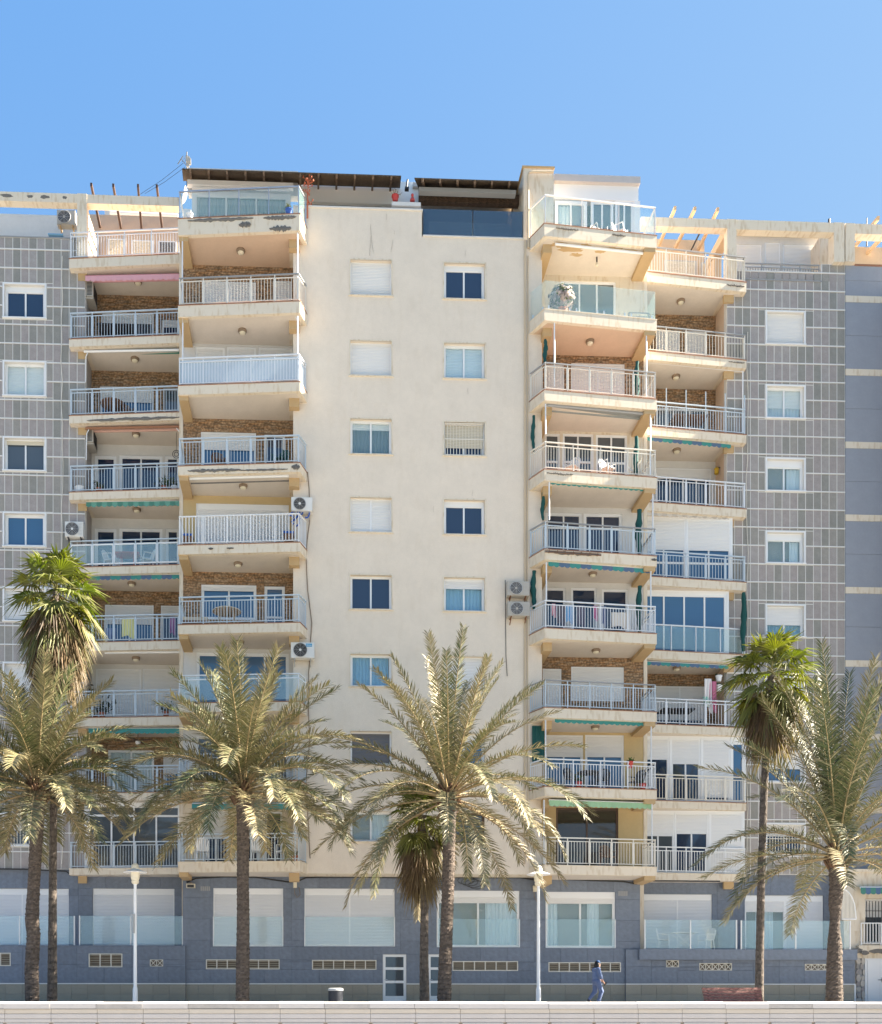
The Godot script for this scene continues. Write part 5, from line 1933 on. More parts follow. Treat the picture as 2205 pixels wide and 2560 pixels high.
func ac_unit(label: String, r: Array, z: float, m: String, o := {}) -> void:
	var p := at(r[0], r[3], z)
	var q := at(r[2], r[1], z)
	var t := thing("air_conditioner", Vector3(p.x, p.y, z), label, "air conditioner", "outdoor air conditioner units")
	var w := q.x - p.x
	var h := q.y - p.y
	var d := 0.30
	var b := MB.new()
	var e := 0.015
	b.box(Vector3(0, 0, -d), Vector3(w, h, -e))
	b.box(Vector3(e, e, -e), Vector3(w - e, h - e, 0))
	put(t, "case", b, M[m])
	var cx: float = w * o.get("fan", 0.40)
	var cy := h * 0.5
	var R: float = minf(h * 0.43, w * 0.36)
	var dsk := MB.new()
	var pts := []
	for i in 28:
		var a := TAU * i / 28
		pts.append(Vector2(cx + cos(a) * R, cy + sin(a) * R))
	dsk.plate(pts, 0.0, 0.006)
	put(t, "fan_opening", dsk, M.black if not o.has("soft") else M.metal_dark)
	var g := MB.new()
	for k in 5:
		var rr := R * (k + 1) / 5.0
		var ring := []
		var rad := []
		for i in 25:
			var a := TAU * i / 24
			ring.append(Vector3(cx + cos(a) * rr, cy + sin(a) * rr, 0.022))
			rad.append(0.007 if k < 4 else 0.014)
		g.tube(ring, rad, 5, false)
	for i in 8:
		var a := TAU * i / 8
		g.bar(Vector3(cx, cy, 0.02), Vector3(cx + cos(a) * R, cy + sin(a) * R, 0.02), 0.008, 0.008)
	put(t, "fan_grille", g, M.frame_grey if o.has("soft") else M.metal_grey, "stuff")
	var hub := MB.new()
	hub.lathe(Vector3(cx, cy, 0.01), [Vector2(0.045, 0), Vector2(0.04, 0.0)], 10)
	var hp := []
	for i in 12:
		var a := TAU * i / 12
		hp.append(Vector2(cx + cos(a) * 0.05, cy + sin(a) * 0.05))
	var hb := MB.new()
	hb.plate(hp, 0.006, 0.03)
	put(t, "fan_hub", hb, M[m])
	for x in [w * 0.16, w * 0.84]:
		var br := MB.new()
		br.bar(Vector3(x, -0.02, -d - 0.12), Vector3(x, -0.02, -0.02), 0.04, 0.04)
		br.bar(Vector3(x, -0.24, -d - 0.08), Vector3(x, -0.03, -0.06), 0.03, 0.03)
		put(t, "bracket", br, M[o.get("bracket", "rust")])
	if o.has("grid"):
		var lv := MB.new()
		for i in 9:
			var y := h * (0.12 + 0.76 * i / 8.0)
			lv.bar(Vector3(w * 0.74, y, 0.004), Vector3(w * 0.95, y, 0.004), 0.012, 0.01)
		put(t, "louvre", lv, M.frame_grey, "stuff")
	if o.has("logo"):
		var s := bx(t, "label_sticker", Vector3(w * 0.64, h * 0.72, 0), Vector3(w * 0.90, h * 0.92, 0.004), M.sticker)
		var tm := TextMesh.new()
		tm.text = o.logo
		tm.font_size = 16
		tm.pixel_size = 0.0042
		tm.depth = 0.003
		tm.material = M.white
		var x := put_mesh(s, "lettering", tm)
		x.position = Vector3(w * 0.77, h * 0.82, 0.006)


func build_air_conditioners() -> void:
	mat("sticker", lin(0.02, 0.30, 0.55), 0.5)
	ac_unit("weathered air conditioner on rusty brackets by the pergola post", [142, 525, 188, 560], -3.4, "ac_old", {soft = 1, bracket = "ochre"})
	ac_unit("grey air conditioner on the tiled wall beside the glass-framed balcony", [162, 1304, 208, 1341], -1.75, "ac_white", {soft = 1, grid = 1, bracket = "metal_dark"})
	ac_unit("white air conditioner with wrapped blue pipes on the inner left column", [728, 1243, 781, 1276], 0.36, "ac_white", {logo = "Hisense", bracket = "frame_grey"} if false else {bracket = "frame_grey"})
	ac_unit("white air conditioner with a bright blue maker's label", [727, 1606, 786, 1644], 0.36, "ac_white", {logo = "Midea", bracket = "frame_grey"})
	ac_unit("upper of two stained air conditioners stacked by the corner pipes", [1268, 1453, 1324, 1488], 0.36, "ac_old", {soft = 1, grid = 1})
	ac_unit("lower of two stained air conditioners stacked by the corner pipes", [1270, 1504, 1325, 1539], 0.36, "ac_old", {soft = 1, grid = 1})
	ac_unit("air conditioner below a half-shuttered window behind the right fan palm", [1906, 1586, 1950, 1611], -1.8, "ac_old", {soft = 1, bracket = "metal_grey"})
	# two side-on units in the left loggias
	for q in [["air conditioner high on the side wall of the pink awning loggia", 232, 720, 757], ["air conditioner on the side wall of the loggia with four dark panes", 235, 1084, 1118]]:
		var x: float = COL.outer_left.x0
		var p := at(q[1], q[3], -2.7)
		var h := ay(q[1], q[2], -2.7) - p.y
		var t := thing("air_conditioner", Vector3(x, p.y, -2.7), q[0], "air conditioner", "outdoor air conditioner units")
		bx(t, "case", Vector3(0.002, 0, -0.4), Vector3(0.30, h, 0.4), M.ac_old)
		var lv := MB.new()
		for i in 10:
			var y := h * (0.1 + 0.8 * i / 9.0)
			lv.bar(Vector3(0.305, y, -0.3), Vector3(0.305, y, 0.3), 0.02, 0.02)
			lv.bar(Vector3(0.06, y, 0.405), Vector3(0.25, y, 0.405), 0.02, 0.02)
		put(t, "louvre", lv, M.metal_dark, "stuff")
		bx(t, "bracket", Vector3(0.002, -0.07, -0.35), Vector3(0.3, -0.005, 0.35), M.ac_old)
	# blue wrapping below the pipe end of one unit
	var b := MB.new()
	rng.seed = 77
	for i in 5:
		var pts := []
		var rad := []
		var p := at(735 + i * 8, 1278, 0.2)
		for j in 7:
			pts.append(p)
			rad.append(0.03)
			p += Vector3(rng.randf_range(-0.10, 0.10) - 0.03, rng.randf_range(-0.14, 0.02), rng.randf_range(-0.03, 0.06))
		b.tube(pts, rad, 6)
	tag(put(self, "blue_pipe_wrap", b, M.blue_plastic), "loose blue pipe wrapping under the inner left column's air conditioner", "pipe wrap")


var lamp_mesh: ArrayMesh
var lamp_glass: ArrayMesh


func build_lamps() -> void:
	var b := MB.new()
	b.lathe(Vector3.ZERO, [Vector2(0.0, -0.02), Vector2(0.15, -0.02), Vector2(0.17, 0.03), Vector2(0.17, 0.09)], 18)
	lamp_mesh = b.mesh(M.lamp_brown)
	b = MB.new()
	b.lathe(Vector3.ZERO, [Vector2(0.0, -0.09), Vector2(0.06, -0.082), Vector2(0.11, -0.055), Vector2(0.125, -0.018)], 18)
	lamp_glass = b.mesh(M.lamp_cream)
	var names := {outer_left = "far left column", inner_left = "inner left column", inner_right = "inner right column", outer_right = "far right column"}
	var ord := ["roof terrace", "top", "second", "third", "fourth", "fifth", "sixth", "seventh", "lowest"]
	var spots := {outer_left = [345, 337, 340, 342, 329, 340], inner_left = [602, 606, -1, 608, 595, 600], inner_right = [-1, 1475, -1, -1, 1482, 1490, 1488], outer_right = [1702, 1690, 1692, -1, -1, 1692]}
	for k in spots:
		for i in spots[k].size():
			var px: int = spots[k][i]
			if px < 0:
				continue
			var c: Dictionary = COL[k]
			var z: float = (front_z(k, ax(px, c.pl[1])) + c.back) * 0.5
			var t := thing("ceiling_lamp", Vector3(ax(px, z), FLOORS[k][i].bottom - 0.09, z), "round ceiling lamp under the %s balcony slab of the %s" % [ord[i] if i else "roof terrace", names[k]] if i else "round ceiling lamp under the roof terrace slab of the %s" % names[k], "lamp", "round ceiling lamps under the balconies")
			put_mesh(t, "lamp_ring", lamp_mesh)
			put_mesh(t, "lamp_shade", lamp_glass)
	var t := thing("hanging_bulb", Vector3.ZERO, "bare bulb hanging from the peeling soffit of the right roof terrace", "lamp")
	var z := -0.2
	var p := Vector3(ax(1492, z), FLOORS.inner_right[0].bottom, z)
	var m := MB.new()
	m.tube([p, p - Vector3(0, 0.22, 0)], [0.03, 0.03], 8)
	put(t, "socket", m, M.metal_dark)
	m = MB.new()
	m.lathe(p - Vector3(0, 0.38, 0), [Vector2(0.0, 0.0), Vector2(0.05, 0.02), Vector2(0.065, 0.07), Vector2(0.04, 0.13), Vector2(0.03, 0.16)], 12)
	put(t, "bulb", m, M.lamp_cream)
	# ceiling fan behind the left palms
	z = -2.5
	p = Vector3(ax(345, z), FLOORS.outer_left[6].bottom, z)
	t = thing("ceiling_fan", p, "dark ceiling fan in the loggia with the teal awning, far left column", "fan")
	m = MB.new()
	m.tube([Vector3.ZERO, Vector3(0, -0.3, 0), Vector3(0, -0.42, 0)], [0.02, 0.02, 0.09], 10)
	put(t, "rod", m, M.lamp_brown)
	for i in 4:
		var a := TAU * i / 4 + 0.4
		m = MB.new()
		m.bar(Vector3(cos(a) * 0.1, -0.38, sin(a) * 0.1), Vector3(cos(a) * 0.65, -0.40, sin(a) * 0.65), 0.14, 0.015)
		put(t, "blade", m, M.wood_dark)
	m = MB.new()
	m.lathe(Vector3(0, -0.56, 0), [Vector2(0, 0), Vector2(0.08, 0.03), Vector2(0.11, 0.1), Vector2(0.1, 0.14)], 12)
	put(t, "lamp_shade", m, M.white)


func chair(label: String, at3: Vector3, turn: float, m: Material, slatted := true) -> Node3D:
	var t := thing("garden_chair", at3, label, "chair", "garden chairs on the balconies and terrace")
	t.rotation.y = turn
	var s := MB.new()
	s.obox(Transform3D(Basis(Vector3.RIGHT, 0.06), Vector3(0, 0.43, 0)), Vector3(0.46, 0.03, 0.44))
	put(t, "seat", s, m)
	var b := MB.new()
	var n := 6
	for i in n:
		var u := (i + 0.5) / n - 0.5
		var h := 0.46 - 0.28 * u * u * 2.0
		b.bar(Vector3(u * 0.40, 0.46, -0.21), Vector3(u * 0.50, 0.46 + h, -0.31), 0.055 if slatted else 0.07, 0.02)
	b.tube([Vector3(-0.22, 0.46, -0.21), Vector3(-0.25, 0.72, -0.27), Vector3(-0.17, 0.89, -0.31), Vector3(0, 0.93, -0.32), Vector3(0.17, 0.89, -0.31), Vector3(0.25, 0.72, -0.27), Vector3(0.22, 0.46, -0.21)], [0.02, 0.022, 0.022, 0.022, 0.022, 0.022, 0.02], 6)
	put(t, "backrest", b, m)
	for x in [-1, 1]:
		for z in [-1, 1]:
			var l := MB.new()
			l.tube([Vector3(x * 0.25, 0, z * 0.23), Vector3(x * 0.21, 0.43, z * 0.19)], [0.017, 0.024], 6)
			put(t, "leg", l, m)
		var a := MB.new()
		a.tube([Vector3(x * 0.23, 0.43, 0.2), Vector3(x * 0.27, 0.66, 0.17), Vector3(x * 0.27, 0.67, -0.1), Vector3(x * 0.25, 0.68, -0.26)], [0.018, 0.022, 0.022, 0.018], 6)
		put(t, "armrest", a, m)
	return t


func table(label: String, at3: Vector3, r: float, m: Material, square := false) -> void:
	var t := thing("table", at3, label, "table")
	var b := MB.new()
	if square:
		b.box(Vector3(-r, 0.71, -r * 0.6), Vector3(r, 0.74, r * 0.6))
	else:
		b.lathe(Vector3(0, 0.70, 0), [Vector2(0, 0), Vector2(r - 0.01, 0), Vector2(r, 0.02), Vector2(r - 0.01, 0.04), Vector2(0, 0.04)], 24)
	put(t, "tabletop", b, m)
	for i in 4:
		var a := TAU * (i + 0.5) / 4
		var l := MB.new()
		l.tube([Vector3(cos(a) * r * 0.75, 0, sin(a) * r * (0.45 if square else 0.75)), Vector3(cos(a) * r * 0.7, 0.71, sin(a) * r * (0.4 if square else 0.7))], [0.018, 0.02], 6)
		put(t, "leg", l, m)


func plant(label: String, at3: Vector3, h: float, leaf: Color, potm: Material, n := 26, big := 0.12) -> void:
	var t := thing("potted_plant", at3, label, "plant")
	var b := MB.new()
	b.lathe(Vector3.ZERO, [Vector2(0, 0), Vector2(0.09, 0), Vector2(0.13, 0.2), Vector2(0.145, 0.2), Vector2(0.145, 0.24), Vector2(0.12, 0.24), Vector2(0.1, 0.2), Vector2(0, 0.2)], 14)
	put(t, "pot", b, potm)
	var s := MB.new()
	var lf := MB.new()
	for i in n:
		var a := rng.randf() * TAU
		var e := rng.randf_range(0.3, 1.4)
		var l := h * rng.randf_range(0.4, 1.0)
		var tip := Vector3(cos(a) * cos(e) * l, 0.2 + sin(e) * l, sin(a) * cos(e) * l * 0.7)
		s.tube([Vector3(0, 0.2, 0), tip], [0.008, 0.004], 4, false)
		for j in 5:
			var p := Vector3(0, 0.2, 0).lerp(tip, 0.35 + 0.16 * j)
			var d := Vector3(rng.randf_range(-1, 1), rng.randf_range(-0.3, 1), rng.randf_range(-1, 1)).normalized() * big * rng.randf_range(0.6, 1.2)
			var w := d.cross(Vector3(rng.randf() - 0.5, 1, rng.randf() - 0.5)).normalized() * big * 0.3
			var k := rng.randf_range(0.7, 1.3)
			lf.col = Color(leaf.r * k, leaf.g * k, leaf.b * k)
			lf.quad(p, p + d * 0.5 + w, p + d, p + d * 0.5 - w)
	put(t, "stems", s, M.bark_brown, "stuff")
	put(t, "leaves", lf, M.leaf_plain, "stuff")


func on_floor(k: String, i: int, px: float, back := 0.5) -> Vector3:
	var c: Dictionary = COL[k]
	var z: float = front_z(k, ax(px, c.pl[1])) - back
	return Vector3(ax(px, z), FLOORS[k][i].top, z)


func cloth(label: String, k: String, i: int, px: float, w: float, h: float, top: float, c: Color, called := "hanging_cloth") -> void:
	var p := on_floor(k, i, px, 0.16)
	var b := MB.new()
	b.col = c
	var n := 8
	for a in n:
		for d in 4:
			var f := func(u: float, v: float) -> Vector3:
				return p + Vector3((u - 0.5) * w, top - v * h * (1.0 - 0.12 * sin(u * 5.0)), 0.03 * sin(u * 13.0 + v * 2.0) * (0.4 + v))
			b.quad(f.call(float(a) / n, (d + 1) / 4.0), f.call(float(a + 1) / n, (d + 1) / 4.0), f.call(float(a + 1) / n, d / 4.0), f.call(float(a) / n, d / 4.0))
	tag(put(self, called, b, M.canvas), label, "laundry", "washing hung on the balconies")


func build_clutter() -> void:
	var lp := mat("leaf_plain", Color(1, 1, 1), 0.6)
	lp.vertex_color_use_as_albedo = true
	lp.backlight_enabled = true
	lp.backlight = Color(0.3, 0.32, 0.15)
	mat("bark_brown", lin(0.10, 0.065, 0.04), 0.9)
	mat("rattan", lin(0.18, 0.10, 0.06), 0.8)
	mat("beige_plastic", lin(0.55, 0.47, 0.36), 0.5)
	mat("red_plastic", lin(0.45, 0.05, 0.04), 0.5)
	mat("pot", lin(0.40, 0.13, 0.07), 0.7)
	mat("blue_pot", lin(0.05, 0.12, 0.40), 0.5)
	rng.seed = 501
	var ol := "outer_left"
	var il := "inner_left"
	var ir := "inner_right"
	var orr := "outer_right"
	table("dark folding table on the top far left balcony", on_floor(ol, 1, 290, 0.7), 0.7, M.metal_dark, true)
	table("round rattan table on the second far left balcony", on_floor(ol, 2, 282, 0.6), 0.5, M.rattan)
	chair("brown rattan chair beside the round table, second far left balcony", on_floor(ol, 2, 318, 0.7), 0.5, M.rattan)
	plant("red and green potted plant at the right of the third far left balcony", on_floor(ol, 3, 410, 0.3), 0.55, Color(0.05, 0.09, 0.03), M.pot)
	plant("leafy plant in a white pot at the right end of the third far left balcony", on_floor(ol, 3, 436, 0.3), 0.5, Color(0.04, 0.08, 0.03), M.white)
	plant("low potted herb near the left end of the third far left balcony", on_floor(ol, 3, 247, 0.3), 0.4, Color(0.06, 0.08, 0.03), M.pot)
	var bk := thing("bucket", on_floor(ol, 3, 200, 0.3), "white plastic tub at the left end of the third far left balcony", "tub")
	var bm := MB.new()
	bm.lathe(Vector3.ZERO, [Vector2(0, 0), Vector2(0.16, 0), Vector2(0.2, 0.3), Vector2(0.215, 0.31), Vector2(0.19, 0.32), Vector2(0.17, 0.06), Vector2(0, 0.05)], 16)
	put(bk, "bowl", bm, M.white)
	bm = MB.new()
	bm.tube([Vector3(-0.2, 0.31, 0), Vector3(-0.12, 0.44, 0), Vector3(0.12, 0.44, 0), Vector3(0.2, 0.31, 0)], [0.008, 0.008, 0.008, 0.008], 5)
	put(bk, "handle", bm, M.frame_grey)
	# hanging wind ornament
	var w := thing("wind_ornament", on_floor(ol, 3, 441, 0.9) + Vector3(0, 0, 0), "small dark ring ornament hanging above the third far left balcony", "ornament")
	var yh: float = FLOORS[ol][2].bottom - FLOORS[ol][3].top
	bm = MB.new()
	bm.tube([Vector3(0, yh, 0), Vector3(0, yh - 0.75, 0)], [0.008, 0.008], 4)
	put(w, "cord", bm, M.metal_dark)
	bm = MB.new()
	for R in [0.16, 0.09]:
		var pts := []
		var rad := []
		for i in 19:
			var a := TAU * i / 18
			pts.append(Vector3(cos(a) * R, yh - 0.9 + sin(a) * R, 0))
			rad.append(0.014)
		bm.tube(pts, rad, 5, false)
	put(w, "rings", bm, M.metal_dark)
	chair("white plastic chair left of the red table behind glass-filled frames", on_floor(ol, 4, 278, 0.6), 1.2, M.white)
	table("red square table on the balcony with glass-filled square frames", on_floor(ol, 4, 320, 0.7), 0.5, M.red_plastic, true)
	chair("white plastic chair right of the red table behind glass-filled frames", on_floor(ol, 4, 366, 0.6), -1.1, M.white)
	cloth("yellow cloth hung on the balcony beside the left fan palm", ol, 5, 322, 0.55, 0.75, 0.95, lin(0.45, 0.42, 0.08))
	cloth("purple cloth hung at the right end of the balcony beside the left fan palm", ol, 5, 432, 0.22, 0.7, 1.0, lin(0.10, 0.03, 0.12))
	cloth("dark blue cloth hung left on the balcony beside the left fan palm", ol, 5, 278, 0.4, 0.5, 0.6, lin(0.02, 0.04, 0.12))
	plant("tall dark climbing plant at the left of the white-shuttered loggia", on_floor(ol, 6, 236, 0.7), 1.9, Color(0.035, 0.045, 0.03), M.pot, 16, 0.2)
	plant("bushy plant pressed against the railing, white-shuttered loggia", on_floor(ol, 6, 256, 0.25), 0.6, Color(0.03, 0.06, 0.03), M.pot, 20)
	plant("green plant right of centre against the railing, white-shuttered loggia", on_floor(ol, 6, 415, 0.25), 0.55, Color(0.03, 0.06, 0.03), M.pot, 20)
	# inner left
	plant("small succulent in a dark bowl on the top left roof terrace edge", on_floor(il, 0, 722, 0.12), 0.22, Color(0.18, 0.2, 0.05), M.blue_pot, 20, 0.09)
	plant("tiny white planter at the left end of the roof terrace glass", on_floor(il, 0, 474, 0.14), 0.12, Color(0.3, 0.3, 0.26), M.white, 8, 0.06)
	chair("beige wicker chair behind the railing of the broken-edged balcony", on_floor(il, 3, 548, 0.6), 0.3, M.rattan)
	chair("dark green chair at the right of the broken-edged balcony", on_floor(il, 3, 700, 0.6), -0.6, M.teal)
	table("round beige table on the balcony with the wide blue window", on_floor(il, 5, 567, 0.7), 0.56, M.beige_plastic)
	var sofa := thing("sun_lounger", on_floor(il, 5, 490, 0.5), "low cushioned lounger at the left of the balcony with the wide blue window", "lounger")
	bx(sofa, "frame", Vector3(-0.5, 0.0, -0.3), Vector3(0.5, 0.22, 0.3), M.rattan)
	bx(sofa, "cushion", Vector3(-0.48, 0.222, -0.28), Vector3(0.48, 0.36, 0.28), M.beige_plastic)
	for q in [[470, "blue-lidded crate at the left end behind the thick white railing"], [722, "blue-lidded crate at the right end behind the thick white railing"]]:
		var cr := thing("storage_crate", on_floor(il, 4, q[0], 0.35), q[1], "crate", "blue-lidded crates on the thick white railing balcony")
		bx(cr, "box", Vector3(-0.18, 0, -0.18), Vector3(0.18, 0.42, 0.18), M.rattan)
		bx(cr, "lid", Vector3(-0.2, 0.42, -0.2), Vector3(0.2, 0.5, 0.2), M.blue_plastic)
	chair("white plastic chair with red cushion, left of the trunk on the lowest balcony", on_floor(il, 8, 505, 0.35), PI + 0.2, M.white)
	chair("white plastic chair right of the trunk on the lowest balcony", on_floor(il, 8, 646, 0.35), PI - 0.1, M.white)
	chair("white folding chair at the right end of the lowest inner left balcony", on_floor(il, 8, 708, 0.5), PI + 1.2, M.white)
	plant("geranium in a terracotta pot at the right end of the lowest inner left balcony", on_floor(il, 8, 736, 0.25), 0.25, Color(0.06, 0.1, 0.04), M.pot, 12)
	# inner right
	var fb := on_floor(ir, 1, 1404, 0.45)
	var bush := thing("dried_flower_bush", fb, "big round bush of faded pink flowers behind frameless glass", "plant")
	bm = MB.new()
	bm.lathe(Vector3.ZERO, [Vector2(0, 0), Vector2(0.2, 0), Vector2(0.26, 0.3), Vector2(0.22, 0.3), Vector2(0, 0.26)], 14)
	put(bush, "pot", bm, M.pot)
	bm = MB.new()
	for i in 1500:
		var d := Vector3(rng.randfn(), rng.randfn(), rng.randfn()).normalized()
		var p := Vector3(0, 0.72, 0) + d * rng.randf_range(0.38, 0.52) * (1.0 + 0.1 * sin(d.x * 9) * cos(d.y * 7))
		var s := 0.035 * rng.randf_range(0.6, 1.4)
		var g := rng.randf() < 0.25
		bm.col = Color(0.10, 0.13, 0.05) if g else Color(0.48, 0.40, 0.38) * rng.randf_range(0.6, 1.1)
		var u := d.cross(Vector3(rng.randf() - 0.5, rng.randf() - 0.5, rng.randf() - 0.5)).normalized()
		var v := (d + u * 0.5).cross(u).normalized()
		bm.quad(p - u * s - v * s, p + u * s - v * s, p + u * s + v * s, p - u * s + v * s)
	put(bush, "flower_heads", bm, M.leaf_plain, "stuff")
	var cg := thing("folded_chair_frame", on_floor(ir, 1, 1597, 0.25), "low dark metal frame behind the frameless glass, right end", "frame")
	bm = MB.new()
	for x in [-0.4, 0.4]:
		bm.bar(Vector3(x, 0, 0), Vector3(x, 0.34, 0), 0.04, 0.04)
	bm.bar(Vector3(-0.4, 0.33, 0), Vector3(0.4, 0.33, 0), 0.04, 0.05)
	bm.bar(Vector3(-0.4, 0.18, 0), Vector3(0.4, 0.18, 0), 0.03, 0.04)
	put(cg, "bars", bm, M.metal_grey)
	chair("dark cushioned chair on the right roof terrace behind glass", on_floor(ir, 0, 1498, 0.8), 0.4, M.metal_grey)
	chair("white garden chair on the right roof terrace behind glass", on_floor(ir, 0, 1552, 0.7), 0.9, M.white)
	chair("white chair in the middle of the cream-railed balcony", on_floor(ir, 3, 1520, 0.5), 0.6, M.white)
	chair("white chair at the left of the cream-railed balcony", on_floor(ir, 3, 1428, 0.6), -0.8, M.white)
	var lo := thing("deck_chair", on_floor(ir, 3, 1585, 0.5), "folding deck chair with pale yellow cloth at the right of the cream-railed balcony", "deck chair")
	bm = MB.new()
	bm.bar(Vector3(-0.3, 0.05, 0), Vector3(0.3, 0.85, 0), 0.04, 0.04)
	bm.bar(Vector3(0.3, 0.05, 0), Vector3(-0.25, 0.6, 0), 0.04, 0.04)
	put(lo, "frame", bm, M.white)
	bm = MB.new()
	bm.col = lin(0.55, 0.52, 0.28)
	bm.quad(Vector3(-0.26, 0.14, 0.2), Vector3(0.28, 0.86, 0.2), Vector3(0.28, 0.86, -0.2), Vector3(-0.26, 0.14, -0.2))
	put(lo, "cloth", bm, M.canvas)
	cloth("black garment hung left on the laundry balcony", ir, 5, 1402, 0.35, 0.8, 0.98, lin(0.012, 0.012, 0.02))
	cloth("pink garment hung left on the laundry balcony", ir, 5, 1384, 0.14, 0.5, 1.0, lin(0.5, 0.16, 0.22))
	cloth("blue garment hung left of centre on the laundry balcony", ir, 5, 1424, 0.3, 0.7, 0.98, lin(0.03, 0.14, 0.42))
	cloth("dark trousers hung in the middle of the laundry balcony", ir, 5, 1452, 0.3, 0.85, 1.0, lin(0.015, 0.015, 0.03))
	cloth("magenta garment hung in the middle of the laundry balcony", ir, 5, 1488, 0.16, 0.55, 1.0, lin(0.3, 0.03, 0.12))
	cloth("navy garment hung right of centre on the laundry balcony", ir, 5, 1508, 0.22, 0.75, 1.0, lin(0.02, 0.03, 0.09))
	cloth("beige towel draped right on the laundry balcony", ir, 5, 1552, 0.75, 0.6, 0.8, lin(0.42, 0.36, 0.30))
	for q in [["red flower pot left on the balcony with the teal awning", 1447, 0.35], ["red flower pot in the right corner of the balcony with the teal awning", 1607, 0.3]]:
		plant(q[0], on_floor(ir, 7, q[1], 0.2), q[2], Color(0.05, 0.09, 0.03), M.red_plastic, 12)
	plant("red flower box with green sprigs at the railing top, balcony with the teal awning", on_floor(ir, 7, 1575, 0.16) + Vector3(0, 0.85, 0), 0.2, Color(0.06, 0.12, 0.03), M.red_plastic, 14)
	chair("dark iron chair left on the balcony with the teal awning", on_floor(ir, 7, 1432, 0.6), 0.5, M.metal_dark)
	chair("dark iron chair in the middle of the balcony with the teal awning", on_floor(ir, 7, 1505, 0.6), -0.5, M.metal_dark)
	table("dark iron table on the balcony with the teal awning", on_floor(ir, 7, 1470, 0.7), 0.45, M.metal_dark)
	chair("dark chair at the right of the balcony with the teal awning", on_floor(ir, 7, 1590, 0.7), -1.0, M.metal_dark)
	chair("dark brown chair behind the lowest inner right railing", on_floor(ir, 8, 1520, 0.6), 0.2, M.rattan)
	# outer right
	var ln := thing("wall_lantern", Vector3(COL.outer_right.x1 - 0.16, ay(1790, 1176, -2.9), -2.9), "small yellow lantern on the side wall of the far right loggia", "lantern")
	bm = MB.new()
	bm.lathe(Vector3(0, -0.15, 0), [Vector2(0, 0), Vector2(0.09, 0), Vector2(0.09, 0.2), Vector2(0.11, 0.21), Vector2(0.0, 0.32)], 10)
	put(ln, "shade", bm, M.lantern_yellow)
	bx(ln, "bracket", Vector3(0.0, 0.1, -0.02), Vector3(0.158, 0.13, 0.02), M.metal_dark)
	for q in [["white clothes bundle hung at the far right loggia's side wall", 1770, 0.3, 1.3, 2.0, lin(0.5, 0.46, 0.44)], ["dark red clothes hung at the far right loggia's side wall", 1782, 0.3, 1.2, 1.9, lin(0.2, 0.02, 0.05)], ["green cloth bag hung at the far right loggia's side wall", 1766, 0.25, 0.4, 1.25, lin(0.05, 0.25, 0.14)]]:
		cloth(q[0], orr, 6, q[1], q[2], q[3], q[4], q[5])
	for q in [["upper pale hanging pot by the clothes in the far right loggia", 1797, 1.95], ["lower pale hanging pot by the clothes in the far right loggia", 1797, 1.55]]:
		plant(q[0], on_floor(orr, 6, q[1], 0.3) + Vector3(0, q[2], 0), 0.15, Color(0.06, 0.1, 0.05), M.white, 8)
	table("dark table with folded things on the loggia left of the right fan palm", on_floor(orr, 6, 1690, 0.6), 0.7, M.metal_dark, true)
	table("brown table behind the balcony whose posts rise over the railing", on_floor(orr, 2, 1720, 0.6), 0.7, M.rattan, true)
	# terrace set on the right
	var zt := -1.35
	var yl := ay(1800, 2374, -0.9) - 0.02
	chair("white metal chair left of the folding table on the right terrace", Vector3(ax(1660, zt), yl, zt), 1.2, M.white, false)
	chair("white metal chair right of the folding table on the right terrace", Vector3(ax(1765, zt), yl, zt), -1.2, M.white, false)
	var ft := thing("folding_table", Vector3(ax(1708, zt), yl, zt), "white folding table with crossed legs between the terrace chairs", "table")
	bx(ft, "tabletop", Vector3(-0.55, 0.71, -0.35), Vector3(0.55, 0.735, 0.35), M.white)
	for z in [-0.25, 0.25]:
		for s in [-1, 1]:
			bm = MB.new()
			bm.bar(Vector3(-0.4 * s, 0.0, z + s * 0.018), Vector3(0.4 * s, 0.71, z + s * 0.018), 0.025, 0.03)
			put(ft, "leg", bm, M.white)
	# roof things
	rng.seed = 91
	var ag := thing("agave_flower_stalk", Vector3.ZERO, "reddish dried agave flower stalk rising above the left parapet", "plant")
	var p0 := at(769, 545, 0.06)
	var p1 := at(771, 447, 0.10)
	bm = MB.new()
	bm.tube([p0, p0.lerp(p1, 0.5) + Vector3(-0.02, 0, 0), p1], [0.03, 0.025, 0.015], 6)
	put(ag, "stalk", bm, M.agave)
	bm = MB.new()
	for i in 26:
		var u := 0.2 + 0.8 * rng.randf()
		if u < 0.75 and fmod(u, 0.3) > 0.1:
			u = 0.8 + 0.2 * rng.randf()
		var p := p0.lerp(p1, u)
		var q := p + Vector3(rng.randf_range(-0.22, 0.22), rng.randf_range(0.0, 0.15), rng.randf_range(-0.06, 0.1))
		bm.tube([p, q], [0.012, 0.008], 4)
		bm.tube([q, q + Vector3(0, 0.07, 0)], [0.028, 0.02], 5)
	put(ag, "flower_heads", bm, M.agave, "stuff")
	plant("red flower pot with thin stems on the parapet block", at(988, 505, -0.18), 0.3, Color(0.10, 0.09, 0.05), M.red_plastic, 16, 0.05)
	var fg := thing("garden_figurine", at(1031, 505, -0.15), "small pink and red figurine on the parapet block", "figurine")
	bm = MB.new()
	bm.lathe(Vector3.ZERO, [Vector2(0, 0), Vector2(0.09, 0), Vector2(0.10, 0.06), Vector2(0.06, 0.16), Vector2(0.03, 0.2), Vector2(0.055, 0.24), Vector2(0.05, 0.3), Vector2(0, 0.33)], 12)
	put(fg, "body", bm, M.red_plastic)
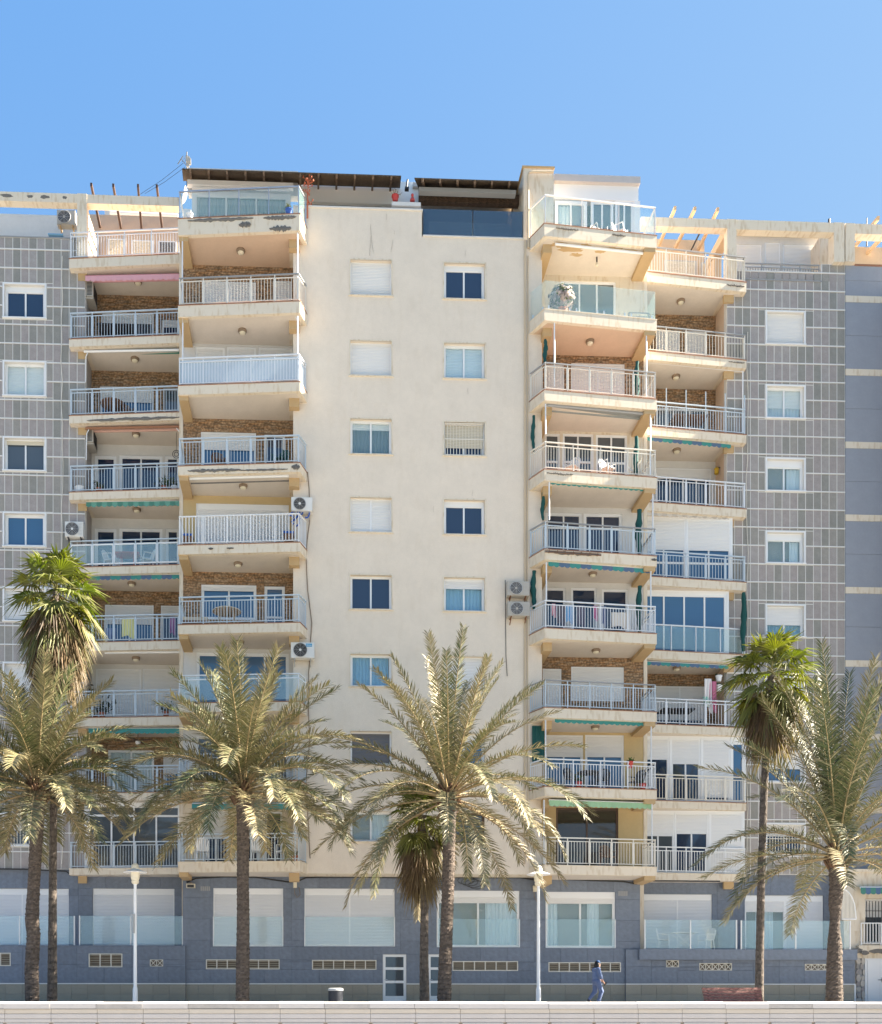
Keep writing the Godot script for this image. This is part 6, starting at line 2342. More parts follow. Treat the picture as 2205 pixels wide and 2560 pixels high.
	# antenna, dish, wires on the penthouse
	var an := thing("roof_antenna", Vector3.ZERO, "television antenna mast with a bundle of fittings above the reed canopy", "antenna")
	var b0 := at(468, 470, -1.8)
	var b1 := at(467, 380, -1.8)
	bm = MB.new()
	bm.tube([b0, b1], [0.03, 0.022], 6)
	put(an, "mast", bm, M.metal_dark)
	bm = MB.new()
	for i in 9:
		var c := b0.lerp(b1, rng.randf_range(0.5, 0.82)) + Vector3(rng.randf_range(-0.05, 0.1), 0, rng.randf_range(0, 0.08))
		bm.box(c, c + Vector3(rng.randf_range(0.05, 0.14), rng.randf_range(0.06, 0.2), 0.06))
	put(an, "fittings", bm, M.ac_old, "stuff")
	bm = MB.new()
	var y0 := at(452, 402, -1.8)
	bm.bar(y0 + Vector3(-0.12, -0.14, 0), y0 + Vector3(0.08, 0.18, 0), 0.03, 0.03)
	for i in 5:
		var c := y0 + Vector3(0.05 + i * 0.07, 0.12 - i * 0.05, 0)
		bm.bar(c + Vector3(-0.07, -0.12, 0), c + Vector3(0.06, 0.1, 0), 0.012, 0.012)
	bm.bar(y0 + Vector3(0, 0.1, 0), b0.lerp(b1, 0.6), 0.018, 0.018)
	put(an, "yagi", bm, M.metal_grey)
	var ds := thing("satellite_dish", at(449, 485, -1.9), "white satellite dish edge-on beside the penthouse", "dish")
	bm = MB.new()
	bm.lathe(Vector3(0, -0.3, 0), [Vector2(0, 0), Vector2(0.15, 0.02), Vector2(0.27, 0.08), Vector2(0.36, 0.17), Vector2(0.34, 0.18), Vector2(0.2, 0.07), Vector2(0, 0.03)], 20)
	var dd := put(ds, "dish", bm, M.white)
	dd.rotation = Vector3(0.2, 0.3, 1.35)
	bm = MB.new()
	bm.tube([Vector3(0.05, 0, 0), Vector3(0.1, -0.9, 0)], [0.03, 0.03], 6)
	put(ds, "mast", bm, M.metal_grey)
	for q in [[[458, 408], [350, 486]], [[462, 418], [362, 484]]]:
		bm = MB.new()
		var s0 := at(q[0][0], q[0][1], -1.8)
		var s1 := at(q[1][0], q[1][1], -2.2)
		bm.tube([s0, s0.lerp(s1, 0.5) + Vector3(0, -0.06, 0), s1], [0.009, 0.009, 0.009], 4)
		tag(put(self, "stay_wire", bm, M.cable), "%s thin stay wire slanting from the antenna mast to the left pergola" % ("upper" if q[0][1] < 410 else "lower"), "wire", "stay wires of the antenna")
	var tp := thing("roof_post", at(1017, 472, -0.9), "short dark post standing between the two reed canopies", "post")
	bm = MB.new()
	bm.tube([Vector3(-0.02, 0, 0), Vector3(0.03, 0.36, 0)], [0.045, 0.04], 6)
	put(tp, "shaft", bm, M.metal_dark)
	bx(tp, "foot", Vector3(-0.08, -0.05, -0.08), Vector3(0.08, 0.03, 0.08), M.metal_dark)


func build_wall_lines() -> void:
	# the corner pipes, the loose cables under the overhang, small boxes
	var pp := MB.new()
	pp.tube([at(1313, 600, 0.05), at(1312, 2160, 0.05)], [0.035, 0.035], 7)
	put(building, "drain_pipe", pp, M.pipe_cream)
	pp = MB.new()
	pp.tube([at(1320, 640, 0.04), at(1318, 1450, 0.04), at(1320, 2150, 0.04)], [0.022, 0.022, 0.022], 6)
	put(building, "cable_duct", pp, M.pipe_cream)
	rng.seed = 17
	pp = MB.new()
	var pts := []
	var rad := []
	for i in 24:
		pts.append(at(770 + 5 * sin(i * 0.9) + rng.randf_range(-2, 2) + (6 if i > 8 and i < 14 else 0), 1180 + i * 42, 0.04))
		rad.append(0.02)
	pp.tube(pts, rad, 6)
	put(building, "loose_cable", pp, M.lamp_brown)
	pp = MB.new()
	pp.tube([at(1263, 1450, 0.03), at(1265, 1640, 0.03), at(1268, 1690, 0.03)], [0.012, 0.012, 0.012], 5)
	put(building, "loose_cable", pp, M.cable)
	for side in [[155, 640, 1420], [1868, 830, 1500]]:
		pp = MB.new()
		pts = []
		rad = []
		for i in 30:
			pts.append(at(side[0] + rng.randf_range(-3, 3), lerpf(side[1], 2160, i / 29.0), -2.14))
			rad.append(0.014)
		pp.tube(pts, rad, 5)
		put(building, "loose_cable", pp, M.rail_cream)
	# sagging black cable bundle along the underside of the overhang
	pp = MB.new()
	pts = []
	rad = []
	for q in [[-40, 2172], [60, 2173], [165, 2178], [176, 2186], [300, 2188], [440, 2188], [455, 2192], [468, 2205], [490, 2196], [560, 2192], [640, 2193], [720, 2205], [745, 2203], [765, 2194], [800, 2193], [900, 2193], [1000, 2194], [1100, 2193], [1200, 2194], [1300, 2194], [1340, 2200], [1360, 2196], [1450, 2200], [1560, 2204], [1590, 2210], [1606, 2208], [1630, 2202], [1800, 2203]]:
		var z := -0.93 if q[0] > 462 and q[0] < 1600 else -1.15
		if q[0] < 462:
			z = -2.1
		pts.append(at(q[0], q[1], z))
		rad.append(0.03)
	pp.tube(pts, rad, 6)
	tag(put(self, "cable_bundle", pp, M.cable), "black cable bundle sagging along the top of the blue-grey ground floor", "cable")
	for q in [[[1085, 2196], 1.0], [[1165, 2196], 0.8]]:
		pp = MB.new()
		for j in 4:
			pts = []
			rad = []
			var c := at(q[0][0] + j * 9, q[0][1] + 4 * j, -0.9)
			for i in 15:
				var a := TAU * i / 14
				pts.append(c + Vector3(cos(a) * 0.42 * q[1], sin(a) * 0.16 - 0.08, 0.02 * j))
				rad.append(0.011)
			pp.tube(pts, rad, 4, false)
		tag(put(self, "cable_coil", pp, M.cable), "loops of black cable hanging %s the tall palm trunk under the overhang" % ("left of" if q[0][0] < 1100 else "right of"), "cable", "cable loops under the overhang")
	var cm := thing("security_light", at(477, 2216, -0.75), "small cream floodlight under the corner of the lowest left balcony", "floodlight")
	bx(cm, "body", Vector3(-0.17, -0.06, -0.12), Vector3(0.17, 0.1, 0.08), M.lamp_cream)
	bx(cm, "lens", Vector3(-0.13, -0.05, 0.08), Vector3(0.13, 0.06, 0.1), M.metal_dark)
	bx(cm, "bracket", Vector3(-0.03, 0.1, -0.24), Vector3(0.03, 0.16, 0.0), M.lamp_brown)
	for q in [[738, 2212, "cream junction box with looped wires below the inner left column"], [1337, 2222, "cream junction box with looped wires behind the right lamp post"]]:
		var j := thing("junction_box", at(q[0], q[1], -0.93), q[2], "junction box", "junction boxes on the ground floor wall")
		bx(j, "box", Vector3(-0.07, -0.12, -0.08), Vector3(0.07, 0.12, 0.06), M.lamp_cream)
		pp = MB.new()
		pp.tube([Vector3(-0.03, -0.12, 0), Vector3(-0.02, -0.35, 0.02), Vector3(0.08, -0.52, 0.03), Vector3(0.2, -0.4, 0.02), Vector3(0.16, -0.1, 0)], [0.012, 0.012, 0.012, 0.012, 0.012], 5)
		put(j, "wire", pp, M.lamp_brown)


# ---------------------------------------------------------------- street furniture on the promenade
func build_street() -> void:
	var specs := [[338, 5.6, 2172, "white lamp post with a wide disc shade in front of the left terrace"], [1346, 5.6, 2176, "white lamp post with a wide disc shade right of the tall palm"]]
	var first: Node3D
	for q in specs:
		var p := at(q[0], 2505, q[1])
		var h := ay(q[0], 2158, q[1]) - LOW
		if first == null:
			var t := thing("lamp_post", Vector3(p.x, LOW, q[1]), q[3], "street lamp", "lamp posts on the promenade")
			var b := MB.new()
			b.lathe(Vector3.ZERO, [Vector2(0.085, 0), Vector2(0.085, 0.9), Vector2(0.06, 1.0), Vector2(0.05, h - 0.72), Vector2(0.07, h - 0.70)], 14)
			put(t, "pole", b, M.white)
			b = MB.new()
			b.lathe(Vector3.ZERO, [Vector2(0.07, h - 0.7), Vector2(0.12, h - 0.66), Vector2(0.13, h - 0.6), Vector2(0.11, h - 0.58), Vector2(0.145, h - 0.5), Vector2(0.155, h - 0.31)], 16)
			put(t, "lantern", b, M.lamp_cream)
			b = MB.new()
			b.lathe(Vector3.ZERO, [Vector2(0.0, h - 0.315), Vector2(0.36, h - 0.32), Vector2(0.40, h - 0.31), Vector2(0.37, h - 0.29), Vector2(0.15, h - 0.21), Vector2(0.14, h - 0.2)], 28)
			put(t, "disc_shade", b, M.white)
			b = MB.new()
			b.lathe(Vector3.ZERO, [Vector2(0.13, h - 0.22), Vector2(0.135, h - 0.15), Vector2(0.11, h - 0.06), Vector2(0.06, h - 0.01), Vector2(0.0, h)], 16)
			put(t, "finial", b, M.lamp_cream)
			first = t
		else:
			var t := first.duplicate()
			t.name = "lamp_post_001"
			add_child(t, true)
			t.position = Vector3(p.x, LOW, q[1])
			t.set_meta("label", q[3])
	var pb := MB.new()
	var pz := 5.6
	pb.box(at(332, 2333, pz + 0.06), at(336, 2285, pz + 0.12))
	put(first, "plaque", pb, M.metal_grey).position = -first.position
	# litter bin
	var bz := 6.0
	var bp := at(839, 2505, bz)
	var bh := ay(839, 2470, bz) - LOW
	var t := thing("litter_bin", Vector3(bp.x, LOW, bz), "dark round litter bin with pale rim by the white street door", "bin")
	var b := MB.new()
	b.lathe(Vector3.ZERO, [Vector2(0.0, 0.0), Vector2(0.23, 0.0), Vector2(0.245, bh - 0.09)], 20)
	put(t, "body", b, M.bin_dark)
	b = MB.new()
	b.lathe(Vector3.ZERO, [Vector2(0.25, bh - 0.095), Vector2(0.262, bh - 0.08), Vector2(0.25, bh - 0.02), Vector2(0.2, bh), Vector2(0.15, bh - 0.01), Vector2(0.14, bh - 0.06)], 20)
	put(t, "rim", b, M.frame_grey)
	# bench
	var z := 6.4
	var x0 := ax(1766, z)
	var x1 := ax(1914, z)
	t = thing("park_bench", Vector3((x0 + x1) * 0.5, LOW, z), "red-brown slatted bench at the foot of the right fan palm", "bench")
	var w := (x1 - x0) * 0.5
	for i in 5:
		var u := i / 4.0
		b = MB.new()
		b.obox(Transform3D(Basis(Vector3.RIGHT, -0.42), Vector3(0, 0.52 + 0.40 * u, -0.20 - 0.18 * u)), Vector3(w * 2 + 0.02 * sin(i * 5.0), 0.083, 0.03))
		put(t, "backrest_slat", b, M.bench_wood)
	for i in 4:
		b = MB.new()
		b.box(Vector3(-w, 0.405, -0.15 + i * 0.12), Vector3(w + 0.03, 0.44, -0.05 + i * 0.12))
		put(t, "seat_slat", b, M.bench_wood)
	for s in [-1, 1]:
		b = MB.new()
		var x: float = s * (w - 0.18)
		b.bar(Vector3(x, 0, 0.28), Vector3(x, 0.40, 0.26), 0.05, 0.05)
		b.bar(Vector3(x, 0, -0.32), Vector3(x, 0.42, -0.17), 0.05, 0.05)
		b.bar(Vector3(x, 0.38, 0.32), Vector3(x, 0.38, -0.2), 0.05, 0.05)
		b.bar(Vector3(x, 0.40, -0.19), Vector3(x, 0.94, -0.42), 0.05, 0.03)
		put(t, "leg", b, M.metal_dark)


# ---------------------------------------------------------------- palms
func trunk(parent: Node3D, path: Array, z: float, base: Color, ringed: float, row := 0.055) -> void:
	# path: column, row, width in survey units, from the ground up
	var pts := []
	var rads := []
	for q in path:
		pts.append(at(q[0], q[1], z))
		rads.append(q[2] / 2.0 / F * (40 - z))
	pts[0].y = LOW - 0.05
	var b := MB.new()
	var sides := 20
	var prev := []
	var prevn := []
	var total: float = pts[-1].y - pts[0].y
	var rows := int(total / row)
	for j in rows + 1:
		var y: float = pts[0].y + total * j / rows
		var i := 0
		while i < pts.size() - 2 and pts[i + 1].y < y:
			i += 1
		var t: float = clampf((y - pts[i].y) / (pts[i + 1].y - pts[i].y), 0, 1)
		var c: Vector3 = pts[i].lerp(pts[i + 1], t)
		var r: float = lerpf(rads[i], rads[i + 1], t)
		var ring := []
		for k in sides:
			var a := TAU * k / sides
			var scar := cos(a * 7.0 + j * 2.399) * 0.05 * ringed
			var rr := r * (1.0 + scar + (0.05 * ringed if j % 3 == 0 else 0.0) + rng.randf_range(-0.035, 0.035))
			ring.append(Vector3(c.x + cos(a) * rr, y + 0.02 * sin(a * 3 + j), c.z - sin(a) * rr))
		if prev.size():
			for k in sides:
				var n := (k + 1) % sides
				var v := rng.randf_range(0.62, 1.25) * (0.75 if j % 3 == 0 else 1.0)
				b.col = Color(base.r * v, base.g * v, base.b * v)
				b.quad(prev[k], prev[n], ring[n], ring[k])
		prev = ring
	put(parent, "trunk", b, M.bark)


func frond_mesh(e0: float, bend: float, L: float, pairs: int, wide: float, dry: float, twist: float) -> ArrayMesh:
	# the leaf lies in the x-y plane, leaving the crown along +x
	var b := MB.new()
	var N := 14
	var pts := []
	var dirs := []
	var p := Vector3.ZERO
	for i in N + 1:
		var s := float(i) / N
		var e := e0 - bend * pow(s, 1.25)
		var d := Vector3(cos(e), sin(e), 0.10 * twist * s).normalized()
		pts.append(p)
		dirs.append(d)
		p += d * L / N
	var rad := []
	for i in N + 1:
		rad.append(lerpf(0.048, 0.006, pow(float(i) / N, 0.55)))
	b.col = Color(0.27, 0.21, 0.10).lerp(Color(0.26, 0.18, 0.10), dry)
	b.tube(pts, rad, 4, false)
	for side in [-1.0, 1.0]:
		for j in pairs:
			var s := 0.14 + 0.86 * (j + rng.randf_range(0.0, 0.8)) / pairs
			var fi := minf(s * N, N - 0.001)
			var i := int(fi)
			var o: Vector3 = pts[i].lerp(pts[i + 1], fi - i)
			var t: Vector3 = dirs[i].lerp(dirs[i + 1], fi - i).normalized()
			var zax := Vector3(0, 0, 1)
			var up := zax.cross(t).normalized()
			if up.y < 0 and absf(t.y) < 0.9:
				up = -up
			var lift := rng.randf_range(-0.15, 0.85)
			var fwd := lerpf(0.42, 1.2, s * s) + rng.randf_range(-0.22, 0.30)
			var d: Vector3 = (t * fwd + zax * side * 0.85 + up * lift * 0.75).normalized()
			var ll := wide * (0.35 + 0.65 * sin(PI * clampf(0.10 + s * 0.80, 0, 1))) * rng.randf_range(0.75, 1.1)
			var w := t.cross(d).normalized().cross(d).normalized() * 0.0155
			var sag := Vector3(0, -0.10 * ll, 0)
			var m: Vector3 = o + d * ll * 0.55
			var e: Vector3 = o + d * ll + sag
			var k := rng.randf_range(0.65, 1.35)
			var g := Color(0.054, 0.078, 0.028).lerp(Color(0.25, 0.205, 0.105), clampf(dry + rng.randf_range(-0.25, 0.3), 0, 1))
			if rng.randf() < 0.07:
				g = Color(0.30, 0.26, 0.16)
			b.col = Color(g.r * k, g.g * k, g.b * k)
			b.quad(o - w * 0.7, m - w, m + w, o + w * 0.7)
			b.col = b.col.lerp(Color(0.25, 0.20, 0.115), 0.15 + 0.3 * dry)
			b.tri(m - w, e, m + w)
	return b.mesh(M.date_leaf)


var frond_bank := {}


func date_palm(label: String, path: Array, z: float, crown: Array, n: int, up: float, out: float, droop: float, sd: int, dryness: float, wide: float, upright: float) -> void:
	rng.seed = sd
	var c := at(crown[0], crown[1], z)
	var t := thing("date_palm", Vector3.ZERO, label, "palm tree", "date palms along the promenade")
	trunk(t, path, z, Color(0.215, 0.17, 0.14), 1.0)
	var r: float = path[-1][2] / 2.0 / F * (40 - z)
	var lb := MB.new()
	for i in 90:
		var a := i * 2.39996
		var y := -0.62 + 0.75 * i / 90.0
		var rr := r * lerpf(1.0, 0.72, i / 90.0)
		var o := c + Vector3(cos(a) * rr, y, sin(a) * rr)
		var d := Vector3(cos(a) * 0.55, 0.85, sin(a) * 0.55).normalized()
		var v := rng.randf_range(0.6, 1.3)
		lb.col = Color(0.24 * v, 0.14 * v, 0.08 * v)
		lb.tube([o - d * 0.05, o + d * rng.randf_range(0.14, 0.30)], [0.06, 0.035], 5)
	put(t, "leaf_bases", lb, M.bark, "stuff")
	var g := MB.new()
	g.lathe(c + Vector3(0, -0.5, 0), [Vector2(r * 0.9, 0), Vector2(r * 0.95, 0.3), Vector2(r * 0.5, 0.7), Vector2(0.02, 0.95)], 10)
	put(t, "crown_core", g, M.bark_brown)
	var key0 := "%.1f" % up
	for i in n:
		var u := (i + 0.5) / n
		# steep young leaves in the middle, older ones lower and further over
		var e0 := lerpf(1.50, -0.42 if upright < 1.2 and upright > 1.0 else -0.2, pow(u, upright)) + rng.randf_range(-0.10, 0.10)
		var len_ := lerpf(up, out, smoothstep(0.0, 0.55, u)) if u < 0.6 else lerpf(out, droop, (u - 0.6) / 0.4)
		len_ *= rng.randf_range(0.88, 1.08)
		var bend := lerpf(0.35, 1.45, smoothstep(0.0, 0.65, pow(u, upright))) + rng.randf_range(-0.12, 0.16)
		if u > 0.8:
			bend = rng.randf_range(0.75, 1.2)
		var dry := clampf(dryness + (0.25 if u > 0.82 else 0.0) + rng.randf_range(-0.2, 0.3), 0, 1)
		var m := frond_mesh(e0, bend, len_, 96, wide, dry, rng.randf_range(-1.0, 1.0))
		var o := put_mesh(t, "frond", m)
		var a := i * 2.39996 + rng.randf_range(-0.25, 0.25)
		o.position = c + Vector3(cos(a) * r * 0.35, -0.42 * u + 0.12, -sin(a) * r * 0.35)
		o.rotation.y = a


func fan_leaf(parent: Node3D, called: String, o: Vector3, az: float, el: float, pet: float, R: float, col: Color, dead: float) -> void:
	var b := MB.new()
	var d := Vector3(cos(az) * cos(el), sin(el), -sin(az) * cos(el))
	var side := d.cross(Vector3.UP)
	if side.length() < 0.05:
		side = Vector3.RIGHT
	side = side.normalized()
	var up := side.cross(d).normalized()
	var h := o + d * pet + Vector3(0, -0.06 * pet, 0)
	b.col = Color(0.20, 0.19, 0.06).lerp(Color(0.22, 0.13, 0.06), dead)
	b.tube([o, o.lerp(h, 0.5) + up * 0.05, h], [0.022, 0.017, 0.013], 4, false)
	var n := 26 if dead < 0.5 else 15
	var spread := lerpf(2.35, 0.75, dead)
	for i in n:
		var a0 := lerpf(-spread, spread, float(i) / n)
		var a1 := lerpf(-spread, spread, float(i + 1) / n)
		var am := (a0 + a1) * 0.5
		var fall := lerpf(0.16, 0.5, dead)
		var f := func(a: float, r: float, lift: float) -> Vector3:
			var q := d * cos(a) + side * sin(a)
			var bow := up * (0.16 * absf(sin(a)) * r) + up * lift
			return h + q * r + bow - Vector3(0, fall * r * r / R, 0)
		var rr := R * (0.82 + 0.18 * cos(am)) * rng.randf_range(0.74, 1.12)
		var k := rng.randf_range(0.7, 1.3)
		b.col = Color(col.r * k, col.g * k, col.b * k)
		var r0 := rr * 0.05
		var r1 := rr * 0.5
		var p0: Vector3 = f.call(am, r0, 0.0)
		var l1: Vector3 = f.call(a0, r1, 0.0)
		var c1: Vector3 = f.call(am, r1, 0.035)
		var g1: Vector3 = f.call(a1, r1, 0.0)
		b.tri(p0, l1, c1)
		b.tri(p0, c1, g1)
		var tip: Vector3 = f.call(am + rng.randf_range(-0.03, 0.03), rr, 0.0)
		tip.y -= rng.randf_range(0.04, 0.42) * rr
		b.tri(l1, tip, c1)
		b.col = b.col.lerp(Color(0.33, 0.27, 0.12), 0.25)
		b.tri(c1, tip, g1)
	put(parent, called, b, M.fan_leaf)


func fan_palm(label: String, path: Array, z: float, crown: Array, live: int, dead: int, R: float, skirt: float, sd: int, flare: float) -> void:
	rng.seed = sd
	var c := at(crown[0], crown[1], z)
	var t := thing("fan_palm", Vector3.ZERO, label, "palm tree", "fan palms beside the date palms")
	trunk(t, path, z, Color(0.24, 0.20, 0.17), 0.45, 0.08)
	for i in live:
		var u := (i + 0.5) / live
		var el := lerpf(1.35, -0.95, pow(u, 0.9)) + rng.randf_range(-0.12, 0.12)
		var az := i * 2.39996 + rng.randf_range(-0.3, 0.3)
		var g := Color(0.10, 0.135, 0.024).lerp(Color(0.22, 0.19, 0.04), rng.randf() * 0.5 + (0.3 if u > 0.75 else 0.0))
		fan_leaf(t, "fan_leaf", c + Vector3(0, 0.2 - 0.5 * u, 0), az, el, lerpf(0.55, 0.95, u) * R, R * rng.randf_range(0.85, 1.08), g, 0.0)
	for i in dead:
		var u := (i + 0.5) / dead
		var az := i * 2.39996 + rng.randf_range(-0.4, 0.4)
		var el := lerpf(-flare, -1.32, pow(u, 0.5)) + rng.randf_range(-0.1, 0.12)
		var v := rng.randf_range(0.5, 1.3)
		var col := Color(0.18 * v, 0.12 * v, 0.07 * v)
		if u < 0.35 and rng.randf() < 0.5:
			col = Color(0.14 * v, 0.15 * v, 0.05 * v)
		fan_leaf(t, "dry_leaf", c + Vector3(cos(az) * 0.12, -0.3 - skirt * u, -sin(az) * 0.12), az, el, 0.5 * R * rng.randf_range(0.7, 1.1), R * rng.randf_range(0.8, 1.15), col, rng.randf_range(0.7, 1.0))


func build_palms() -> void:
	date_palm("date palm at the far left, its trunk bulging before the left terrace", [[81, 2505, 33], [79, 2420, 33], [84, 2340, 32], [80, 2300, 33], [84, 2220, 29], [90, 2110, 30], [93, 2040, 34], [94, 1985, 44]], 5.2, [92, 1962], 62, 4.0, 3.9, 3.5, 201, 0.26, 0.68, 1.0)
	date_palm("date palm before the lowest balcony with white plastic chairs", [[606, 2505, 33], [607, 2400, 33], [608, 2300, 31], [607, 2200, 29], [608, 2100, 30], [608, 2030, 32], [608, 1985, 42]], 5.6, [607, 1965], 62, 4.2, 4.4, 4.2, 207, 0.30, 0.68, 1.0)
	date_palm("tallest date palm with a wide open crown, right of the white street doors", [[1109, 2505, 36], [1112, 2440, 33], [1116, 2330, 31], [1119, 2250, 30], [1122, 2150, 30], [1123, 2060, 32], [1122, 2005, 42]], 5.6, [1121, 1982], 62, 4.8, 5.1, 4.9, 219, 0.38, 0.52, 1.1)
	date_palm("date palm at the far right with long upright fronds, a narrow waist in its trunk", [[2086, 2505, 42], [2086, 2440, 38], [2087, 2360, 34], [2086, 2318, 24], [2088, 2290, 24], [2088, 2260, 31], [2092, 2210, 34], [2094, 2150, 44]], 6.2, [2094, 2125], 54, 6.3, 5.8, 4.2, 233, 0.16, 0.64, 1.75)
	fan_palm("fan palm with a shaggy brown skirt at the far left above the date palm", [[130, 2505, 26], [131, 2400, 22], [132, 2200, 19], [134, 2000, 17], [134, 1800, 16], [138, 1600, 16], [140, 1480, 16]], 4.2, [141, 1470], 27, 85, 1.1, 1.7, 301, 0.45)
	fan_palm("fan palm on the right rising from behind the red-brown bench", [[1898, 2505, 22], [1899, 2400, 20], [1903, 2200, 18], [1910, 1980, 18], [1920, 1800, 17], [1928, 1690, 17]], 4.2, [1930, 1672], 26, 38, 1.12, 1.2, 307, 0.9)
	fan_palm("short fan palm hidden behind the tallest date palm", [[1062, 2505, 26], [1060, 2400, 22], [1061, 2300, 20], [1062, 2200, 20], [1056, 2040, 20]], 4.2, [1050, 2030], 22, 44, 0.9, 1.5, 311, 0.7)


# ---------------------------------------------------------------- person
# joins tapered capsules with a smooth minimum on a grid and meshes the field as surface nets
func nets(bones: Array, cell: float, k: float) -> MB:
	var lo := Vector3.ONE * 1e9
	var hi := -lo
	for q in bones:
		for e in 2:
			var r: float = q[2 + e] + k + cell * 2
			lo = lo.min(q[e] - Vector3.ONE * r)
			hi = hi.max(q[e] + Vector3.ONE * r)
	var nx := int((hi.x - lo.x) / cell) + 2
	var ny := int((hi.y - lo.y) / cell) + 2
	var nz := int((hi.z - lo.z) / cell) + 2
	var f := PackedFloat32Array()
	f.resize(nx * ny * nz)
	f.fill(1.0)
	for q in bones:
		var a: Vector3 = q[0]
		var b: Vector3 = q[1]
		var ra: float = q[2]
		var rb: float = q[3]
		var m := maxf(ra, rb) + k + cell * 2
		var p := (a.min(b) - Vector3.ONE * m - lo) / cell
		var e := (a.max(b) + Vector3.ONE * m - lo) / cell
		var ab := b - a
		var l2 := maxf(ab.length_squared(), 1e-9)
		for iz in range(maxi(0, int(p.z)), mini(nz - 1, int(e.z)) + 1):
			for iy in range(maxi(0, int(p.y)), mini(ny - 1, int(e.y)) + 1):
				for ix in range(maxi(0, int(p.x)), mini(nx - 1, int(e.x)) + 1):
					var w := lo + Vector3(ix, iy, iz) * cell
					var t := clampf((w - a).dot(ab) / l2, 0.0, 1.0)
					var d := (w - a - ab * t).length() - lerpf(ra, rb, t)
					var id := (iz * ny + iy) * nx + ix
					var o := f[id]
					var h := maxf(k - absf(o - d), 0.0) / k
					f[id] = minf(o, d) - h * h * k * 0.25
	var vid := {}
	var vp := PackedVector3Array()
	var vn := PackedVector3Array()
	var offs := [0, 1, nx, nx + 1, nx * ny, nx * ny + 1, nx * ny + nx, nx * ny + nx + 1]
	for iz in nz - 1:
		for iy in ny - 1:
			var row := (iz * ny + iy) * nx
			for ix in nx - 1:
				var id := row + ix
				var neg := 0
				for o in offs:
					if f[id + o] < 0.0:
						neg += 1
				if neg == 0 or neg == 8:
					continue
				var s := Vector3.ZERO
				var c := 0
				for i in 8:
					for ax_ in [1, 2, 4]:
						if i & ax_:
							continue
						var j: int = i | ax_
						var va := f[id + offs[i]]
						var vb := f[id + offs[j]]
						if (va < 0.0) != (vb < 0.0):
							var t := va / (va - vb)
							var pi_ := Vector3(i & 1, (i >> 1) & 1, (i >> 2) & 1)
							var pj := Vector3(j & 1, (j >> 1) & 1, (j >> 2) & 1)
							s += pi_.lerp(pj, t)
							c += 1
				var g := Vector3(f[id + 1] - f[id] + f[id + nx + 1] - f[id + nx], f[id + nx] - f[id] + f[id + nx + 1] - f[id + 1], f[id + nx * ny] - f[id] + f[id + nx * ny + 1] - f[id + 1])
				vid[id] = vp.size()
				vp.append(lo + (Vector3(ix, iy, iz) + s / c) * cell)
				vn.append(g.normalized())
	var out := MB.new()
	var strides := [1, nx, nx * ny]
	for id in vid:
		for d in 3:
			var u: int = strides[(d + 1) % 3]
			var v: int = strides[(d + 2) % 3]
			var a := f[id]
			var b := f[id + strides[d]]
			if (a < 0.0) == (b < 0.0):
				continue
			if not (vid.has(id - u) and vid.has(id - v) and vid.has(id - u - v)):
				continue
			var q := [vid[id - u - v], vid[id - v], vid[id], vid[id - u]]
			if a > 0.0:
				q.reverse()
			out.stri(vp[q[0]], vp[q[1]], vp[q[2]], vn[q[0]], vn[q[1]], vn[q[2]])
			out.stri(vp[q[0]], vp[q[2]], vp[q[3]], vn[q[0]], vn[q[2]], vn[q[3]])
	return out


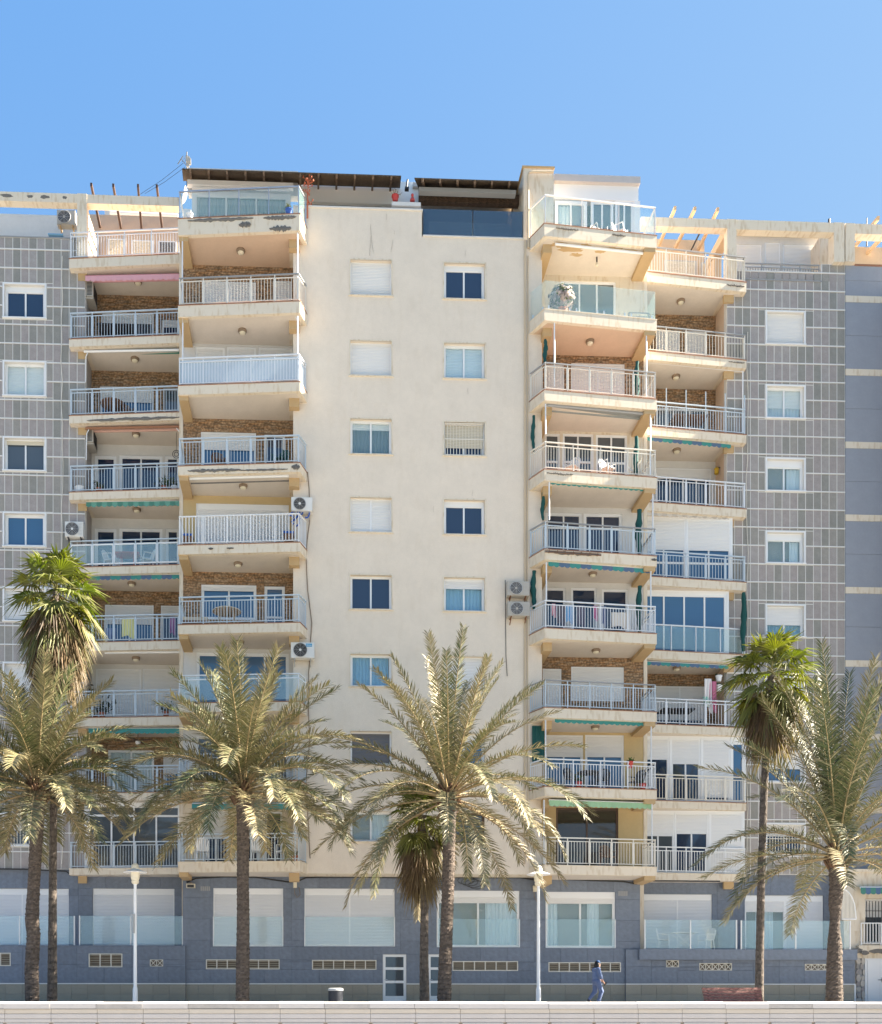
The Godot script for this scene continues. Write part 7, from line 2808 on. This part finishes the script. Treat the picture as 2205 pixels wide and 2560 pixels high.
func build_person() -> void:
	var z := 3.0
	var p := at(1491, 2507, z)
	var t := thing("person", Vector3(p.x, 0, z), "person in pale blue sweatshirt and trousers walking right past the long vent, phone in hand", "person")
	t.rotation.y = 0.22
	t.scale = Vector3.ONE * 0.97
	var V := func(x: float, y: float, zz: float) -> Vector3: return Vector3(x, y, zz)
	var hipR: Vector3 = V.call(0.0, 0.84, 0.085)
	var hipL: Vector3 = V.call(0.0, 0.84, -0.085)
	var knR: Vector3 = V.call(0.16, 0.47, 0.09)
	var knL: Vector3 = V.call(-0.02, 0.46, -0.085)
	var anR: Vector3 = V.call(0.05, 0.095, 0.09)
	var anL: Vector3 = V.call(-0.27, 0.15, -0.08)
	var shR: Vector3 = V.call(0.0, 1.30, 0.165)
	var shL: Vector3 = V.call(0.02, 1.30, -0.165)
	var elR: Vector3 = V.call(0.04, 1.05, 0.225)
	var elL: Vector3 = V.call(0.10, 1.06, -0.21)
	var wrR: Vector3 = V.call(0.15, 0.85, 0.215)
	var wrL: Vector3 = V.call(0.26, 0.90, -0.17)
	var neck: Vector3 = V.call(0.02, 1.36, 0)
	var head: Vector3 = V.call(0.055, 1.49, 0.0)
	var body := [
		[V.call(0, 0.84, 0), V.call(0.0, 1.0, 0), 0.125, 0.105], [V.call(0.0, 1.0, 0), V.call(0.01, 1.24, 0), 0.105, 0.125],
		[hipR, knR, 0.085, 0.058], [knR, anR, 0.056, 0.036], [hipL, knL, 0.085, 0.058], [knL, anL, 0.056, 0.036],
		[anR, anR + Vector3(0.14, -0.06, 0), 0.036, 0.03], [anL, anL + Vector3(0.09, -0.11, 0), 0.036, 0.03],
		[V.call(0.01, 1.28, 0.1), V.call(0.02, 1.28, -0.1), 0.07, 0.07],
		[shR, elR, 0.05, 0.04], [elR, wrR, 0.038, 0.026], [shL, elL, 0.05, 0.04], [elL, wrL, 0.038, 0.026],
		[V.call(0.015, 1.30, 0), neck + Vector3(0.015, 0.05, 0), 0.06, 0.05],
		[head + Vector3(-0.02, 0.03, 0), head + Vector3(0.03, -0.06, 0), 0.088, 0.06],
		[wrR, wrR + Vector3(0.045, -0.07, 0.0), 0.026, 0.034], [wrL, wrL + Vector3(0.06, -0.04, 0.0), 0.026, 0.034]]
	var b := nets(body, 0.013, 0.03)
	# fingers and face on finer grids, added to the same surface
	for s in [[wrR, Vector3(0.045, -0.07, 0), 1.0], [wrL, Vector3(0.06, -0.04, 0), -1.0]]:
		var h: Vector3 = s[0] + s[1]
		var d: Vector3 = s[1].normalized()
		var fb := []
		for i in 4:
			var o := h + Vector3(0, 0, (i - 1.5) * 0.017)
			var l: float = [0.06, 0.07, 0.066, 0.052][i]
			var m1 := o + d * l * 0.5
			fb.append([o, m1, 0.009, 0.0085])
			fb.append([m1, m1 + (d + Vector3(0.3, 0.25, 0)).normalized() * l * 0.5, 0.0085, 0.007])
		var th: Vector3 = s[0] + s[1] * 0.5 + Vector3(0.02, 0, -0.01)
		fb.append([th, th + Vector3(0.035, -0.02, -0.012), 0.011, 0.009])
		fb.append([th + Vector3(0.035, -0.02, -0.012), th + Vector3(0.05, -0.045, -0.012), 0.009, 0.008])
		var fm := nets(fb, 0.004, 0.006)
		b.v.append_array(fm.v)
		b.n.append_array(fm.n)
		b.c.append_array(fm.c)
	var face := nets([
		[head + Vector3(0.075, 0.01, 0), head + Vector3(0.098, -0.02, 0), 0.012, 0.016], [head + Vector3(0.075, -0.055, 0.018), head + Vector3(0.075, -0.055, -0.018), 0.012, 0.012],
		[head + Vector3(0.06, -0.085, 0), head + Vector3(0.065, -0.09, 0), 0.025, 0.025], [head + Vector3(0.07, 0.02, 0.03), head + Vector3(0.07, 0.02, 0.034), 0.013, 0.013],
		[head + Vector3(0.07, 0.02, -0.03), head + Vector3(0.07, 0.02, -0.034), 0.013, 0.013], [head + Vector3(0.0, -0.01, 0.085), head + Vector3(-0.01, 0.03, 0.088), 0.014, 0.018]], 0.005, 0.012)
	b.v.append_array(face.v)
	b.n.append_array(face.n)
	b.c.append_array(face.c)
	var bodyn := put(t, "body", b, M.skin)
	var eyes := MB.new()
	for s in [-1, 1]:
		eyes.tube([head + Vector3(0.079, 0.02, s * 0.032 - 0.006), head + Vector3(0.079, 0.02, s * 0.032 + 0.006)], [0.008, 0.008], 8)
	put(bodyn, "eyes", eyes, M.hair, "stuff")
	var top := nets([
		[V.call(-0.01, 0.88, 0), V.call(-0.01, 1.05, 0), 0.15, 0.145], [V.call(-0.01, 1.05, 0), V.call(0.0, 1.24, 0), 0.145, 0.14], [V.call(0.0, 1.29, 0.11), V.call(0.01, 1.29, -0.11), 0.085, 0.085],
		[shR, elR, 0.075, 0.07], [elR, elR.lerp(wrR, 0.45), 0.07, 0.058], [shL, elL, 0.075, 0.07], [elL, elL.lerp(wrL, 0.5), 0.07, 0.058],
		[V.call(-0.10, 1.30, 0.05), V.call(-0.10, 1.30, -0.05), 0.06, 0.06], [V.call(-0.125, 1.18, 0.03), V.call(-0.12, 1.24, -0.03), 0.05, 0.05]], 0.013, 0.03)
	put(t, "sweatshirt", top, M.denim)
	var tr := nets([
		[V.call(-0.03, 0.84, 0.03), V.call(-0.03, 0.84, -0.03), 0.14, 0.14], [hipR, knR, 0.112, 0.085], [knR, anR + Vector3(0, 0.02, 0), 0.085, 0.062], [hipL, knL, 0.112, 0.085], [knL, anL + Vector3(0.02, 0.03, 0), 0.085, 0.06],
		[anR + Vector3(-0.02, 0.04, 0), anR + Vector3(0.02, 0.03, 0), 0.06, 0.06]], 0.013, 0.025)
	put(t, "trousers", tr, M.denim_trousers)
	var hr := nets([
		[head + Vector3(-0.015, 0.045, 0), head + Vector3(-0.04, -0.03, 0), 0.098, 0.10], [head + Vector3(-0.05, -0.03, 0.02), head + Vector3(-0.11, -0.16, 0.03), 0.08, 0.065],
		[head + Vector3(-0.03, -0.02, 0.06), head + Vector3(-0.03, -0.17, 0.08), 0.05, 0.035], [head + Vector3(-0.09, -0.14, -0.02), head + Vector3(-0.14, -0.26, -0.01), 0.06, 0.025]], 0.011, 0.03)
	put(t, "hair", hr, M.hair)
	var hb := nets([[head + Vector3(-0.01, 0.085, 0.03), head + Vector3(0.0, 0.085, -0.03), 0.07, 0.07], [head + Vector3(0.06, 0.065, 0.02), head + Vector3(0.06, 0.065, -0.02), 0.035, 0.035]], 0.011, 0.02)
	put(t, "blue_headscarf", hb, M.headscarf)
	for s in [[anR, Vector3(0.17, -0.05, 0)], [anL, Vector3(0.10, -0.125, 0)]]:
		var a: Vector3 = s[0]
		var sh := nets([[a + Vector3(-0.03, -0.035, 0), a + s[1], 0.045, 0.036], [a + Vector3(-0.01, 0.0, 0), a + Vector3(0.0, -0.03, 0), 0.045, 0.045]], 0.010, 0.02)
		var so := put(t, "shoe", sh, M.bin_dark)
		var sl := MB.new()
		var d: Vector3 = (s[1] - Vector3(-0.03, -0.035, 0)).normalized()
		var n := Vector3(d.y, -d.x, 0)
		sl.bar(a + Vector3(-0.07, -0.035, 0) + n * 0.045, a + s[1] + d * 0.03 + n * 0.04, 0.085, 0.025)
		put(so, "sole", sl, M.white)
	var ph := MB.new()
	ph.obox(Transform3D(Basis(Vector3.BACK, -0.7), wrR + Vector3(0.10, -0.10, 0.0)), Vector3(0.075, 0.15, 0.02))
	tag(put(self, "mobile_phone", ph, M.hair), "black phone held in the walking person's right hand", "phone").transform = t.transform


# ---------------------------------------------------------------- the whole
func _ready() -> void:
	rng.seed = 1
	make_world()
	make_textures()
	make_materials()
	mat("agave", lin(0.50, 0.13, 0.06), 0.8)
	mat("lantern_yellow", lin(0.55, 0.34, 0.02), 0.5)
	mat("bin_dark", lin(0.018, 0.022, 0.032), 0.5)
	mat("headscarf", lin(0.015, 0.07, 0.19), 0.8)
	building = thing("apartment_building", Vector3.ZERO, "tall cream and grey-tiled apartment block with four columns of angled balconies", "building")
	columns()
	build_setting()
	build_columns()
	build_walls()
	build_ground_storey()
	build_roof()
	build_neighbour()
	build_wall_lines()
	build_awnings()
	build_curtains()
	build_air_conditioners()
	build_lamps()
	build_clutter()
	build_street()
	build_palms()
	build_person()
